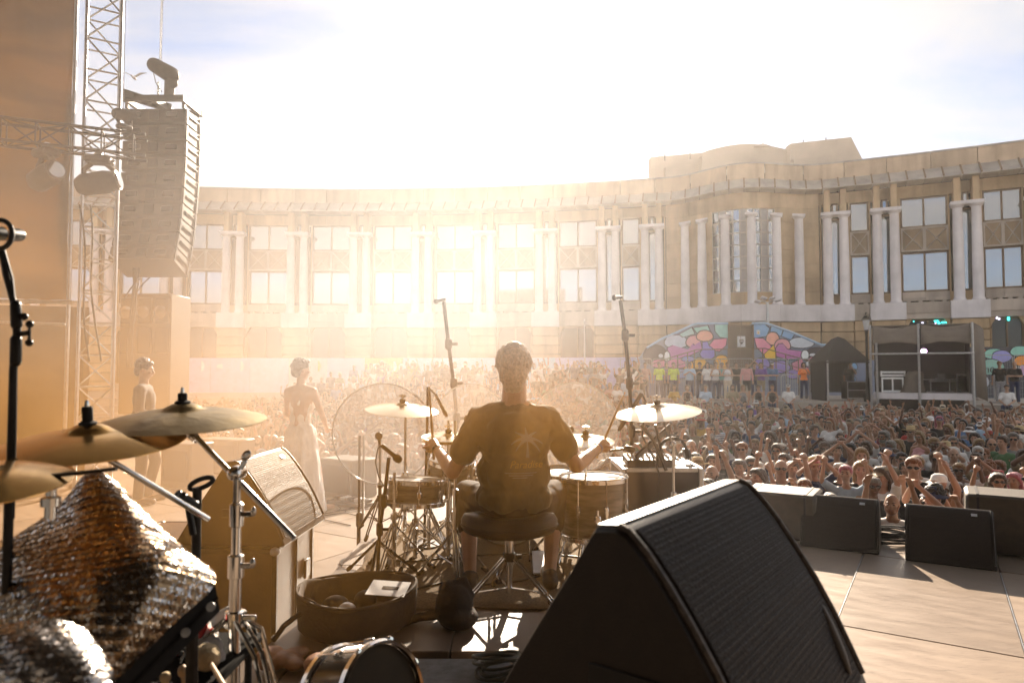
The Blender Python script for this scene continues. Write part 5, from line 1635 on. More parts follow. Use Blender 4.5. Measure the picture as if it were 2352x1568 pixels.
zt = at(0, 694, md).z - TZ
m = MB(); m.lathe([(0, 0), (.12, 0), (.11, 2), (.075, zt), (0, zt)], 10); m.build('mast', M_steel, ml_)
m = MB(); m.tube([(-.5, 0, zt + .12), (0, 0, zt - .02), (.5, 0, zt + .12)], .035, 6); m.build('crossarm', M_steel, ml_)
for k, (x, z) in enumerate(((-.62, .02), (-.25, .22), (.22, .22), (.6, .1))):
    m = MB(); m.box((x, -.12, zt + z), (.34, .3, .1), rot=(R(-20), R(18 if x < 0 else -18), 0), b=.03); m.build('floodlight', M_pale, ml_)
fp = at(1343, 850, 37); fpm = thing('flag_mast', 'thin white mast standing on the terrace right of the drummer head', 'pole', (fp.x, 37, TZ))
m = MB(); zt = at(0, 738, 37).z - TZ; m.lathe([(0, 0), (.07, 0), (.045, zt * .6), (.02, zt), (0, zt + .02)], 8); m.build('mast', M_pale, fpm)
m = MB(); m.ell((0, 0, zt), (.07, .07, .12)); m.build('finial', M_pale, fpm)
# lit signs glowing behind two ground floor windows
M_neon = mat('neon_cyan', (.0, .5, .5), emit=(.05, 1.0, 1.0), estr=1.6); M_neonw = mat('neon_violet', (.5, .5, .6), emit=(.75, .7, 1.0), estr=1.2)
ns = thing('neon_sign', 'cyan neon lights showing in the ground floor window above the sound tent', 'neon sign')
def neon(par, lst):
    for (x, y, w, h, mt) in lst:
        p = phi_of(x); c = Vector(FP(p, -.16, 0)); z = at(x, y, c.y).z; m = MB()
        m.box((c.x, c.y, z), (w / 40, .03, h / 40), rot=(0, 0, -p)); m.build('tube', mt, par)
neon(ns, [(2152, 737, 9, 2, M_neon), (2158, 744, 4, 8, M_neon), (2170, 740, 10, 2.5, M_neon), (2169, 746, 8, 5, M_neon), (2150, 742, 3, 2, M_neonw), (2154, 746, 4, 2, M_neonw), (2120, 741, 4, 2, M_neonw), (2100, 738, 2, 2, M_neon)])
ns2 = thing('neon_sign', 'cyan neon lights showing in the ground floor window at the far right edge', 'neon sign')
neon(ns2, [(2300, 722, 11, 5, M_neon), (2323, 720, 9, 2, M_neon), (2291, 729, 3, 6, M_neonw), (2296, 732, 4, 4, M_neonw), (2318, 732, 4, 7, M_neon)])

# ------------------------------------------------------------------ onlookers on the terrace and steps
def onlooker(px, d, label, pose, sex, top, colour, hair, hcol, z=None, rz=0, **kw):
    p = at(px, 850, d); x = p.x
    z = ground_z(x, d) if z is None else z
    a = dict(sex=sex, pose=pose, colour=colour, skin=kw.pop('skin', 0), top=top, hair=hair, hcol=hcol, glasses=kw.pop('glasses', False), **kw)
    o = person(a, (x, d, z), yaw_to_cam(x, d) + rz, kw.get('scale', 1.0))
    tag(o, label, 'person', 'onlookers on the terrace'); return o
DN, CC, FA, MO = 'standing with arms down', 'clapping at chest height', 'with folded arms', 'with a hand at the mouth'
OL = [(1514, 33.2, 'person in yellow hi-vis vest at the left, below the purple mural face', DN, 'm', 'hi-vis vest', 'yellow', 'short', 'dark'),
 (1547, 33.0, 'person in yellow hi-vis vest right of the other yellow vest', DN, 'm', 'hi-vis vest', 'yellow', 'short', 'brown'),
 (1531, 33.4, 'person in grey t-shirt standing between the two yellow hi-vis vests', CC, 'm', 't-shirt', 'grey', 'short', 'brown'),
 (1584, 32.4, 'person in light blue t-shirt standing on the terrace left of the mural door', CC, 'm', 't-shirt', 'light blue', 'short', 'grey'),
 (1607, 32.6, 'person in dark grey t-shirt standing next to light blue t-shirt on the terrace', CC, 'm', 't-shirt', 'black', 'short', 'dark'),
 (1625, 32.2, 'person in white t-shirt with long dark hair standing left of the mural door', DN, 'f', 't-shirt', 'white', 'long', 'dark'),
 (1644, 32.0, 'person in white vest with bun standing below the left side of the door', FA, 'f', 'vest', 'white', 'bun', 'brown'),
 (1658, 33.2, 'person in teal t-shirt half hidden behind two white tops on the terrace', DN, 'm', 't-shirt', 'teal', 'short', 'grey'),
 (1671, 31.6, 'person in white vest and pale trousers standing below the brown door', FA, 'f', 'vest', 'white', 'bun', 'blond'),
 (1691, 32.2, 'person in black t-shirt standing right below the brown mural door', FA, 'm', 't-shirt', 'black', 'short', 'brown'),
 (1715, 31.6, 'person in pink shirt, dark shorts and cap standing on the terrace', DN, 'm', 'long-sleeved shirt', 'pink', 'short', 'grey'),
 (1733, 33.0, 'person in black t-shirt clapping overhead behind the pink shirt', 'clapping overhead', 'm', 't-shirt', 'black', 'short', 'dark'),
 (1748, 31.9, 'person in purple shirt and khaki shorts standing right of the pink shirt', FA, 'm', 't-shirt', 'purple', 'short', 'dark'),
 (1774, 32.2, 'person in blue t-shirt and light cap standing with folded arms on the terrace', FA, 'm', 't-shirt', 'blue', 'short', 'brown'),
 (1846, 32.3, 'person in orange hi-vis vest holding a hand to the mouth by the gazebo', MO, 'f', 'hi-vis vest', 'orange', 'bob', 'dark'),
 (1953, 31.4, 'person in dark clothes raising hands to the face inside the gazebo', 'filming with a phone', 'm', 't-shirt', 'black', 'short', 'dark'),
 (2296, 29.2, 'person in black t-shirt and striped trousers by the graffiti wall', DN, 'm', 't-shirt', 'black', 'short', 'blond'),
 (2330, 28.8, 'bald person in black t-shirt with a pale belt at the far right', FA, 'm', 't-shirt', 'black', 'bald', 'dark'),
 (1482, 33.4, 'person in checked shirt on the terrace left of the mural', DN, 'm', 't-shirt', 'checked', 'short', 'brown'),
 (1440, 33.8, 'person in pale shirt with spots beside the right microphone stand', CC, 'm', 't-shirt', 'cream', 'short', 'dark'),
 (1338, 34.0, 'person in white t-shirt standing under the thin white mast', DN, 'm', 't-shirt', 'white', 'short', 'grey'),
 (1085, 33.5, 'person in dark clothes standing on the terrace left of the drummer head', DN, 'm', 't-shirt', 'black', 'short', 'dark')]
for t in OL:
    kw = {}
    if 'cap' in t[2]: kw = dict(hat='cap', hatcol='white' if 'light' in t[2] else 'burgundy')
    if 'shorts' in t[2]: kw.update(legs=0.0, legcol='black' if 'dark' in t[2] else 'khaki')
    if 'pale trousers' in t[2]: kw.update(legcol='cream')
    if 'striped trousers' in t[2]: kw.update(legcol='striped')
    onlooker(*t, **kw)
# seated on the steps
JS = joints(**arms('down', 'down'), kneeL=(.12, -.42, .93), ankL=(.12, -.40, .50), toeL=(.13, -.58, .44), kneeR=(-.12, -.42, .93), ankR=(-.12, -.40, .50), toeR=(-.13, -.58, .44))
JS['wrL'] = V(.10, -.36, 1.02); JS['wrR'] = V(-.08, -.36, 1.02); JS['elL'] = V(.24, -.08, 1.14); JS['elR'] = V(-.24, -.08, 1.14)
for s, B in (('m', MAN), ('f', WOM)):
    VARI[('seated', s)] = dict(J=JS, body=fuse(body_prims(JS, B), 'person_body', .0125), tee=fuse(shirt_prims(JS, B), 'shirt', .016), shirt=None)
    TROU[(s, 'sit')] = fuse(trouser_prims(JS, B, .95), 'trousers', .02)
SIT = [(1620, 'person in light blue shirt seated on the steps below the mural', 'm', 't-shirt', 'light blue', 'short', 'grey', {}),
 (1578, 'person in black vest seated on the steps left of the light blue shirt', 'f', 'vest', 'black', 'bob', 'brown', {}),
 (1548, 'person in mustard top seated on the steps under the yellow vests', 'f', 't-shirt', 'mustard', 'long', 'brown', {}),
 (1682, 'person in khaki t-shirt with long hair and beard seated on the steps', 'm', 't-shirt', 'khaki', 'long', 'brown', {'beard': True}),
 (1706, 'person with long blond hair in grey vest seated on the steps', 'f', 'vest', 'grey', 'long', 'blond', {}),
 (1741, 'person in black vest and necklace seated below the pink shirt', 'f', 'vest', 'black', 'bun', 'dark', {'glasses': True}),
 (1773, 'person in black vest seated on the steps below the blue t-shirt', 'f', 'vest', 'black', 'bun', 'brown', {'skin': 2}),
 (1810, 'person in white t-shirt and white cap seated on the steps', 'm', 't-shirt', 'white', 'short', 'grey', {'hat': 'cap', 'hatcol': 'white'}),
 (2311, 'person in white t-shirt seated below the two black t-shirts at the right', 'm', 't-shirt', 'white', 'short', 'dark', {})]
for (px, label, sex, top, colc, hair, hcol, kw) in SIT:
    d = 30.2 if px < 2000 else 27.0
    p = at(px, 850, d); z = ground_z(p.x, d)
    # the seat height of this pose is 0.82
    onlooker(px, d, label, 'seated', sex, top, colc, hair, hcol, z=(at(px, 884, d).z - 1.76), legs='sit', **kw)
# ------------------------------------------------------------------ drum kit, microphones and the three musicians
M_head = mat('drum_head', (.72, .70, .66), .35, var=.06, scale=4, spec=.5)
M_shell = mat('oyster_shell', (.060, .055, .048), .30, var=.5, scale=5, stretch=(1, 1, 5), spec=.6, coat=.4, col2=(.26, .24, .20))
M_brass = mat('cymbal_bronze', (.70, .42, .13), .20, metal=1.0, var=.16, scale=3, rvar=.08)
M_brassd = mat('cymbal_dark_bronze', (.36, .26, .12), .34, metal=1.0, var=.35, scale=7, bump=.25, bscale=26)
M_felt = mat('cymbal_felt', (.02, .018, .016), .9)
M_acryl = mat('clear_acrylic', (.9, .9, .9), .05, alpha=.24, spec=.6, var=.02, rvar=0)
M_acrylr = mat('acrylic_rim', (.85, .85, .85), .12, alpha=.75, spec=.9)
M_stick = mat('stick_wood', (.48, .32, .17), .5, var=.15, scale=20)
M_cable = mat('cable_black', (.014, .013, .012), .55)

def lathe_at(prof, seg=28, M=None):
    return MB().lathe(prof, seg, M)
def drum(label, c, r, h, tilt=(0, 0), legs=0, shell=None, lugs=8, wires=False, name='drum', M=None):
    t = thing(name, label, 'drum', c); t.rotation_euler = (tilt[0], tilt[1], 0)
    m = lathe_at([(r - .008, .02), (r, .02), (r, h - .02), (r - .008, h - .02)], 40, M); m.build('shell', shell or M_shell, t)
    for z in (h - .012, .012):
        s = 1 if z > h / 2 else -1
        m = lathe_at([(r + .003, z - .014), (r + .014, z - .012), (r + .014, z + .012), (r + .008, z + .018), (r - .002, z + .012), (r - .002, z - .006)], 40, M)
        m.build('hoop', M_chrome, t)
        m = lathe_at([(0, z + s * .002), (r - .004, z + s * .002), (r + .004, z - s * .004)], 40, M); m.build('head', M_head, t)
    for k in range(lugs):
        a = 2 * PI * (k + .3) / lugs; X = Matrix.Rotation(a, 4, 'Z')
        m = MB(); m.box((r + .012, 0, h / 2), (.022, .026, min(.07, h * .3)), b=.006)
        m.tube([(r + .016, 0, h / 2), (r + .016, 0, h - .012)], .004, 5); m.tube([(r + .016, 0, h / 2), (r + .016, 0, .012)], .004, 5)
        m.cap((r + .016, 0, h - .008), (r + .016, 0, h + .004), .006, .005, 6)
        mm = MB(); mm.add(m.v, m.f, (M or Matrix()) @ X); mm.build('lug', M_chrome, t)
    if legs:
        for k in range(3):
            a = 2 * PI * k / 3 + .5; x, y = (r + .03) * math.cos(a), (r + .03) * math.sin(a)
            m = MB(); m.tube([(x, y, h * .55), (x, y, -legs + .1), (x * 1.12, y * 1.12, -legs + .015)], .008, 6); m.build('leg', M_chrome, t)
            m = MB(); m.box((x * .97, y * .97, h * .4), (.04, .04, .05), b=.008); m.build('leg_bracket', M_chrome, t)
            m = MB(); m.cap((x * 1.12, y * 1.12, -legs + .016), (x * 1.1, y * 1.1, -legs + .04), .014, .012, 6); m.build('rubber_foot', M_rubber, t)
    return t
def cymbal(label, c, r, tilt=0.0, roll=0.0, material=None, thick=.0018, felt=True, bell=.2):
    """c: centre of the bell; tilt leans the face towards the camera"""
    t = thing('cymbal', label, 'cymbal', c); t.rotation_euler = (tilt, roll, 0)
    prof = [(0.006, .022), (r * bell * .5, .020), (r * bell * .85, .010), (r * bell, .003)]
    for i in range(1, 9):
        f = i / 8; prof.append((r * (bell + (1 - bell) * f), .003 - .035 * r / .23 * f ** 1.5))
    lo = [(a, b - thick) for a, b in reversed(prof)]
    m = lathe_at(prof + lo, 56); m.build('plate', material or M_brass, t, smooth=60)
    if felt:
        m = lathe_at([(0, .02), (.02, .021), (.02, .042), (.006, .045), (0, .045)], 16); m.build('felt_washer', M_felt, t)
        m = MB(); m.tube([(0, 0, .03), (0, 0, .075)], .0045, 6); m.box((0, 0, .062), (.05, .008, .016), b=.003); m.cap((0, 0, .05), (0, 0, .062), .009, .008, 8); m.build('wing_nut', M_chrome, t)
    return t
def tripod_stand(label, base, top, spread=.28, legh=.30, name='cymbal_stand', cat='stand', material=None, boom=None, r=.011, rot=0.3, double=True, floor=None):
    material = material or M_chrome; base = Vector(base); top = Vector(top)
    t = thing(name, label, cat, base); rel = top - base
    H = rel.z
    m = MB(); m.tube([(0, 0, .04), (0, 0, H * .55)], r * 1.25, 10); m.build('lower_tube', material, t)
    m = MB(); m.tube([(0, 0, H * .5), (0, 0, H)], r * .85, 10); m.build('upper_tube', material, t)
    m = MB(); m.lathe([(r * 1.2, H * .53), (r * 2.0, H * .53), (r * 2.0, H * .53 + .035), (r * .9, H * .53 + .04)], 12); m.box((r * 3, 0, H * .53 + .018), (r * 4, .008, .018), b=.003); m.build('tube_clamp', material, t)
    m = MB(); m.lathe([(r * 1.2, legh), (r * 2.1, legh), (r * 2.1, legh + .04), (r * 1.2, legh + .045)], 12); m.build('leg_collar', material, t)
    for k in range(3):
        a = rot + 2 * PI * k / 3; dx, dy = math.cos(a), math.sin(a); px, py = -dy, dx
        m = MB()
        for s in ((-.011, .011) if double else (0,)):
            m.tube([(dx * .018 + px * s, dy * .018 + py * s, legh + .02), (dx * spread + px * s * .6, dy * spread + py * s * .6, .015)], .0055 if double else .008, 6)
        m.build('leg', material, t)
        m = MB(); m.tube([(0, 0, legh * .33), (dx * spread * .5, dy * spread * .5, legh * .5 + .012)], .0045, 5); m.build('leg_strut', material, t)
        m = MB(); m.cap((dx * (spread + .0), dy * (spread + .0), .015), (dx * (spread - .03), dy * (spread - .03), .032), .014, .012, 8); m.build('rubber_foot', M_rubber, t)
    if boom:
        b0 = Vector((0, 0, H)); b1 = Vector(boom) - base; d = (b1 - b0).normalized()
        m = MB(); m.tube([b0 - d * .14, b1], r * .62, 8); m.build('boom_arm', material, t)
        m = MB(); m.cap(b0 - Vector((0, .012, 0)), b0 + Vector((0, .014, 0)), r * 1.7, r * 1.7, 10); m.box(b0 + Vector((r * 2.6, -.02, .012)), (r * 3.2, .007, .02), b=.002); m.build('boom_tilter', material, t)
        if name.startswith('cymbal'):
            m = MB(); m.cap(b1 - Vector((0, 0, .012)), b1 + Vector((0, 0, .03)), r * 1.1, r * .6, 8); m.build('cymbal_post', material, t)
    return t
def mic(label, tip, tail, r=.012, head=.024, cat='microphone', cable=None):
    tip, tail = Vector(tip), Vector(tail); d = tip - tail
    t = thing('microphone', label, cat, tail); L = d.length
    t.rotation_mode = 'QUATERNION'; t.rotation_quaternion = d.to_track_quat('Z', 'Y')
    m = lathe_at([(0, 0), (r * .9, 0), (r, .01), (r * 1.15, L * .62), (head * .8, L * .68), (0, L * .7)], 16); m.build('body', M_blackm, t)
    m = lathe_at([(head * .8, L * .68), (head, L * .74), (head, L * .86), (head * .7, L * .97), (0, L)], 16); m.build('grille', M_grille, t)
    return t
KY = 'on the drum riser'
# ---- drums
c = at(954, 1158, 4.45); drum('snare sized side drum on a stand at the drummer left, oyster striped shell', c, .178, at(954, 1100, 4.45).z - c.z, (R(-3), R(2)))
tripod_stand('chrome basket stand carrying the striped side drum at the left', (c.x, c.y, RZ + .008), (c.x, c.y, c.z - .02), .26, .24, 'drum_stand')
m = MB()
for k in range(3):
    a = 2 * PI * k / 3 + .4; m.tube([(c.x, c.y, c.z - .03), (c.x + .17 * math.cos(a), c.y + .17 * math.sin(a), c.z - .012), (c.x + .198 * math.cos(a), c.y + .198 * math.sin(a), c.z + .02)], .006, 6)
bpy_o = m.build('basket_arm', M_chrome, bpy.data.objects['drum_stand']); bpy_o.matrix_parent_inverse = Matrix.Translation(-Vector((c.x, c.y, RZ + .008)))
c = at(1364, 1240, 4.3); drum('large floor tom with oyster striped shell standing at the drummer right', (c.x, c.y, RZ + .22), .205, at(1364, 1092, 4.3).z - RZ - .22, (0, 0), legs=.21, name='floor_tom', lugs=8)
c = at(1283, 1150, 4.55); drum('small tom with white head between the drummer and the floor tom', c, .13, .2, (R(8), 0), name='tom', lugs=6)
tripod_stand('chrome stand holding the small tom right of the drummer', (c.x, c.y + .02, RZ + .008), (c.x, c.y + .02, c.z), .22, .2, 'drum_stand')
c = at(1035, 1118, 4.75); drum('rack tom seen behind the drummer left elbow', c, .15, .2, (R(10), R(4)), name='tom', lugs=6)
tripod_stand('chrome stand holding the rack tom behind the drummer left elbow', (c.x, c.y + .02, RZ + .008), (c.x, c.y + .02, c.z), .22, .2, 'drum_stand', rot=.9)
bd = at(1165, 1230, 4.85); MBD = Matrix.Rotation(R(-90), 4, 'X')
drum('bass drum lying beyond the drummer feet', (bd.x, bd.y, RZ + .305), .28, .42, name='bass_drum', lugs=8, M=MBD)
pdl = thing('bass_pedal', 'metal bass drum pedal under the drummer right foot', 'pedal', (.17, 4.2, RZ + .008)); 
m = MB(); m.box((0, .12, .012), (.10, .30, .012), b=.003); m.build('base_plate', M_blackm, pdl)
m = MB(); m.box((0, .10, .05), (.085, .27, .012), rot=(R(14), 0, 0), b=.003); m.build('foot_board', M_steel, pdl)
m = MB(); 
for s in (-.06, .06): m.tube([(s, .27, .0), (s, .27, .2)], .009, 6)
m.tube([(-.07, .27, .19), (.07, .27, .19)], .009, 6); m.tube([(0, .27, .19), (0, .33, .33)], .006, 6); m.ell((0, .335, .345), (.03, .03, .03)); m.build('beater_frame', M_chrome, pdl)
# ---- cymbals of the kit
M_cymk = mat('cymbal_polished', (.80, .70, .52), .22, metal=1.0, var=.1, scale=3, rvar=.06)
def cym_on(label, slabel, px, py, d, r, tilt, roll, sx, sy_d, spread=.30, **k):
    c = at(px, py, d); cymbal(label, c, r, tilt, roll, M_cymk, **k)
    b = at(sx, 1200, sy_d); tripod_stand(slabel, (b.x, sy_d, RZ + .008), (c.x, c.y, c.z - .02), spread, .3) if abs(b.x - c.x) < .02 else tripod_stand(slabel, (b.x, sy_d, RZ + .008), (b.x, sy_d, c.z - .26), spread, .3, boom=(c.x, c.y, c.z - .012))
cym_on('bright crash cymbal at the left of the kit, before the left shield', 'chrome stand of the left crash cymbal', 924, 930, 4.6, .245, R(7), R(4), 930, 4.62)
cym_on('bright ride cymbal high at the right of the kit', 'chrome boom stand of the right ride cymbal', 1510, 934, 4.25, .265, R(7), R(-5.5), 1548, 4.55)
c = at(1030, 1000, 4.5); cymbal('hi-hat cymbal pair half hidden behind the drummer left arm', c, .175, R(6), 0, M_cymk); 
tripod_stand('chrome hi-hat stand left of the drummer', (c.x, c.y, RZ + .008), (c.x, c.y, c.z + .10), .24, .22, 'hihat_stand', rot=1.1)
c2 = c - V(0, 0, .03); t = cymbal('lower plate of the left hi-hat pair', c2, .175, R(186), 0, M_cymk, felt=False)
c = at(1345, 1003, 4.4); cymbal('small bright crash cymbal behind the drummer right forearm', c, .185, R(8), R(1), M_cymk)
tripod_stand('chrome stand of the small crash at the drummer right', (c.x, c.y, RZ + .008), (c.x, c.y, c.z), .26, .26, rot=.2)
# extra hardware in the thicket under the kit
hw = [(905, 4.25, .62, .25, .3), (985, 4.7, .7, .27, 1.2), (1045, 4.1, .95, .24, .7), (1310, 4.6, .85, .25, .1)]
for k, (px, d, h, sp, ro) in enumerate(hw):
    b = at(px, 1200, d)
    tripod_stand('chrome drum hardware stand ' + ('left of the side drum', 'behind the side drum', 'beside the drummer left knee', 'beside the floor tom')[k], (b.x, d, RZ + .008), (b.x, d, RZ + h), sp, .26, 'hardware_stand', rot=ro)
# ---- clear shields
def shield(label, px, py, d, r, sx=None):
    c = at(px, py, d); t = thing('drum_shield', label, 'shield', c); t.rotation_euler = (R(4), 0, 0)
    X = Matrix.Rotation(R(90), 4, 'X')
    m = lathe_at([(.0, .001), (r - .004, .001), (r - .004, -.003), (0, -.003)], 56, X); m.build('disc', M_acryl, t)
    ring_ = [(r * math.cos(2 * PI * k / 64), 0, r * math.sin(2 * PI * k / 64)) for k in range(64)]
    m = MB(); m.tube(ring_, .0055, 6, closed=True); m.build('rim', M_acrylr, t)
    m = MB(); m.ell((-.03, -.015, -.01), (.03, .02, .03)); m.tube([(-.03, -.01, -.01), (-.03, .03, -.12)], .012, 8); m.build('hub', M_blackm, t)
    zb = (RZ + .008) if d < 5.7 and -1.1 < c.x < 2.2 else 0.0
    tripod_stand('dark stand of the ' + label, (c.x - .03, d + .05, zb), (c.x - .03, d + .05, c.z - .1), .25, .25, 'shield_stand', material=M_blackm)
    return t
shield('large clear round shield left of the side drum cymbal', 880, 997, 5.2, .385)
shield('smaller clear round shield behind the drummer left shoulder', 1082, 958, 5.5, .27)
shield('large clear round shield right of the drummer', 1318, 983, 5.2, .345)
# ---- microphones
def mic_stand(label, mlabel, tipp, tailp, pts, base, boomjoint=None, r=.011, spread=.28, legh=.22):
    mic(mlabel, tipp, tailp)
    t = thing('microphone_stand', label, 'stand', base); b = Vector(base)
    q = [Vector(p) - b for p in pts]
    m = MB(); m.tube(q, r, 8); m.build('tube', M_blackm, t)
    for p in q[1:-1]:
        m = MB(); m.cap(p - V(0, 0, .025), p + V(0, 0, .025), r * 1.9, r * 1.9, 8); m.box(p + V(r * 3, 0, 0), (r * 4, r, r * 1.6), b=.002); m.build('clutch', M_black, t)
    for k in range(3):
        a = .5 + 2 * PI * k / 3; m = MB(); m.tube([(0, 0, legh), (spread * math.cos(a), spread * math.sin(a), .012)], .0085, 6); m.build('leg', M_blackm, t)
        m = MB(); m.cap((spread * math.cos(a), spread * math.sin(a), .014), (spread * .9 * math.cos(a), spread * .9 * math.sin(a), .034), .014, .013, 6); m.build('rubber_foot', M_rubber, t)
    return t
d = 6.3; b = at(1052, 1200, d); mic_stand('tall dark boom stand rising left of the drummer head', 'microphone high left of the drummer head', at(996, 694, d), at(1024, 687, d), [(b.x, d, .02), at(1049, 960, d), at(1042, 880, d), at(1030, 790, d), at(1019, 692, d)], (b.x, d, 0), r=.017)
d = 5.3; b = at(1452, 1200, d); mic_stand('tall dark boom stand rising between right shield and ride cymbal', 'microphone high right of the drummer head', at(1406, 684, d), at(1430, 682, d), [(b.x, d, RZ + .02), at(1451, 990, d), at(1446, 880, d), at(1436, 770, d), at(1425, 690, d)], (b.x, d, RZ + .008), r=.015)
d = 5.95; b = at(824, 1200, d); t = thing('microphone_stand', 'straight dark stand on the stage floor left of the kit', 'stand', (b.x, d, 0))
m = MB(); m.tube([(0, 0, .02), (0, 0, at(0, 1235, d).z + .1)], .017, 8); m.build('lower_tube', M_blackm, t); m = MB(); m.tube([(0, 0, .4), (0, 0, at(0, 1000, d).z)], .011, 8); m.build('upper_tube', M_blackm, t)
m = MB(); m.tube([(.035, .01, at(0, 1000, d).z), (.035, .01, .35)], .009, 6); m.build('boom_arm', M_steel, t)
m = MB(); m.cap((.005, 0, .32), (.005, 0, .40), .03, .03, 8); m.build('clutch', M_black, t)
m = MB(); m.lathe([(0, 0), (.16, 0), (.16, .015), (.03, .03), (0, .03)], 20); m.build('base', M_blackm, t)
d = 4.15; b = at(868, 1200, d); mic_stand('short dark microphone stand before the side drum', 'slim dark microphone pointing down at the side drum', at(922, 1060, d), at(876, 1022, d), [(b.x, d, RZ + .03), at(872, 1215, d), at(882, 1150, d), at(893, 1050, d)], (b.x, d, RZ + .008), spread=.24)
m = MB(); m.tube([at(876, 1022, d), at(868, 1030, d), at(862, 1060, d), at(870, 1095, d), at(884, 1120, d)], .004, 5)
tag(m.build('microphone_cable', M_cable), 'thin looping cable on the side drum microphone', 'cable')
d = 4.9; mic('small dark microphone hanging over the hi-hat', at(1027, 958, d), at(1000, 905, d), r=.010, head=.014)
m = MB(); b0 = at(983, 888, d); m.tube([b0, at(1000, 905, d)], .008, 6); m.tube([b0, V(b0.x - .02, d, RZ + .03)], .010, 8); m.lathe([(0, 0), (.12, 0), (.12, .014), (0, .02)], 16, Matrix.Translation((b0.x - .02, d, RZ + .01)))
tag(m.build('microphone_stand', M_blackm), 'thin upright stand of the hi-hat microphone', 'stand')
d = 4.7; mic('small microphone with green tint at the tip above the ride cymbal', at(1420, 990, d), at(1474, 903, d), r=.014, head=.016)
m = MB(); m.tube([at(1474, 903, d), at(1482, 920, d), at(1480, 960, d), at(1475, 1000, d), at(1500, 1050, d), at(1515, 1090, d)], .007, 6)
tag(m.build('microphone_cable', M_cable), 'cable curving down behind the ride cymbal', 'cable')
m = MB(); b0 = at(1540, 970, 4.6); m.tube([at(1505, 975, 4.6), at(1530, 1080, 4.6)], .010, 6); m.tube([at(1472, 975, 4.6), at(1500, 1010, 4.6), at(1530, 1080, 4.6)], .012, 6); m.tube([at(1440, 1030, 4.6), at(1400, 1035, 4.6), at(1372, 1026, 4.6)], .010, 6); m.cap(at(1440, 1030, 4.6), at(1452, 1032, 4.6), .022, .022)
tag(m.build('clamp_arm', M_blackm), 'jointed dark clamp arms between floor tom and equipment case', 'arm')
# ---- equipment case with tablet, mixer and headphones
cd = 4.75; a, b = at(1428, 1075, cd), at(1614, 1075, cd)
rc = thing('equipment_case', 'black case with aluminium edges standing right of the floor tom', 'case', ((a.x + b.x) / 2, cd + .28, RZ + .01))
w, h = b.x - a.x, a.z - RZ - .01
m = MB(); m.box((0, 0, h / 2), (w - .01, .54, h - .01), b=.004); m.build('body', mat('case_brown_black', (.022, .014, .010), .5, var=.3), rc)
for x in (-w / 2 + .01, w / 2 - .01):
    m = MB(); m.box((x, -.27, h / 2), (.03, .03, h), b=.004); m.build('edge_strip', M_alu, rc)
for x, y in ((0, -.27), (0, .27)):
    m = MB(); m.box((x, y, h - .012), (w - .065, .03, .03), b=.004); m.build('edge_strip', M_alu, rc)
for x in (-w / 2 + .01, w / 2 - .01):
    m = MB(); m.box((x, 0, h - .011), (.031, .5, .031), b=.004); m.build('edge_strip', M_alu, rc)
for z in (h * .35, h * .72):
    m = MB(); m.box((-w / 2 - .008, -.24, z), (.02, .05, .06), b=.006); m.build('latch', M_chrome, rc)
m = MB(); m.box((-.02, -.274, h * .55), (.012, .012, h * .86)); m.build('lid_joint', M_black, rc)
ct = V((a.x + b.x) / 2, cd + .28, RZ + .01 + h)
mxr = thing('mixer', 'small dark mixer with bright knobs on the equipment case', 'mixer', ct + V(-.06, -.10, 0))
m = MB(); m.box((0, 0, .03), (.34, .22, .055), rot=(R(5), 0, 0), b=.006); m.build('body', M_black, mxr)
for i in range(7):
    for j in range(3):
        m = MB(); m.lathe([(0, .0), (.008, 0), (.006, .018), (0, .018)], 8, Matrix.Translation((-.14 + i * .045, -.07 + j * .06, .052 + .005 * j))); m.build('knob', M_chrome, mxr)
tbl = thing('tablet', 'tablet leaning steeply on its holder above the mixer', 'tablet', at(1500, 1015, cd + .02))
m = MB(); rotm_ = Euler((R(-20), R(-42), 0)).to_matrix(); m.box((0, 0, 0), (.33, .20, .014), rot=rotm_, b=.006); m.build('case_back', M_black, tbl)
m = MB(); m.box(tuple(rotm_ @ V(0, 0, .009)), (.30, .175, .003), rot=rotm_); m.build('screen', mat('tablet_screen', (.25, .28, .27), .12, spec=.8), tbl)
m = MB(); m.tube([(.03, .03, -.02), (.05, .06, ct.z - tbl.location.z)], .012, 8); m.build('holder', M_blackm, tbl)
hpn = thing('headphones', 'dark headphones lying on the right of the equipment case', 'headphones', ct + V(.14, -.02, .06))
m = MB(); m.tube([(.10 * math.cos(t_), .02, .02 + .10 * math.sin(t_)) for t_ in [PI * k / 12 for k in range(13)]], .012, 6); m.build('headband', M_black, hpn)
for s in (-1, 1):
    m = MB(); m.lathe([(0, -.02), (.042, -.02), (.045, .01), (.03, .025), (0, .025)], 16, Matrix.Translation((s * .10, .02, .005)) @ Matrix.Rotation(R(80) * s, 4, 'Y')); m.build('ear_cup', M_blackm, hpn)
m = MB(); rn = random.Random(9); pts = [ct + V(.02 + .15 * math.cos(t_) * (1 + .2 * math.sin(t_ * 2.3)), -.06 + .10 * math.sin(t_ * 1.1), .012 + .03 * abs(math.sin(t_ * .7))) for t_ in [k * .35 for k in range(44)]]
m.tube(pts, .0055, 5); tag(m.build('cable_tangle', mat('tan_cable', (.16, .09, .03), .5)), 'tangled tan cable spilling over the equipment case', 'cable')
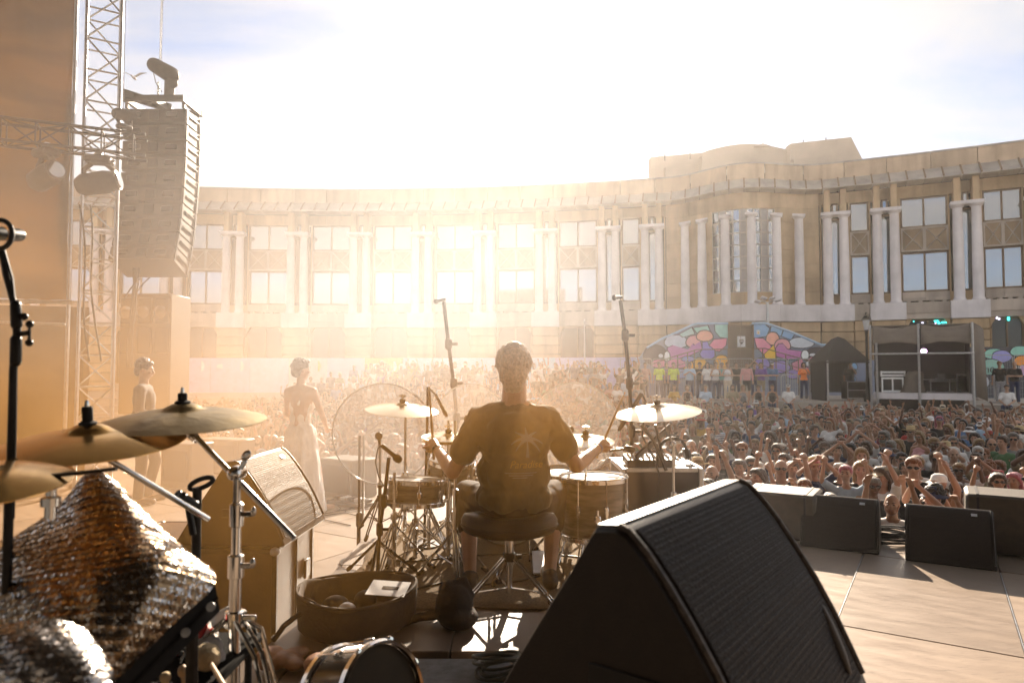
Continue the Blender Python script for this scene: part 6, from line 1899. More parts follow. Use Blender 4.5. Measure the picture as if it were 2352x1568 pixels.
# ---- throne
th = thing('drum_throne', 'padded dark drum throne on a chrome tripod under the drummer', 'stool', (-.015, 3.72, RZ + .008))
m = MB(); n = 36; prof = [(0, .355), (.7, .352), (.93, .358), (1.0, .385), (1.0, .425), (.94, .452), (.7, .46), (0, .455)]
vs_ = []; fs = []
for (f, z) in prof:
    for k in range(n):
        a_ = 2 * PI * k / n; rx = .232 + .028 * math.cos(2 * a_); ry = .155
        vs_.append((f * rx * math.cos(a_), f * ry * math.sin(a_), z + (.018 if f > .6 else 0) * abs(math.cos(a_)) ** 3))
for j in range(len(prof) - 1):
    for k in range(n): fs.append((j * n + k, j * n + (k + 1) % n, (j + 1) * n + (k + 1) % n, (j + 1) * n + k))
m.add(vs_, fs); m.build('seat', mat('throne_vinyl', (.022, .016, .012), .42, var=.2, bump=.12, bscale=120), th, smooth=70)
ring_ = [((.232 + .028 * math.cos(4 * PI * k / 40)) * 1.003 * math.cos(2 * PI * k / 40), .1555 * math.sin(2 * PI * k / 40), .405 + .01 * abs(math.cos(2 * PI * k / 40)) ** 3) for k in range(40)]
m = MB(); m.tube(ring_, .005, 5, closed=True); m.build('piping', M_black, th)
m = MB(); m.tube([(0, 0, .05), (0, 0, .35)], .018, 12); m.build('post', M_chrome, th)
m = MB(); m.tube([(0, 0, .20), (0, 0, .36)], .025, 12); m.build('sleeve', M_chrome, th)
m = MB(); m.lathe([(.018, .22), (.034, .22), (.034, .26), (.018, .27)], 14); m.box((.045, 0, .24), (.05, .01, .025), b=.004); m.build('height_collar', M_blackm, th)
for k, a_ in enumerate((R(-100 - 55), R(-100 + 75), R(110))):
    dx, dy = math.cos(a_), math.sin(a_); px_, py_ = -dy, dx
    m = MB()
    for s in (-.014, .014): m.tube([(dx * .03 + px_ * s, dy * .03 + py_ * s, .235), (dx * .27 + px_ * s, dy * .27 + py_ * s, .016)], .008, 6)
    m.build('leg', M_chrome, th)
    m = MB(); m.box((dx * .12, dy * .12, .075), (.22, .016, .008), rot=(0, R(0), a_)); m.build('leg_strut', M_chrome, th)
    m = MB(); m.cap((dx * .27, dy * .27, .016), (dx * .24, dy * .24, .036), .018, .018, 8); m.build('rubber_foot', M_rubber, th)

# ---- the drummer
DB = dict(sh=.192, ch=(.180, .118), wa=(.168, .112), hp=(.190, .130), k=1.02, neck=.064, bust=0)
DJ = joints(P=(0, .02, .95), W=(0, .03, 1.10), C=(0, .02, 1.265), N=(0, .0, 1.465), H=(.0, -.03, 1.66), elL=(.335, .05, 1.095), wrL=(.45, -.20, 1.19), elR=(-.345, .0, 1.12), wrR=(-.50, -.28, 1.19),
            shL=(.190, 0, 1.375), shR=(-.190, 0, 1.375), hipL=(.11, -.03, .90), kneeL=(.285, -.40, .90), ankL=(.25, -.13, .50), toeL=(.27, -.33, .435), hipR=(-.11, -.03, .90), kneeR=(-.25, -.42, .90), ankR=(-.205, -.16, .50), toeR=(-.20, -.36, .445), head=(R(-4), 0, R(-4)))
M_dskin = mat('drummer_skin', (.50, .28, .18), .42, var=.12, scale=14, bump=.1, bscale=120, sheen=.3)
M_dskin.node_tree.nodes['Principled BSDF'].inputs['Subsurface Weight'].default_value = .3; M_dskin.node_tree.nodes['Principled BSDF'].inputs['Subsurface Scale'].default_value = .03
body = fuse(body_prims(DJ, DB, (1, 1)), 'person_body', .0062, 3)
dr_ = put('person', body); dress(dr_, M_dskin); dr_.location = (.012, 3.8, 0); dr_.rotation_euler = (0, 0, PI)
tag(dr_, 'drummer seen from behind in a dark palm tree t-shirt, seated on the throne', 'person')
M_tee = mat('washed_black_tee', (.11, .09, .05), .9, var=.35, scale=5, bump=.5, bscale=28, spec=.15, sheen=.2)
sp = shirt_prims(DJ, DB, .62, .020, .015, 1.03)
rn = random.Random(4)
for k in range(9):                                                   # folds pulled across the back and waist
    z = .93 + .035 * k; s = 1 if k % 2 else -1
    sp.cap((s * .16, .10, z), (s * .02, .135 + .012, z + .05), .014, .010, 6)
for s in (-1, 1):
    sp.cap((s * .19, .05, 1.36), (s * .10, .125, 1.25), .022, .012, 6); sp.cap((s * .22, .06, 1.30), (s * .13, .13, 1.17), .016, .010, 6)
tee_me = fuse(sp, 'shirt', .0075, 4); roughen(tee_me, .012, 15, .7); roughen(tee_me, .004, 42, .5); tee = put('shirt', tee_me, dr_); dress(tee, M_tee)
M_trs = mat('dark_trousers', (.020, .016, .014), .85, var=.3, scale=7, bump=.4, bscale=30)
tp = trouser_prims(DJ, DB, .42, .020); 
for s in 'LR': tp.cap(DJ['knee' + s] * .5 + DJ['hip' + s] * .5, DJ['knee' + s], .100, .085)
tr = put('trousers', fuse(tp, 'trousers', .010, 4), dr_); dress(tr, M_trs)
hm = head_mat(DJ) @ Matrix.Scale(1.10, 4)
hb_ = MB(); hb_.ell((0, .03, .045), (.088, .100, .088), seg=24, rings=16); hb_.ell((0, .075, -.02), (.074, .050, .080)); hb_.ell((0, .065, -.085), (.052, .035, .045)); hb_.ell((0, -.04, .09), (.066, .05, .035))
for s in (-1, 1): hb_.ell((s * .064, .02, .03), (.026, .065, .055))
for k in range(110):
    a_, b_ = rn.uniform(0, 2 * PI), rn.uniform(-.2, 1.5); q = V(.086 * math.cos(a_) * math.cos(b_), .03 + .098 * math.sin(a_) * math.cos(b_), .045 + .088 * math.sin(b_))
    if q.y > -.05: hb_.cap(q, q + V(rn.uniform(-.01, .01), .008 + rn.uniform(-.004, .01), -.022), .0075, .004, 5)
hb_me = fuse(hb_, 'hair', .0055, 1); roughen(hb_me, .006, 110, .25); hair_o = put('hair', hb_me, dr_); dress(hair_o, M_hair['brown']); hair_o.matrix_local = hm
M_hair['drummer'] = mat('hair_drummer', (.46, .33, .21), .5, sheen=.6, var=.4, scale=70, bump=.5, bscale=160); dress(hair_o, M_hair['drummer'])
for s in 'LR':
    sh = MB(); an, to = DJ['ank' + s], DJ['toe' + s]
    sh.cap(an + V(0, .045, -.045), to, .046, .042, 12); sh.cap(an + V(0, .02, -.02), an + V(0, -.05, -.04), .046, .046, 12)
    o = put('shoe', fuse(sh, 'shoe', .008, 2), dr_); dress(o, M_black)
M_wrist = mat('wristband', (.30, .26, .40), .7)
for s, w, e in (('L', DJ['wrL'], DJ['elL']), ('R', DJ['wrR'], DJ['elR'])):
    d_ = (w - e).normalized(); X = Matrix.Translation(w - d_ * .012) @ d_.to_track_quat('Z', 'Y').to_matrix().to_4x4()
    m = MB(); m.lathe([(.029, -.008), (.033, -.008), (.033, .008), (.029, .008)], 18, X, closed=True); o = m.build('wristband', M_wrist if s == 'R' else M_black, dr_)
# palm print laid on the shirt back
from mathutils.bvhtree import BVHTree
bvh = BVHTree.FromPolygons([v.co.copy() for v in tee_me.vertices], [tuple(p.vertices) for p in tee_me.polygons])
def print_on(name, pts, faces, material, off=.0035):
    out = []
    for (x, z) in pts:                       # x to the right as seen from behind
        h = bvh.ray_cast(V(-x, .6, z), V(0, -1, 0))
        y = h[0].y if h[0] is not None else .14
        out.append((-x, y + off, z))
    m = MB(); m.add(out, faces); o = m.build(name, material, dr_, fix=False); return o
M_pr1 = mat('print_blue', (.24, .28, .33), .8); M_pr2 = mat('print_gold', (.42, .28, .06), .8)
def ribbon(p, w):
    pts = []; 
    for i, (x, z) in enumerate(p):
        a_ = p[max(0, i - 1)]; b_ = p[min(len(p) - 1, i + 1)]; dx, dz2 = b_[0] - a_[0], b_[1] - a_[1]; L = math.hypot(dx, dz2) or 1
        ww = w * (1 - .85 * i / (len(p) - 1)); pts += [(x - dz2 / L * ww, z + dx / L * ww), (x + dz2 / L * ww, z - dx / L * ww)]
    return pts, [(2 * i, 2 * i + 1, 2 * i + 3, 2 * i + 2) for i in range(len(p) - 1)]
pc = (.068, 1.285)
for k, (ax, az, dr2) in enumerate(((-.085, .02, -.05), (-.065, .055, -.02), (-.01, .07, -.01), (.05, .06, -.025), (.085, .02, -.05), (.07, -.02, -.05), (-.06, -.02, -.045))):
    p = [(pc[0] + ax * t_, pc[1] + az * t_ + dr2 * t_ * t_) for t_ in [i / 7 for i in range(8)]]
    print_on('palm_frond', *ribbon(p, .012), M_pr1)
p = [(pc[0] + .004 * math.sin(t_ * 2), pc[1] - .10 * t_) for t_ in [1 - i / 6 for i in range(7)]]
print_on('palm_trunk', *ribbon(p, .009), M_pr1)
tm_ = text_mesh('Paradise', .052, 'print_lettering', .3)
tb2 = bmesh.new(); tb2.from_mesh(tm_); bmesh.ops.triangulate(tb2, faces=tb2.faces); bmesh.ops.subdivide_edges(tb2, edges=[e for e in tb2.edges if e.calc_length() > .012], cuts=1); tb2.to_mesh(tm_); tb2.free()
print_on('print_lettering', [(v.co.x + .062, v.co.y + 1.150) for v in tm_.vertices], [tuple(p.vertices) for p in tm_.polygons], M_pr2)
for k, (x0, x1) in enumerate(((-.05, .12), (-.03, .10), (-.01, .07))):
    n_ = 12; z = 1.108 - .012 * k
    print_on('print_line', [(x0 + (x1 - x0) * i / n_, z + s * .0018) for s in (-1, 1) for i in range(n_ + 1)], [(i, i + 1, n_ + 2 + i, n_ + 1 + i) for i in range(n_)], M_pr1)
def stick(label, wr, el, tip):
    Mw = Matrix.Translation((.012, 3.8, 0)) @ Matrix.Rotation(PI, 4, 'Z'); w = Mw @ (wr + (wr - el).normalized() * .085 + V(0, -.015, .0)); tip = Vector(tip); d_ = (tip - w).normalized()
    m = MB(); m.tube([w - d_ * .10, w + d_ * .18, tip - d_ * .03, tip - d_ * .02], [.0075, .0075, .0055, .004], 8); m.ell(tip - d_ * .008, (.006, .006, .009))
    return tag(m.build('drumstick', M_stick), label, 'drumstick')
stick('drumstick held upright in the drummer left hand', DJ['wrL'], DJ['elL'], at(986, 888, 4.05))
stick('drumstick held slanting in the drummer right hand', DJ['wrR'], DJ['elR'], at(1436, 900, 4.25))

# ---- the singer in the white dress
SJ = joints(**arms('down', 'down'), kneeR=(-.13, -.16, .50), ankR=(-.20, -.12, .09), toeR=(-.26, -.30, .03), head=(0, 0, R(-30)))
SJ['elR'] = V(-.26, -.02, 1.13); SJ['wrR'] = V(-.22, -.20, .98); SJ['elL'] = V(.22, -.08, 1.14); SJ['wrL'] = V(.14, -.26, 1.12)
sb = fuse(body_prims(SJ, WOM), 'person_body', .009, 3)
sg_ = put('person', sb); dress(sg_, SKIN[0]); spos = at(688, 1175, 7.96); sg_.location = (spos.x, 7.96, -.0); sg_.rotation_euler = (0, 0, PI - R(12))
tag(sg_, 'singer in a long white backless dress standing at the stage front', 'person')
def folds_dress(me):
    roughen(me, .030, 13, .10); roughen(me, .008, 34, .3); return me
dm = MB()
dm.ell((0, -.02, 1.225), (.150, .110, .13)); dm.ell((0, 0, 1.09), (.130, .100, .15)); dm.ell((0, 0, .93), (.185, .135, .15))
for s in (-1, 1): dm.ell((s * .065, -.09, 1.265), (.075, .068, .075))
dm.cap((0, 0, .90), (-.045, -.015, .05), .155, .215, 24)
for s in (-1, 1): dm.cap((s * .04, 0, .90), (s * .05 - .045, -.015, .05), .145, .20, 20)
for k in range(14):
    a_ = 2 * PI * k / 14; dm.cap((.15 * math.cos(a_), .12 * math.sin(a_), .85), (.235 * math.cos(a_) - .05, .225 * math.sin(a_) - .02, .04), .018, .03, 6)
for (a_, b_) in (((-.05, -.10, 1.30), (-.085, -.02, 1.435)), ((-.085, -.02, 1.435), (-.02, .105, 1.26)), ((.075, -.10, 1.31), (.085, -.02, 1.435))): dm.cap(a_, b_, .013, .013, 6)
do = put('dress', folds_dress(fuse(dm, 'dress', .010, 4)), sg_); dress(do, M_cloth['white'])
def rough_hair(me):
    roughen(me, .014, 80, .4); return me
sh_ = MB(); sh_.ell((0, .03, .045), (.088, .098, .088)); sh_.ell((0, -.05, .10), (.06, .05, .035)); sh_.ell((0, .07, -.015), (.072, .05, .07))
for k in range(40):
    a_, b_ = rn.uniform(0, 2 * PI), rn.uniform(-.1, 1.4); sh_.ell((.088 * math.cos(a_) * math.cos(b_), .025 + .095 * math.sin(a_) * math.cos(b_), .05 + .088 * math.sin(b_)), (.018, .018, .014), seg=7, rings=5)
ho = put('hair', rough_hair(fuse(sh_, 'hair', .008, 1)), sg_); dress(ho, M_hair['brown']); ho.matrix_local = head_mat(SJ)
for me_, n_, m_ in ((EYE_M, 'eyes', M_eye), (MOU_M, 'mouth', M_mouth)):
    o = put(n_, me_, sg_); dress(o, m_); o.matrix_local = head_mat(SJ)
for s in 'LR':
    q = MB(); a_, t_ = SJ['ank' + s], SJ['toe' + s]; q.cap(a_ + V(0, .03, -.075), t_ + V(0, -.02, -.022), .030, .034, 8); o = put('sandal', fuse(q, 'sandal', .01, 1), sg_); dress(o, M_cloth['khaki'])
# ---- the curly haired musician deep in the smoke
GJ = joints(elL=(.23, -.02, 1.14), wrL=(.10, -.20, .98), elR=(-.24, .0, 1.14), wrR=(-.14, -.20, 1.04), kneeL=(.12, -.12, .5), ankL=(.14, -.02, .09), toeL=(.16, -.2, .03), head=(R(10), 0, R(10)))
go = put('person', fuse(body_prims(GJ, MAN), 'person_body', .010, 3)); dress(go, SKIN[0]); gp = at(326, 1150, 8.6); go.location = (gp.x, 8.6, 0); go.rotation_euler = (0, 0, R(105))
tag(go, 'curly haired musician in dark clothes standing in the smoke by the tower', 'person')
for n_, me_, m_ in (('shirt', fuse(shirt_prims(GJ, MAN, 1.0, .018), 'shirt', .012), M_cloth['black']), ('trousers', fuse(trouser_prims(GJ, MAN, .97), 'trousers', .014), M_cloth['black'])):
    o = put(n_, me_, go); dress(o, m_)
for n_, me_, m_ in (('hair', HAIRM['curly'], M_hair['brown']), ('eyes', EYE_M, M_eye), ('mouth', MOU_M, M_mouth)):
    o = put(n_, me_, go); dress(o, m_); o.matrix_local = head_mat(GJ)
for s in 'LR':
    q = MB(); a_, t_ = GJ['ank' + s], GJ['toe' + s]; q.cap(a_ + V(0, .03, -.06), t_, .044, .042, 8); o = put('shoe', fuse(q, 'shoe', .012, 1), go); dress(o, M_black)
for k, (x0, y0, x1, y1, lb) in enumerate(((-.75, 3.75, .25, 4.3, 'black cable snaking over the carpet left of the throne'), (.3, 4.1, 1.1, 4.9, 'black cable running to the equipment case over the carpet'), (-.9, 4.6, .9, 4.45, 'black cable crossing the carpet under the drums'), (-.8, 3.3, -.2, 3.66, 'thin cable trailing from the drum bag to the carpet'))):
    m = MB(); pts = [V(x0 + (x1 - x0) * t_ + .10 * math.sin(t_ * 9 + k), y0 + (y1 - y0) * t_ + .12 * math.sin(t_ * 7 + 2 * k), RZ + .019) for t_ in [i / 40 for i in range(41)]]
    m.tube(pts, .006 if k < 3 else .004, 6); tag(m.build('floor_cable', M_cable), lb, 'cable')
# ---- boxes along the stage front at left
def box_thing(name, label, cat, c, size, rz, material=None, detail=True):
    t = thing(name, label, cat, c, rz); m = MB(); m.box((0, 0, size[2] / 2), size, b=.02); m.build('body', material or M_spk, t)
    if detail:
        m = MB(); m.box((0, -size[1] / 2 - .004, size[2] * .5), (size[0] * .8, .012, size[2] * .7)); m.build('panel', M_grille, t)
        for s in (-1, 1):
            m = MB(); m.box((s * size[0] * .38, -size[1] / 2 - .012, size[2] * .5), (.02, .02, size[2] * .5)); m.build('handle', M_blackm, t)
    return t
c = on(800, 1138, 0); box_thing('floor_monitor', 'dark stage monitor box standing between singer and left shield', 'speaker', c, (.62, .45, .5), SYAW)
c = on(430, 1115, 0); box_thing('amplifier', 'squat amplifier box on the stage front behind the left cymbals', 'amplifier', c, (.55, .45, .62), SYAW * .6)
c = on(520, 1085, 0); box_thing('amplifier', 'wider amplifier box beyond the raked cymbal stand', 'amplifier', c, (.8, .4, .55), SYAW * .6)
pb = thing('pedal_board', 'flat pedal board with cables on the floor left of the kit', 'pedal board', on(815, 1140, 0) + V(.1, -.55, 0), SYAW)
m = MB(); m.box((0, 0, .03), (.6, .3, .05), b=.008); m.build('board', M_black, pb)
for k in range(5):
    m = MB(); m.box((-.23 + k * .115, 0, .075), (.08, .13, .04), b=.008); m.build('pedal', M_steel if k % 2 else M_blackm, pb)
m = MB(); rn = random.Random(3)
for k in range(4):
    p0 = pb.location + V(rn.uniform(-.3, .3), -.1, .02); pts = [p0 + V(.25 * math.sin(i * .6 + k) + i * .05 * (k - 1.5), -.13 * i, -.012) for i in range(9)]
    m.tube(pts, .006, 5)
tag(m.build('floor_cable', M_cable), 'loose black cables trailing over the floor from the pedal board', 'cable')
# ------------------------------------------------------------------ monitors, cases and the percussion corner in the foreground
M_wedge = mat('monitor_paint', (.016, .010, .007), .34, rvar=.05, var=.3, scale=16, bump=.25, bscale=240, spec=.4)
M_toptrim = mat('lit_ridge_trim', (.10, .075, .06), .36, var=.3, scale=20, spec=.7, rvar=.06)  # glossy ridge strip, its colour lightened to carry the sun's sheen
def grille_mat():
    m = mat('ribbed_grille', (.020, .012, .008), .55, spec=.28, var=.25, scale=30); nt = m.node_tree; b = nt.nodes['Principled BSDF']
    t = nt.nodes.new('ShaderNodeTexCoord'); w = nt.nodes.new('ShaderNodeTexWave'); w.bands_direction = 'Y'; w.inputs['Scale'].default_value = 46
    nt.links.new(t.outputs['UV'], w.inputs['Vector']); v = nt.nodes.new('ShaderNodeTexVoronoi'); v.inputs['Scale'].default_value = 150; nt.links.new(t.outputs['Object'], v.inputs['Vector'])
    ad_ = nt.nodes.new('ShaderNodeMath'); ad_.operation = 'ADD'; nt.links.new(w.outputs['Fac'], ad_.inputs[0]); nt.links.new(v.outputs['Distance'], ad_.inputs[1])
    bp = nt.nodes.new('ShaderNodeBump'); bp.inputs['Strength'].default_value = .7; bp.inputs['Distance'].default_value = .004; nt.links.new(ad_.outputs[0], bp.inputs['Height']); nt.links.new(bp.outputs[0], b.inputs['Normal'])
    return m
M_ribs = grille_mat()
WL = .75
GR = [(.022, -.008), (.06, -.045), (.105, -.10), (.150, -.165), (.195, -.235), (.2375, -.312), (.275, -.39), (.305, -.455)]
PROF = [(-.058, -.020), (-.048, -.006), (0, 0)] + GR + [(.318, -.488), (.310, -.50), (-.345, -.50), (-.352, -.488), (-.26, -.335), (-.19, -.225), (-.11, -.105)]
def wedge(label, near, e1, scale=1.0, trims=(0.0, 1.0), name='floor_monitor', wear=False, plate=False, group=None):
    """near: apex of the ridge's first end; e1: bearing of the ridge"""
    rz = math.atan2(e1[1], e1[0])
    t = thing(name, label, 'speaker', near, rz, group); t.scale = (scale,) * 3
    # local x along the ridge, local -y towards the grille
    def P(s, z, x): return (x, -s, z)
    m = MB(); n = len(PROF); xs = (0, .012, WL - .012, WL); pts = []
    for i, x in enumerate(xs):
        k = .97 if i in (0, 3) else 1
        pts += [P(s * k, -.25 + (z + .25) * k, x) for s, z in PROF]
    fs = [tuple(range(n)), tuple(3 * n + j for j in range(n - 1, -1, -1))]
    for i in range(3):
        for j in range(n): fs.append((i * n + j, i * n + (j + 1) % n, (i + 1) * n + (j + 1) % n, (i + 1) * n + j))
    m.add(pts, fs); m.build('cabinet', M_wedge, t, smooth=25)
    m = MB(); pts = []; nrm = []
    for j, (s, z) in enumerate(GR):
        a_, b_ = GR[max(0, j - 1)], GR[min(len(GR) - 1, j + 1)]; dx, dz2 = b_[0] - a_[0], b_[1] - a_[1]; L = math.hypot(dx, dz2); nrm.append((-dz2 / L, dx / L))
    for off in (.005, -.002):
        for (s, z), (nx, nz2) in zip(GR, nrm): pts += [P(s + nx * off, z + nz2 * off, .045), P(s + nx * off, z + nz2 * off, WL - .045)]
    k = len(GR); fs = [(2 * j, 2 * j + 1, 2 * j + 3, 2 * j + 2) for j in range(k - 1)] + [(2 * k + 2 * j, 2 * k + 2 * j + 2, 2 * k + 2 * j + 3, 2 * k + 2 * j + 1) for j in range(k - 1)]
    for j in range(k - 1): fs += [(2 * j, 2 * j + 2, 2 * k + 2 * j + 2, 2 * k + 2 * j), (2 * j + 1, 2 * k + 2 * j + 1, 2 * k + 2 * j + 3, 2 * j + 3)]
    fs += [(0, 2 * k, 2 * k + 1, 1), (2 * k - 2, 2 * k - 1, 4 * k - 1, 4 * k - 2)]
    m.add(pts, fs); g_ = m.build('grille', M_ribs, t, smooth=60)
    rb = MB(); acc = 0.0; nxt = .012; seg_ = []
    for j in range(k - 1):
        (s0, z0), (s1, z1) = GR[j], GR[j + 1]; L = math.hypot(s1 - s0, z1 - z0)
        while nxt < acc + L:
            f = (nxt - acc) / L; (nx, nz2) = nrm[j]; rb.box(P(s0 + (s1 - s0) * f + nx * .0053, z0 + (z1 - z0) * f + nz2 * .0053, WL / 2), (WL - .10, .005, .0012), rot=(math.atan2(z0 - z1, s1 - s0), 0, 0)); nxt += .013
        acc += L
    rb_ = rb.build('grille_ribs', M_ribs, g_, smooth=0); rb_['kind'] = 'stuff'
    uvl = g_.data.uv_layers.new(name='UVMap')
    for lp_ in g_.data.loops:
        vi = lp_.vertex_index % (2 * k); uvl.data[lp_.index].uv = ((vi % 2) * 1.0, (vi // 2) / k)
    for x in (.018, WL - .018):
        m = MB(); rn_ = random.Random(int(x * 100)); q = [P(s + nx * .002, z + nz2 * .002, x + rn_.uniform(-.002, .002)) for (s, z), (nx, nz2) in zip([(0, .001)] + GR, [(0, 1)] + nrm)]
        m.tube(q, .0085, 6); m.build('edge_trim', mat('worn_trim', (.10, .085, .075), .55, var=.6, scale=30, bump=.4, bscale=120) if wear else M_wedge, t)
    m = MB(); m.box((WL / 2, .026, -.0005), (WL - .03, .050, .006), rot=(R(-6), 0, 0), b=.002); m.build('top_trim', M_toptrim, t)
    for x in (.0, WL):
        m = MB(); s_ = 1 if x > 0 else -1; m.box((x + s_ * .002, -.02, -.30), (.006, .16, .05), b=.002); m.build('handle', M_black, t)
    if plate:
        j = 1; m = MB(); (s, z), (nx, nz2) = GR[j], nrm[j]; rm_ = Matrix.Rotation(math.atan2(.085, .105), 3, 'X')
        m.box(P(s + nx * .009, z + nz2 * .009, WL - .16), (.05, .03, .004), rot=rm_); m.build('badge', M_steel, t)
    return t
near = at(1412, 1214, 1.38); E1 = (.607, .795)
fw = wedge('very large black wedge monitor filling the lower right foreground', near, E1, wear=True)
m = MB(); X_ = fw.rotation_euler.z
hs = at(1868, 1452, 1.80) - near; hs = Matrix.Rotation(-X_, 3, 'Z') @ hs
m.ell((WL - .10, -.262, -.352), (.016, .012, .085), rot=(R(-27), R(18), 0)); m.build('carry_handle', mat('grey_handle', (.16, .145, .135), .5), fw)
def road_case(label, c, size, rz, top=True):
    t = thing('road_case', label, 'case', c, rz); w, dp, h = size
    m = MB(); m.box((0, 0, h / 2 + .01), (w - .012, dp - .012, h - .02), b=.004); m.build('body', mat('case_laminate', (.075, .034, .012), .42, var=.4, scale=5, bump=.1, bscale=60), t)
    for sx_ in (-1, 1):
        for sy in (-1, 1):
            m = MB(); m.box((sx_ * (w / 2 - .012), sy * (dp / 2 - .012), h / 2), (.03, .03, h - .07), b=.003); m.build('edge_strip', M_alu if sx_ < 0 else M_blackm, t)
            m = MB(); m.ell((sx_ * (w / 2 - .014), sy * (dp / 2 - .014), h - .018), (.03, .03, .026)); m.build('corner', M_steel, t)
    for z in (h - .012, .012):
        for s in (-1, 1):
            m = MB(); m.box((0, s * (dp / 2 - .011), z), (w - .08, .028, .028), b=.003); m.build('edge_strip', M_blackm, t)
            m = MB(); m.box((s * (w / 2 - .011), 0, z), (.028, dp - .08, .028), b=.003); m.build('edge_strip', M_blackm, t)
    m = MB(); m.box((w / 2 + .001, 0, h * .52), (.012, .010, h * .9)); m.build('lid_joint', M_black, t)
    m = MB(); m.box((w / 2 + .008, dp * .28, h * .55), (.02, .1, .12), b=.006); m.build('latch', M_blackm, t)
    return t
e1 = Vector((*E1, 0)); e2 = Vector((E1[1], -E1[0], 0))
c = near + e1 * (WL / 2); bz = near.z - .50
road_case('dark road case under the very large foreground monitor', (c.x, c.y, RZ), (WL + .02, .70, bz - RZ), math.atan2(E1[1], E1[0]))
n2 = at(535, 1061, 4.1)
wedge('large wedge monitor on the road case at the left, pale in the smoke', n2, (.055, .9985), wear=False, plate=True)
road_case('dark road case under the left wedge monitor beside the drum riser', (-1.91, 4.42, 0), (1.06, .74, n2.z - .50), 0)
# front row of the stage
a = at(1845, 1153, 6.75); gw_ = 'wedge monitors on the right of the stage floor'
w1 = wedge('first wedge monitor left of the gap on the right stage floor', (a.x, a.y, .44), (.86, -.51), .88, plate=True, group=gw_)
a = at(2078, 1172, 6.25)
w2 = wedge('second wedge monitor right of the gap on the right stage floor', (a.x, a.y, .44), (.86, -.51), .88, plate=True, group=gw_)
def fill_box(label, px, py, d, size, rz):
    p = on(px, py, 0); t = thing('fill_speaker', label, 'speaker', p, rz); w, dp, h = size
    m = MB(); m.box((0, 0, h / 2 + .01), (w, dp, h), b=.025); m.build('cabinet', M_spk, t)
    for x in (-w * .36, w * .36):
        m = MB(); m.box((x, 0, h + .0105), (.02, dp * .97, .008)); m.build('strap', M_black, t)
        m = MB(); m.box((x, -dp / 2 - .003, h * .75), (.02, .008, h * .45)); m.build('strap', M_black, t)
    m = MB(); m.box((w / 2 + .002, 0, h * .7), (.012, dp * .5, .10), b=.004); m.build('handle', M_blackm, t)
    for x in (-w * .4, w * .4):
        m = MB(); m.box((x, 0, .006), (.06, dp * .8, .012)); m.build('foot', M_rubber, t)
    return t
fill_box('speaker box with two straps across its pale lit top, behind the first floor monitor', 1800, 1226, 7.0, (.68, .55, .44), SYAW)
fill_box('dark speaker box at the far right edge beyond the second floor monitor', 2318, 1264, 6.2, (.66, .55, .52), SYAW)
m = MB(); c = on(2042, 1243, 0); rn = random.Random(8)
for k in range(7):
    r_ = .17 + rn.uniform(-.02, .02); oz = .012 + k * .016
    m.tube([c + V(r_ * 1.3 * math.cos(t_), r_ * math.sin(t_), oz + .006 * math.sin(3 * t_ + k)) for t_ in [2 * PI * i / 24 for i in range(24)]], .009, 5, closed=True)
tag(m.build('cable_coil', M_cable), 'coiled black cable on the floor between the two right floor monitors', 'cable')

# ---- big cymbals at the left
def fcym(label, px, py, d, r, tilt, roll, material, sleeve):
    c = at(px, py, d); t = cymbal(label, c, r, R(tilt), R(roll), material, felt=False, bell=.24)
    m = lathe_at([(0, .015), (.021, .016), (.022, .026), (.013, .03), (.0135, sleeve), (.011, sleeve + .006), (0, sleeve + .006)], 16); m.build('felt_washer', M_felt, t)
    m = MB(); m.cap((0, 0, sleeve), (0, 0, sleeve + .018), .007, .005, 8); m.build('wing_nut', M_chrome, t)
    return c
cA = fcym('golden cymbal in front of the raked one at the far left', 203, 992, 1.80, .232, 7, 0, M_brass, .062)
cB = fcym('darker hammered cymbal highest of the left cymbals', 420, 942, 2.0, .232, 5, 0, M_brassd, .045)
cC = fcym('golden cymbal cut by the left picture edge, lowest of the three', -70, 1082, 1.45, .19, 7, 2, M_brass, .05)
sx_ = at(545, 1085, 1.95); bs = V(sx_.x, sx_.y, RZ)
st_ = thing('cymbal_stand', 'tall chrome boom stand of the hammered left cymbal', 'stand', bs)
rel = lambda p: Vector(p) - bs
H_ = sx_.z - RZ
m = MB(); m.tube([(0, 0, .12), (0, 0, at(0, 1300, 1.95).z - RZ)], .0165, 12); m.build('lower_tube', M_chrome, st_)
m = MB(); m.tube([(0, 0, at(0, 1305, 1.95).z - RZ), (0, 0, at(0, 1185, 1.95).z - RZ)], .0135, 12); m.build('middle_tube', M_chrome, st_)
m = MB(); m.tube([(0, 0, at(0, 1190, 1.95).z - RZ), (0, 0, H_ + .01)], .0105, 12); m.build('upper_tube', M_chrome, st_)
for y_, r_ in ((1300, .022), (1182, .019)):
    z_ = at(0, y_, 1.95).z - RZ; m = MB(); m.lathe([(.012, z_ - .035), (r_, z_ - .03), (r_, z_ + .03), (.012, z_ + .036)], 16)
    m.box((.032, -.01, z_ + .005), (.034, .010, .014), b=.003); m.ell((.052, -.012, z_ + .012), (.008, .006, .014)); m.build('tube_clamp', M_chrome, st_)
m = MB(); m.cap((0, -.02, H_), (0, .02, H_), .021, .021, 14); m.box((.024, -.02, H_ + .026), (.014, .008, .03), rot=(0, R(30), 0), b=.003); m.ell((.032, -.02, H_ + .05), (.012, .006, .018), (0, R(35), 0)); m.build('boom_tilter', M_chrome, st_)
b0, b1 = rel(cB) + V(.004, .0, -.012), rel(at(676, 1236, 1.9)); m = MB(); m.tube([b0 + V(.02, 0, -.05), b1], .0085, 10); m.build('boom_arm', M_chrome, st_)
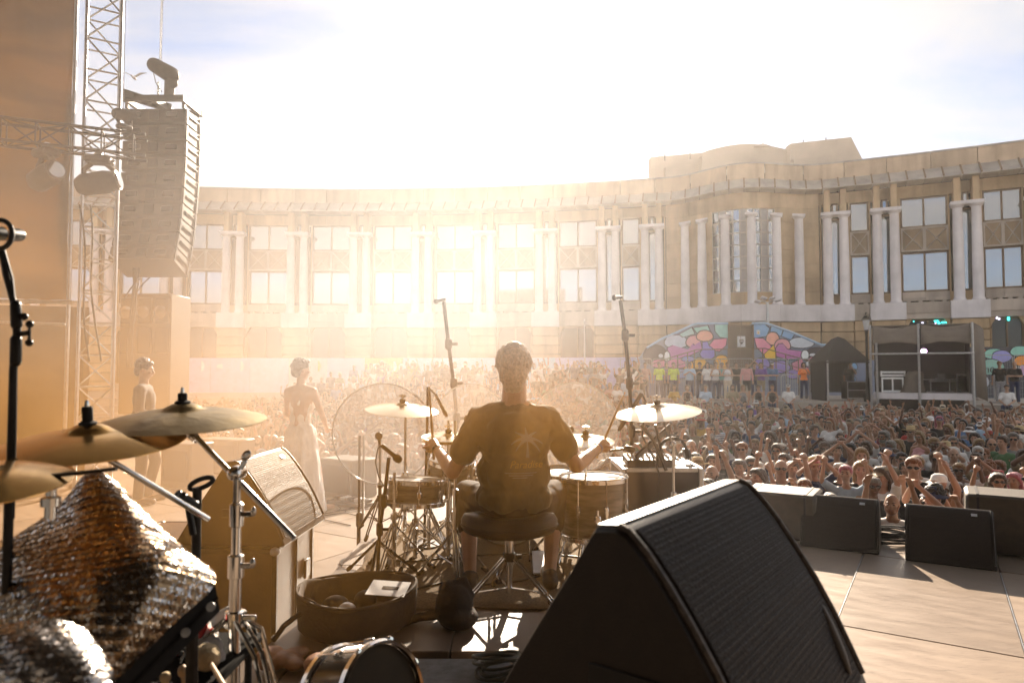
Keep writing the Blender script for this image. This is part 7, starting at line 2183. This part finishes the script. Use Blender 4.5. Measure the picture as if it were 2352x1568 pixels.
m = MB(); m.tube([b0 + V(.02, 0, -.05), b0 + V(.012, 0, -.028), b0], .010, 8); m.cap(b0 + V(.02, 0, -.055), b0 + V(.035, 0, -.07), .016, .014, 8); m.ell(b0 + V(.04, -.01, -.04), (.012, .006, .012)); m.build('cymbal_tilter', M_chrome, st_)
zh = at(0, 1420, 1.95).z - RZ
m = MB(); m.lathe([(.014, zh - .02), (.027, zh - .02), (.027, zh + .02), (.014, zh + .024)], 14); m.box((.045, -.01, zh + .006), (.04, .010, .016), b=.003); m.build('leg_collar', M_chrome, st_)
for a_ in (R(205), R(-38), R(80)):
    dx, dy = math.cos(a_), math.sin(a_); px_, py_ = -dy, dx
    m = MB()
    for s in (-.012, .012): m.tube([(dx * .022 + px_ * s, dy * .022 + py_ * s, zh), (dx * .12 + px_ * s, dy * .12 + py_ * s, zh - .07), (dx * .34 + px_ * s * .6, dy * .34 + py_ * s * .6, .02)], .0065, 7)
    m.build('leg', M_chrome, st_)
    m = MB(); m.tube([(0, 0, .16), (dx * .2, dy * .2, zh * .42)], .006, 6); m.build('leg_strut', M_chrome, st_)
    m = MB(); m.cap((dx * .345, dy * .345, .02), (dx * .30, dy * .30, .05), .019, .016, 8); m.build('rubber_foot', M_rubber, st_)
# boom of the golden cymbal, its stand is the dark post with a loop handle
pb_ = at(452, 1180, 2.1); bs2 = V(pb_.x, pb_.y, RZ)
st2 = thing('cymbal_stand', 'dark stand with a loop handle holding the golden cymbal on a chrome boom', 'stand', bs2)
m = MB(); m.tube([(0, 0, .02), (0, 0, at(0, 1118, 2.1).z - RZ)], .0135, 10); m.build('post', M_blackm, st2)
zl = at(0, 1112, 2.1).z - RZ; m = MB(); m.tube([(.012 + .036 * math.cos(t_) , .0, zl + .003 + .014 * math.sin(t_) + .012 * math.cos(t_)) for t_ in [2 * PI * k / 18 for k in range(18)]], .0075, 8, closed=True); m.build('loop_handle', M_black, st2)
m = MB(); b0 = cA - bs2 + V(.02, 0, -.05); b1 = at(478, 1192, 2.05) - bs2; m.tube([cA - bs2 + V(.0, 0, -.01), b0, b1], .0085, 10); m.build('boom_arm', M_chrome, st2)
m = MB(); q = at(430, 1150, 2.06) - bs2; dv = (b1 - b0).normalized(); m.tube([q - dv * .04, q + dv * .03], .016, 10); m.box(q + V(-.01, -.02, .02), (.03, .012, .02), b=.003); m.tube([q, q + V(.02, 0, -.10)], .010, 8); m.build('boom_tilter', M_blackm, st2)
for a_ in (R(200), R(320), R(80)):
    m = MB(); m.tube([(0, 0, .26), (.26 * math.cos(a_), .26 * math.sin(a_), .015)], .009, 7); m.build('leg', M_blackm, st2)
# hi-hat pull rod and bits below the cut cymbal
d = 1.5; st3 = thing('hihat_stand', 'chrome and black hi-hat clutch and pole under the cut left cymbal', 'stand', V(at(22, 1200, d).x, d, RZ)); b3 = st3.location.copy()
m = MB(); m.tube([V(0, 0, .02), at(22, 1100, d) - b3], .010, 10); m.build('pole', M_blackm, st3)
m = MB(); m.tube([at(118, 1092, d) - b3, at(200, 1084, d) - b3, at(268, 1076, d) - b3], .0045, 8); m.build('rod', M_blackm, st3)
m = MB(); q = at(118, 1110, d) - b3; m.lathe([(0, -.075), (.012, -.075), (.012, -.05), (.020, -.048), (.020, -.03), (.011, -.026), (.011, -.012), (.016, -.01), (.016, .012), (0, .014)], 14, Matrix.Translation(q)); m.box(q + V(.02, -.01, 0), (.02, .008, .012), b=.002); m.build('clutch', M_chrome, st3)
for a_ in (R(200), R(320), R(80)):
    m = MB(); m.tube([(0, 0, .24), (.24 * math.cos(a_), .24 * math.sin(a_), .015)], .008, 7); m.build('leg', M_blackm, st3)
# microphone stand at the very left
d = 1.62; base = at(22, 1200, d); t = thing('microphone_stand', 'black microphone stand cutting down the left edge of the picture', 'stand', (base.x, d, RZ)); bt = t.location.copy()
L_ = lambda x, y, dd_=d: at(x, y, dd_) - bt
m = MB(); m.tube([V(0, 0, .03), L_(30, 850), L_(36, 775)], .0085, 10); m.build('lower_tube', M_blackm, t)
m = MB(); m.tube([L_(38, 790), L_(37, 740), L_(30, 690), L_(14, 630), L_(4, 575)], .0075, 10); m.build('boom_arm', M_blackm, t)
m = MB(); m.tube([L_(37, 845), L_(35, 990), L_(30, 1190)], .0035, 6); m.tube([L_(8, 570), L_(28, 640), L_(34, 700), L_(46, 740), L_(44, 800), L_(37, 845)], .0035, 6); m.build('cable', M_cable, t)
m = MB(); m.cap(L_(38, 745), L_(36, 700), .013, .012, 10); m.cap(L_(36, 830), L_(37, 780), .013, .013, 10); m.cap(L_(30, 722), L_(54, 727), .007, .008, 8); m.ell(L_(56, 727), (.009, .009, .009)); m.build('clutch', M_blackm, t)
m = MB(); m.tube([L_(38, 768), L_(66, 764)], .006, 8); m.ell(L_(68, 744), (.009, .009, .009)); m.ell(L_(67, 787), (.009, .009, .009)); m.tube([L_(68, 744), L_(67, 787)], .0035, 6); m.build('t_bar', M_blackm, t)
for a_ in (R(200), R(320), R(80)):
    m = MB(); m.tube([(0, 0, .14), (.2 * math.cos(a_), .2 * math.sin(a_), .012)], .008, 7); m.build('leg', M_blackm, t)
mt_ = thing('microphone', 'microphone in a round shock mount cut by the left picture edge', 'microphone', at(8, 540, d))
m = MB(); m.tube([(.028 * math.cos(t_), -.01, .034 * math.sin(t_)) for t_ in [2 * PI * k / 20 for k in range(20)]], .006, 8, closed=True); m.build('shock_mount', M_black, mt_)
m = MB(); m.cap((-.012, -.03, .0), (-.008, .06, .012), .017, .016, 12); m.build('body', M_blackm, mt_)
m = MB(); m.lathe([(.0165, -.004), (.0175, 0), (.0165, .004)], 16, Matrix.Translation((-.0105, .012, .006)) @ Matrix.Rotation(R(-83), 4, 'X')); m.build('ring', mat('amber_ring', (.6, .25, .02), .4), mt_)

# ---- sequin cloths
def catmull(p0, p1, p2, p3, t):
    return .5 * ((2 * p1) + (-p0 + p2) * t + (2 * p0 - 5 * p1 + 4 * p2 - p3) * t * t + (-p0 + 3 * p1 - 3 * p2 + p3) * t ** 3)
def patch(net, nu, nv_):
    rows = [[at(*p) for p in r] for r in net]; R_, C_ = len(rows), len(rows[0])
    def row_at(r, s):
        f = s * (C_ - 1); i = min(int(f), C_ - 2); t_ = f - i; g_ = lambda k: rows[r][max(0, min(C_ - 1, k))]
        return catmull(g_(i - 1), g_(i), g_(i + 1), g_(i + 2), t_)
    out = []
    for b_ in range(nv_ + 1):
        line = []; f = b_ / nv_ * (R_ - 1); j = min(int(f), R_ - 2); t_ = f - j
        for a_ in range(nu + 1):
            s = a_ / nu; q = [row_at(max(0, min(R_ - 1, j + k)), s) for k in (-1, 0, 1, 2)]
            line.append(catmull(*q, t_))
        out.append(line)
    return out
M_seqcloth = mat('sequin_backing', (.035, .026, .018), .7, var=.3, scale=20)
M_seq = [mat('sequin_silver', (.62, .58, .54), .22, metal=1.0, var=.1, rvar=.08), mat('sequin_bronze', (.34, .23, .13), .30, metal=1.0, var=.1, rvar=.08)]
def sequin_cloth(label, net, n, wr, r_, mix, seed, name='sequin_cloth'):
    G = patch(net, n, n); rn_ = random.Random(seed)
    for j in range(n + 1):
        for i in range(n + 1):
            p = G[j][i]; s, t_ = i / n, j / n
            w_ = wr * (noise.noise((s * 3.5 + seed, t_ * 2.2, seed)) + .8 * noise.noise((s * 9 - t_ * 3, t_ * 3, seed + 3)) * t_)
            G[j][i] = p + V(.2, -.8, .5) * w_
    m = MB(); m.add([p for l in G for p in l], [(j * (n + 1) + i, (j + 1) * (n + 1) + i, (j + 1) * (n + 1) + i + 1, j * (n + 1) + i + 1) for j in range(n) for i in range(n)])
    o = tag(m.build(name, M_seqcloth, fix=False, smooth=80), label, 'cloth'); so = o.modifiers.new('t', 'SOLIDIFY'); so.thickness = .003
    sm_ = MB()
    k_ = n // 2; flip = ((G[k_][k_ + 1] - G[k_][k_]).cross(G[k_ + 1][k_] - G[k_][k_])).dot(V(0, 0, CAM_Z) - G[k_][k_]) < 0
    hexa = [(math.cos(2 * PI * k / 6), math.sin(2 * PI * k / 6)) for k in range(6)]
    for j in range(n):
        for i in range(n):
            for sub in range(1):
                p00, p10, p01 = G[j][i], G[j][i + 1], G[j + 1][i]
                c_ = (p00 + G[j + 1][i + 1]) / 2; nn_ = (p10 - p00).cross(p01 - p00)
                if nn_.length < 1e-9: continue
                nn_.normalize()
                if flip: nn_ = -nn_
                c_ = c_ + nn_ * .004
                rowd = (p01 - p00).normalized()
                nn_ = (nn_ + rowd * (.26 * math.sin(j * 2 * PI / 4)) + V(rn_.gauss(0, .11), rn_.gauss(0, .11), rn_.gauss(0, .11))).normalized()
                a_ = nn_.orthogonal().normalized(); b_ = nn_.cross(a_); rr = r_ * rn_.uniform(.85, 1.1)
                sm_.cm = 1 if rn_.random() < mix else 0
                sm_.add([c_ + a_ * x * rr + b_ * y * rr for x, y in hexa], [(0, 1, 2, 3, 4, 5)])
    so_ = sm_.build('sequins', M_seq, o, fix=False, smooth=0); so_['kind'] = 'stuff'
    return G
net1 = [[(150, 1165, 1.86), (182, 1108, 1.86), (215, 1085, 1.86), (243, 1094, 1.87), (266, 1112, 1.88)],
        [(28, 1242, 1.74), (120, 1206, 1.72), (222, 1165, 1.71), (300, 1172, 1.74), (352, 1200, 1.78)],
        [(-25, 1300, 1.62), (85, 1278, 1.58), (215, 1248, 1.57), (335, 1238, 1.62), (425, 1266, 1.68)],
        [(-50, 1375, 1.53), (75, 1345, 1.48), (225, 1318, 1.47), (375, 1302, 1.53), (490, 1332, 1.60)],
        [(-60, 1470, 1.46), (85, 1440, 1.41), (205, 1425, 1.41), (310, 1425, 1.44), (388, 1432, 1.50)],
        [(-70, 1610, 1.40), (60, 1600, 1.37), (150, 1590, 1.37), (215, 1580, 1.38), (270, 1552, 1.42)]]
sequin_cloth('large dark sequinned cloth draped over a tilted board at the lower left', net1, 104, .010, .0046, .62, 2)
net2 = [[(-60, 1470, 1.20), (10, 1440, 1.20), (75, 1432, 1.20), (140, 1432, 1.20), (190, 1450, 1.21)],
        [(-70, 1500, 1.14), (10, 1475, 1.13), (90, 1468, 1.13), (165, 1475, 1.14), (222, 1496, 1.16)],
        [(-80, 1560, 1.09), (10, 1540, 1.08), (100, 1532, 1.08), (185, 1532, 1.09), (246, 1540, 1.12)],
        [(-90, 1640, 1.06), (10, 1630, 1.05), (100, 1625, 1.05), (200, 1620, 1.06), (272, 1610, 1.09)]]
sequin_cloth('bright silver sequinned cloth in the bottom left corner', net2, 64, .007, .0054, .05, 6)
p1, p2 = at(494, 1334, 1.60), at(266, 1560, 1.42)
bd_ = thing('percussion_board', 'black tilted board edge showing below the large sequinned cloth', 'board', p1)
m = MB(); back = V(-.34, .02, -.02); dn_ = V(.012, -.01, -.035); q = [p1, p2, p2 + back * .8, p1 + back]; q2 = [p + dn_ * 1.6 for p in q]
m.add([p - p1 + V(0, 0, -.006) for p in q + q2], [(0, 1, 2, 3), (7, 6, 5, 4), (0, 4, 5, 1), (1, 5, 6, 2), (2, 6, 7, 3), (3, 7, 4, 0)]); m.build('slab', M_black, bd_)
m = MB(); m.tube([V(0, 0, -.006) + dn_ * .8, p2 - p1 + V(0, 0, -.006) + dn_ * .8], .004, 6); m.build('edge_bead', M_blackm, bd_)
for f in (.06, .33):
    m = MB(); c_ = (p2 - p1) * f + dn_ * .9 + V(.004, -.016, -.006); m.lathe([(0, 0), (.010, 0), (.010, .004), (0, .005)], 12, Matrix.Translation(c_) @ Matrix.Rotation(R(70), 4, 'X')); m.build('screw_cap', M_steel, bd_)
for x, y in ((-.05, .0), (-.3, -.05)):
    m = MB(); m.tube([V(x, y, -.06), V(x, y, RZ - p1.z + .01)], .014, 8); m.build('leg', M_blackm, bd_)
# ---- tray of beaters and a towel
tz = .865
tr_ = thing('percussion_table', 'black cloth covered tray table of beaters at the lower left', 'table', on(420, 1530, tz))
M_blackcloth = mat('black_cloth', (.008, .007, .006), .95, var=.3, scale=20, spec=.08)
m = MB(); m.box((-.06, .08, -.02), (.36, .36, .03), b=.008); m.build('top', M_blackcloth, tr_)
for x in (-.2, .09):
    for y in (-.06, .22):
        m = MB(); m.tube([(x, y, -.03), (x, y, RZ - tz + .005)], .011, 8); m.build('leg', M_blackm, tr_)
def beater(label, a, b, hr, hm, sm=M_stick, hshape=(1, 1, 1.25)):
    a, b = Vector(a), Vector(b); t = thing('beater', label, 'beater', a); d_ = b - a; t.rotation_mode = 'QUATERNION'; t.rotation_quaternion = d_.to_track_quat('Z', 'Y')
    m = MB(); m.tube([(0, 0, 0), (0, 0, d_.length)], .006, 8); m.build('handle', sm, t)
    m = MB(); m.ell((0, 0, d_.length), (hr * hshape[0], hr * hshape[1], hr * hshape[2])); m.build('head', hm, t)
M_cream = mat('felt_cream', (.52, .40, .24), .9, var=.15, scale=50, bump=.5, bscale=90); M_redp = mat('red_plastic', (.42, .03, .02), .3)
beater('fat cream headed mallet lying on the beater tray', on(530, 1600, tz + .02), on(475, 1508, tz + .035), .034, M_cream)
beater('slim yellow handled beater standing in the tray', on(384, 1610, tz + .01), on(380, 1555, tz + .09), .012, M_cream)
beater('pale wooden beater beside the red shaker', on(428, 1600, tz + .01), on(420, 1540, tz + .06), .012, M_stick)
t = thing('shaker', 'small red shaker on the beater tray', 'shaker', on(440, 1512, tz)); m = MB(); m.cap((0, 0, .035), (.015, .03, .075), .014, .014, 12); m.build('body', M_redp, t); m = MB(); m.cap((.0, 0, .015), (0, 0, .034), .011, .012, 10); m.build('cap', M_steel, t)
t = thing('bell', 'curved chrome hand bell handle on the beater tray', 'bell', on(400, 1500, tz)); m = MB(); m.tube([(.03 * math.cos(a_), 0, .045 + .03 * math.sin(a_)) for a_ in [R(-60) + R(20) * k for k in range(10)]], .005, 8); m.build('handle', M_chrome, t); m = MB(); m.lathe([(0, .04), (.012, .038), (.02, .005), (.024, 0)], 14); m.build('cup', M_chrome, t)
tw_ = MB(); c = on(462, 1480, tz) 
for k in range(26):
    f = k / 25; q = c + V(-.035 + .10 * f, .05 - .16 * f, .055 - .05 * f); rn_ = random.Random(k)
    tw_.ell(q + V(rn_.uniform(-.02, .02), rn_.uniform(-.01, .01), rn_.uniform(-.01, .02)), (.030 + rn_.uniform(-.01, .012), .022, .034), rot=(rn_.uniform(-.6, .6), rn_.uniform(-.6, .6), rn_.uniform(0, 3)), seg=9, rings=6)
for k in range(5):
    rn_ = random.Random(40 + k); tw_.cap(c + V(-.04 + .02 * k, .05, .05), c + V(-.075 + .045 * k, .05, .125 - .012 * k), .022, .007, 8)
tw_me = fuse(tw_, 'towel', .006, 3); two_ = put('towel', tw_me); dress(two_, mat('towel_white', (.66, .62, .58), .95, var=.1, scale=30, bump=.5, bscale=200)); tag(two_, 'crumpled white towel hanging over the beater tray', 'towel')
# ---- steel snare lying on its side, hoop towards the camera
c = at(838, 1612, 2.32); ax = V(.80, -.52, .28).normalized(); MD_ = ax.to_track_quat('Z', 'Y').to_matrix().to_4x4()
M_steelr = mat('ribbed_steel', (.52, .48, .44), .2, metal=1.0, var=.1, rvar=.05)
sn = thing('snare_drum', 'ribbed steel snare drum lying on its side in the bottom foreground', 'drum', c)
prof = []
for k in range(34): prof.append((.172 + (.0022 if k % 2 else -.0012), -.10 + .17 * k / 33))
m = MB(); m.lathe([(.165, -.10)] + prof + [(.165, .07)], 48, MD_); m.build('shell', M_steelr, sn, smooth=20)
for z in (-.105, .085):
    m = MB(); m.lathe([(.176, z - .014), (.190, z - .012), (.190, z + .008), (.182, z + .016), (.174, z + .010)], 48, MD_, closed=True); m.build('hoop', M_chrome, sn)
m = MB(); m.lathe([(0, .078), (.172, .078), (.174, .07)], 40, MD_); m.build('head', mat('snare_head', (.06, .05, .035), .75, spec=.15, var=.1), sn)
m = MB(); m.lathe([(0, -.098), (.172, -.098), (.174, -.09)], 40, MD_); m.build('head', M_head, sn)
for k in range(8):
    a_ = 2 * PI * k / 8 + .35; X = MD_ @ Matrix.Rotation(a_, 4, 'Z'); m = MB(); m.box((.186, 0, -.01), (.024, .024, .045), b=.005); m.tube([(.190, 0, -.11), (.190, 0, .09)], .0035, 6); m.box((.188, 0, .088), (.02, .022, .016), b=.004)
    q = MB(); q.add(m.v, m.f, X); q.build('lug', M_chrome, sn)
# ---- things on the riser edge
c = at(815, 1420, 3.42); c = V(c.x, c.y, RZ + .004)
bg_ = thing('drum_bag', 'round open drum bag of dark cloth on the riser edge', 'bag', c)
M_bag = mat('bag_cloth', (.028, .020, .015), .85, var=.4, scale=12, bump=.4, bscale=60); M_bagin = mat('bag_lining', (.06, .036, .018), .8, var=.3, scale=8, bump=.4, bscale=30)
m = MB(); n = 40; pts = []; rows_ = [(0, .0, 0), (.25, 0, 0), (.275, .03, 0), (.285, .17, 1), (.275, .178, 1), (.262, .17, 1), (.255, .03, 0), (0, .024, 0)]
for (r_, z_, w_) in rows_:
    for k in range(n):
        a_ = 2 * PI * k / n; wob = 1 + .04 * math.sin(3 * a_ + 1) + .02 * math.sin(7 * a_); pts.append((r_ * 1.02 * wob * math.cos(a_), r_ * wob * math.sin(a_), z_ + w_ * (.015 * math.sin(2 * a_ + .6) + .01 * math.sin(5 * a_))))
fs = [(j * n + k, j * n + (k + 1) % n, (j + 1) * n + (k + 1) % n, (j + 1) * n + k) for j in range(len(rows_) - 1) for k in range(n)]
m.add(pts, fs); m.m = [0 if i < 3 * n else 1 for i in range(len(fs))]; m.build('bag_wall', [M_bag, M_bagin], bg_, fix=False, smooth=60)
m = MB(); m.tube([(.281 * 1.02 * math.cos(2 * PI * k / 40) * (1 + .04 * math.sin(6 * PI * k / 40 + 1)), .281 * math.sin(2 * PI * k / 40) * (1 + .04 * math.sin(6 * PI * k / 40 + 1)), .176 + .015 * math.sin(4 * PI * k / 40 + .6)) for k in range(40)], .007, 6, closed=True); m.build('zip_edge', M_bagin, bg_)
m = MB(); m.tube([(-.20, -.23, .13), (-.25, -.30, .10), (-.30, -.28, .03), (-.33, -.2, .01)], .012, 6); m.build('strap', M_bag, bg_)
for k, (x, y, sx1, m_, nm) in enumerate(((-.10, .02, .07, M_black, 'pouch'), (-.02, -.08, .05, M_steel, 'wing_box'), (.03, .10, .06, M_black, 'pouch'))):
    t = thing(nm, ('black pouch lying at the left inside the open drum bag', 'small shiny tin lying inside the open drum bag', 'black pouch lying at the back inside the open drum bag')[k], 'pouch' if nm == 'pouch' else 'tin', c + V(x, y, .035)); m = MB(); m.ell((0, 0, .045), (sx1, sx1 * .8, .05), seg=12); m.box((0, 0, .03), (sx1 * 1.2, sx1, .05), b=.015); m.build('body', m_, t)
lf = thing('leaflet', 'white sheet of paper with a small dark print on the drum bag rim', 'paper', c + V(.175, -.06, .19)); m = MB(); m.box((0, 0, 0), (.19, .135, .0025), rot=(R(12), R(2), R(-6))); m.build('sheet', mat('paper_white', (.78, .76, .74), .6, var=.03), lf)
m = MB(); m.box((.01, 0, .002), (.08, .025, .002), rot=(R(12), R(2), R(-6))); m.build('print', M_bagin, lf)
bp_ = MB(); c = V(at(1042, 1400, 3.36).x, 3.40, RZ)
bp_.ell((0, 0, .10), (.095, .085, .11)); bp_.ell((.02, -.02, .05), (.10, .09, .06)); bp_.ell((-.03, .0, .17), (.05, .05, .05)); bp_.cap((-.08, 0, .06), (-.17, .03, .03), .03, .02); bp_.cap((-.17, .03, .035), (-.25, -.02, .02), .022, .018); bp_.cap((-.02, 0, .2), (.05, .02, .22), .018, .014); bp_.cap((.05, .02, .22), (.09, .02, .14), .014, .012)
bo = put('shoulder_bag', fuse(bp_, 'shoulder_bag', .008, 3)); dress(bo, M_bag); bo.location = c; tag(bo, 'slumped black shoulder bag on the riser edge behind the throne', 'bag')
cl = MB(); c = at(1180, 1535, 2.85); c.z = RZ + .01
for k in range(9):
    r_ = .085 + .012 * math.sin(k * 1.7); o_ = V(.02 * math.sin(k * 2.1) - .055, .03 * math.cos(k * 1.3), 0)
    cl.tube([c + o_ + V(r_ * math.cos(t_), r_ * .75 * math.sin(t_), .012 + .008 * k + .02 * math.sin(t_ + k * .4)) for t_ in [2 * PI * i / 22 for i in range(22)]], .0065, 6, closed=True)
tag(cl.build('cable_coil', mat('cable_green_grey', (.050, .055, .040), .5)), 'coil of grey green cable on the deck left of the large monitor', 'cable')
gm = MB(); q = [on(x, y, RZ + .004) for x, y in ((905, 1496), (1000, 1478), (1168, 1486), (1190, 1568), (1200, 1640), (985, 1640))]; q = [V(p.x, min(p.y, 3.01), p.z) for p in q]
gm.add(q, [tuple(range(6))]); go_ = gm.build('floor_mat', mat('grey_mat', (.16, .17, .18), .9, var=.25, scale=20, bump=.3, bscale=200), fix=False, smooth=0); so = go_.modifiers.new('t', 'SOLIDIFY'); so.thickness = .006; so.offset = 1 if q else 1
tag(go_, 'grey floor mat on the deck between snare drum and cable coil', 'mat')
dg = MB(); c = on(690, 1520, RZ + .02); 
for k in range(10):
    rn_ = random.Random(70 + k); dg.ell(c + V(rn_.uniform(-.16, .14), rn_.uniform(-.08, .08), rn_.uniform(0, .03)), (.07, .05, .028), rot=(rn_.uniform(-.3, .3), rn_.uniform(-.3, .3), rn_.uniform(0, 3)), seg=9, rings=6)
do_ = put('leather_glove', fuse(dg, 'leather_glove', .007, 3)); do_.name = 'jacket'; dress(do_, mat('brown_leather', (.20, .085, .035), .5, var=.4, scale=10, bump=.3, bscale=30)); tag(do_, 'crumpled brown leather jacket on the deck left of the snare drum', 'jacket')
# ------------------------------------------------------------------ a label for every person of the crowd
HN = dict(short='short', curly='curly', long='long', bob='bobbed', bun='tied up', stubble='cropped')
def traits(a):
    col = {'black': 'black', 'grey': 'grey'}.get(a['colour'], a['colour'])
    t = {'top': col + ' ' + a['top'].replace('long-sleeved shirt', 'shirt').replace('vest', 'sleeveless top')}
    t['hair'] = 'bald head' if a['hair'] == 'bald' else HN[a['hair']] + ' ' + a['hcol'] + ' hair'
    if a.get('hat'):
        t['hair'] = {'brim': 'straw brimmed hat', 'cap': a['hatcol'] + ' cap', 'bucket': a['hatcol'] + ' bucket hat'}[a['hat']]
    t['face'] = ('beard and sunglasses' if a['glasses'] else 'beard') if a.get('beard') else ('sunglasses' if a['glasses'] else '')
    t['pose'] = a['pose']; t['zone'] = a['zone']; t['depth'] = a['depth']
    return t
TR = [traits(a) for _, a, _ in PEOPLE]
FORMS = [('top', 'hair', 'pose'), ('top', 'hair', 'zone'), ('top', 'hair', 'face', 'pose'), ('top', 'hair', 'pose', 'zone'), ('top', 'hair', 'face', 'zone'), ('top', 'face', 'pose', 'zone'), ('top', 'hair', 'pose', 'depth', 'zone'), ('top', 'hair', 'face', 'pose', 'zone')]
def render(t, f):
    s = 'person in ' + t['top']
    w = [t[k] for k in ('hair', 'face') if k in f and t[k]]
    if w: s += ' with ' + ' and '.join(w) if len(w) == 1 or 'and' not in w[1] else ' with ' + w[0] + ', ' + w[1]
    if 'pose' in f: s += (', ' if 'with' in s and t['pose'].startswith('with') else ' ') + t['pose'].replace('standing with arms down', 'arms hanging')
    if 'zone' in f: s += ' ' + t['zone']
    if 'depth' in f: s += ' ' + t['depth']
    return s
from collections import Counter
CNT = {f: Counter(tuple(t[k] for k in f) for t in TR) for f in FORMS}
used = set()
for (o, a, grp), t in zip(PEOPLE, TR):
    best = None
    for f in FORMS:
        s = render(t, f)
        if CNT[f][tuple(t[k] for k in f)] == 1 and len(s.split()) <= 16 and s not in used:
            best = s; break
    if best is None:
        for f in reversed(FORMS):
            s = render(t, f)
            if len(s.split()) <= 16: best = s; break
    used.add(best)
    tag(o, best, 'person', grp)
groups_ = {}
for o, a, g_ in PEOPLE: groups_.setdefault(o['label'], []).append(o)
for lab, os_ in groups_.items():
    if len(os_) < 2: continue
    os_.sort(key=lambda o: pix(o.location)[0])
    base = lab if len(lab.split()) <= 13 else ' '.join(w for w in lab.replace(' and sunglasses', '').replace(' with sunglasses', '').split())
    for o, w in zip(os_, ('further left', 'further right', 'rightmost')): o['label'] = (base + ', ' + w)
dups = [k for k, v in Counter(o['label'] for o, _, _ in PEOPLE).items() if v > 1]
print('duplicate crowd labels', len(dups), dups[:5])
bpy.data.scenes.remove(TMP)
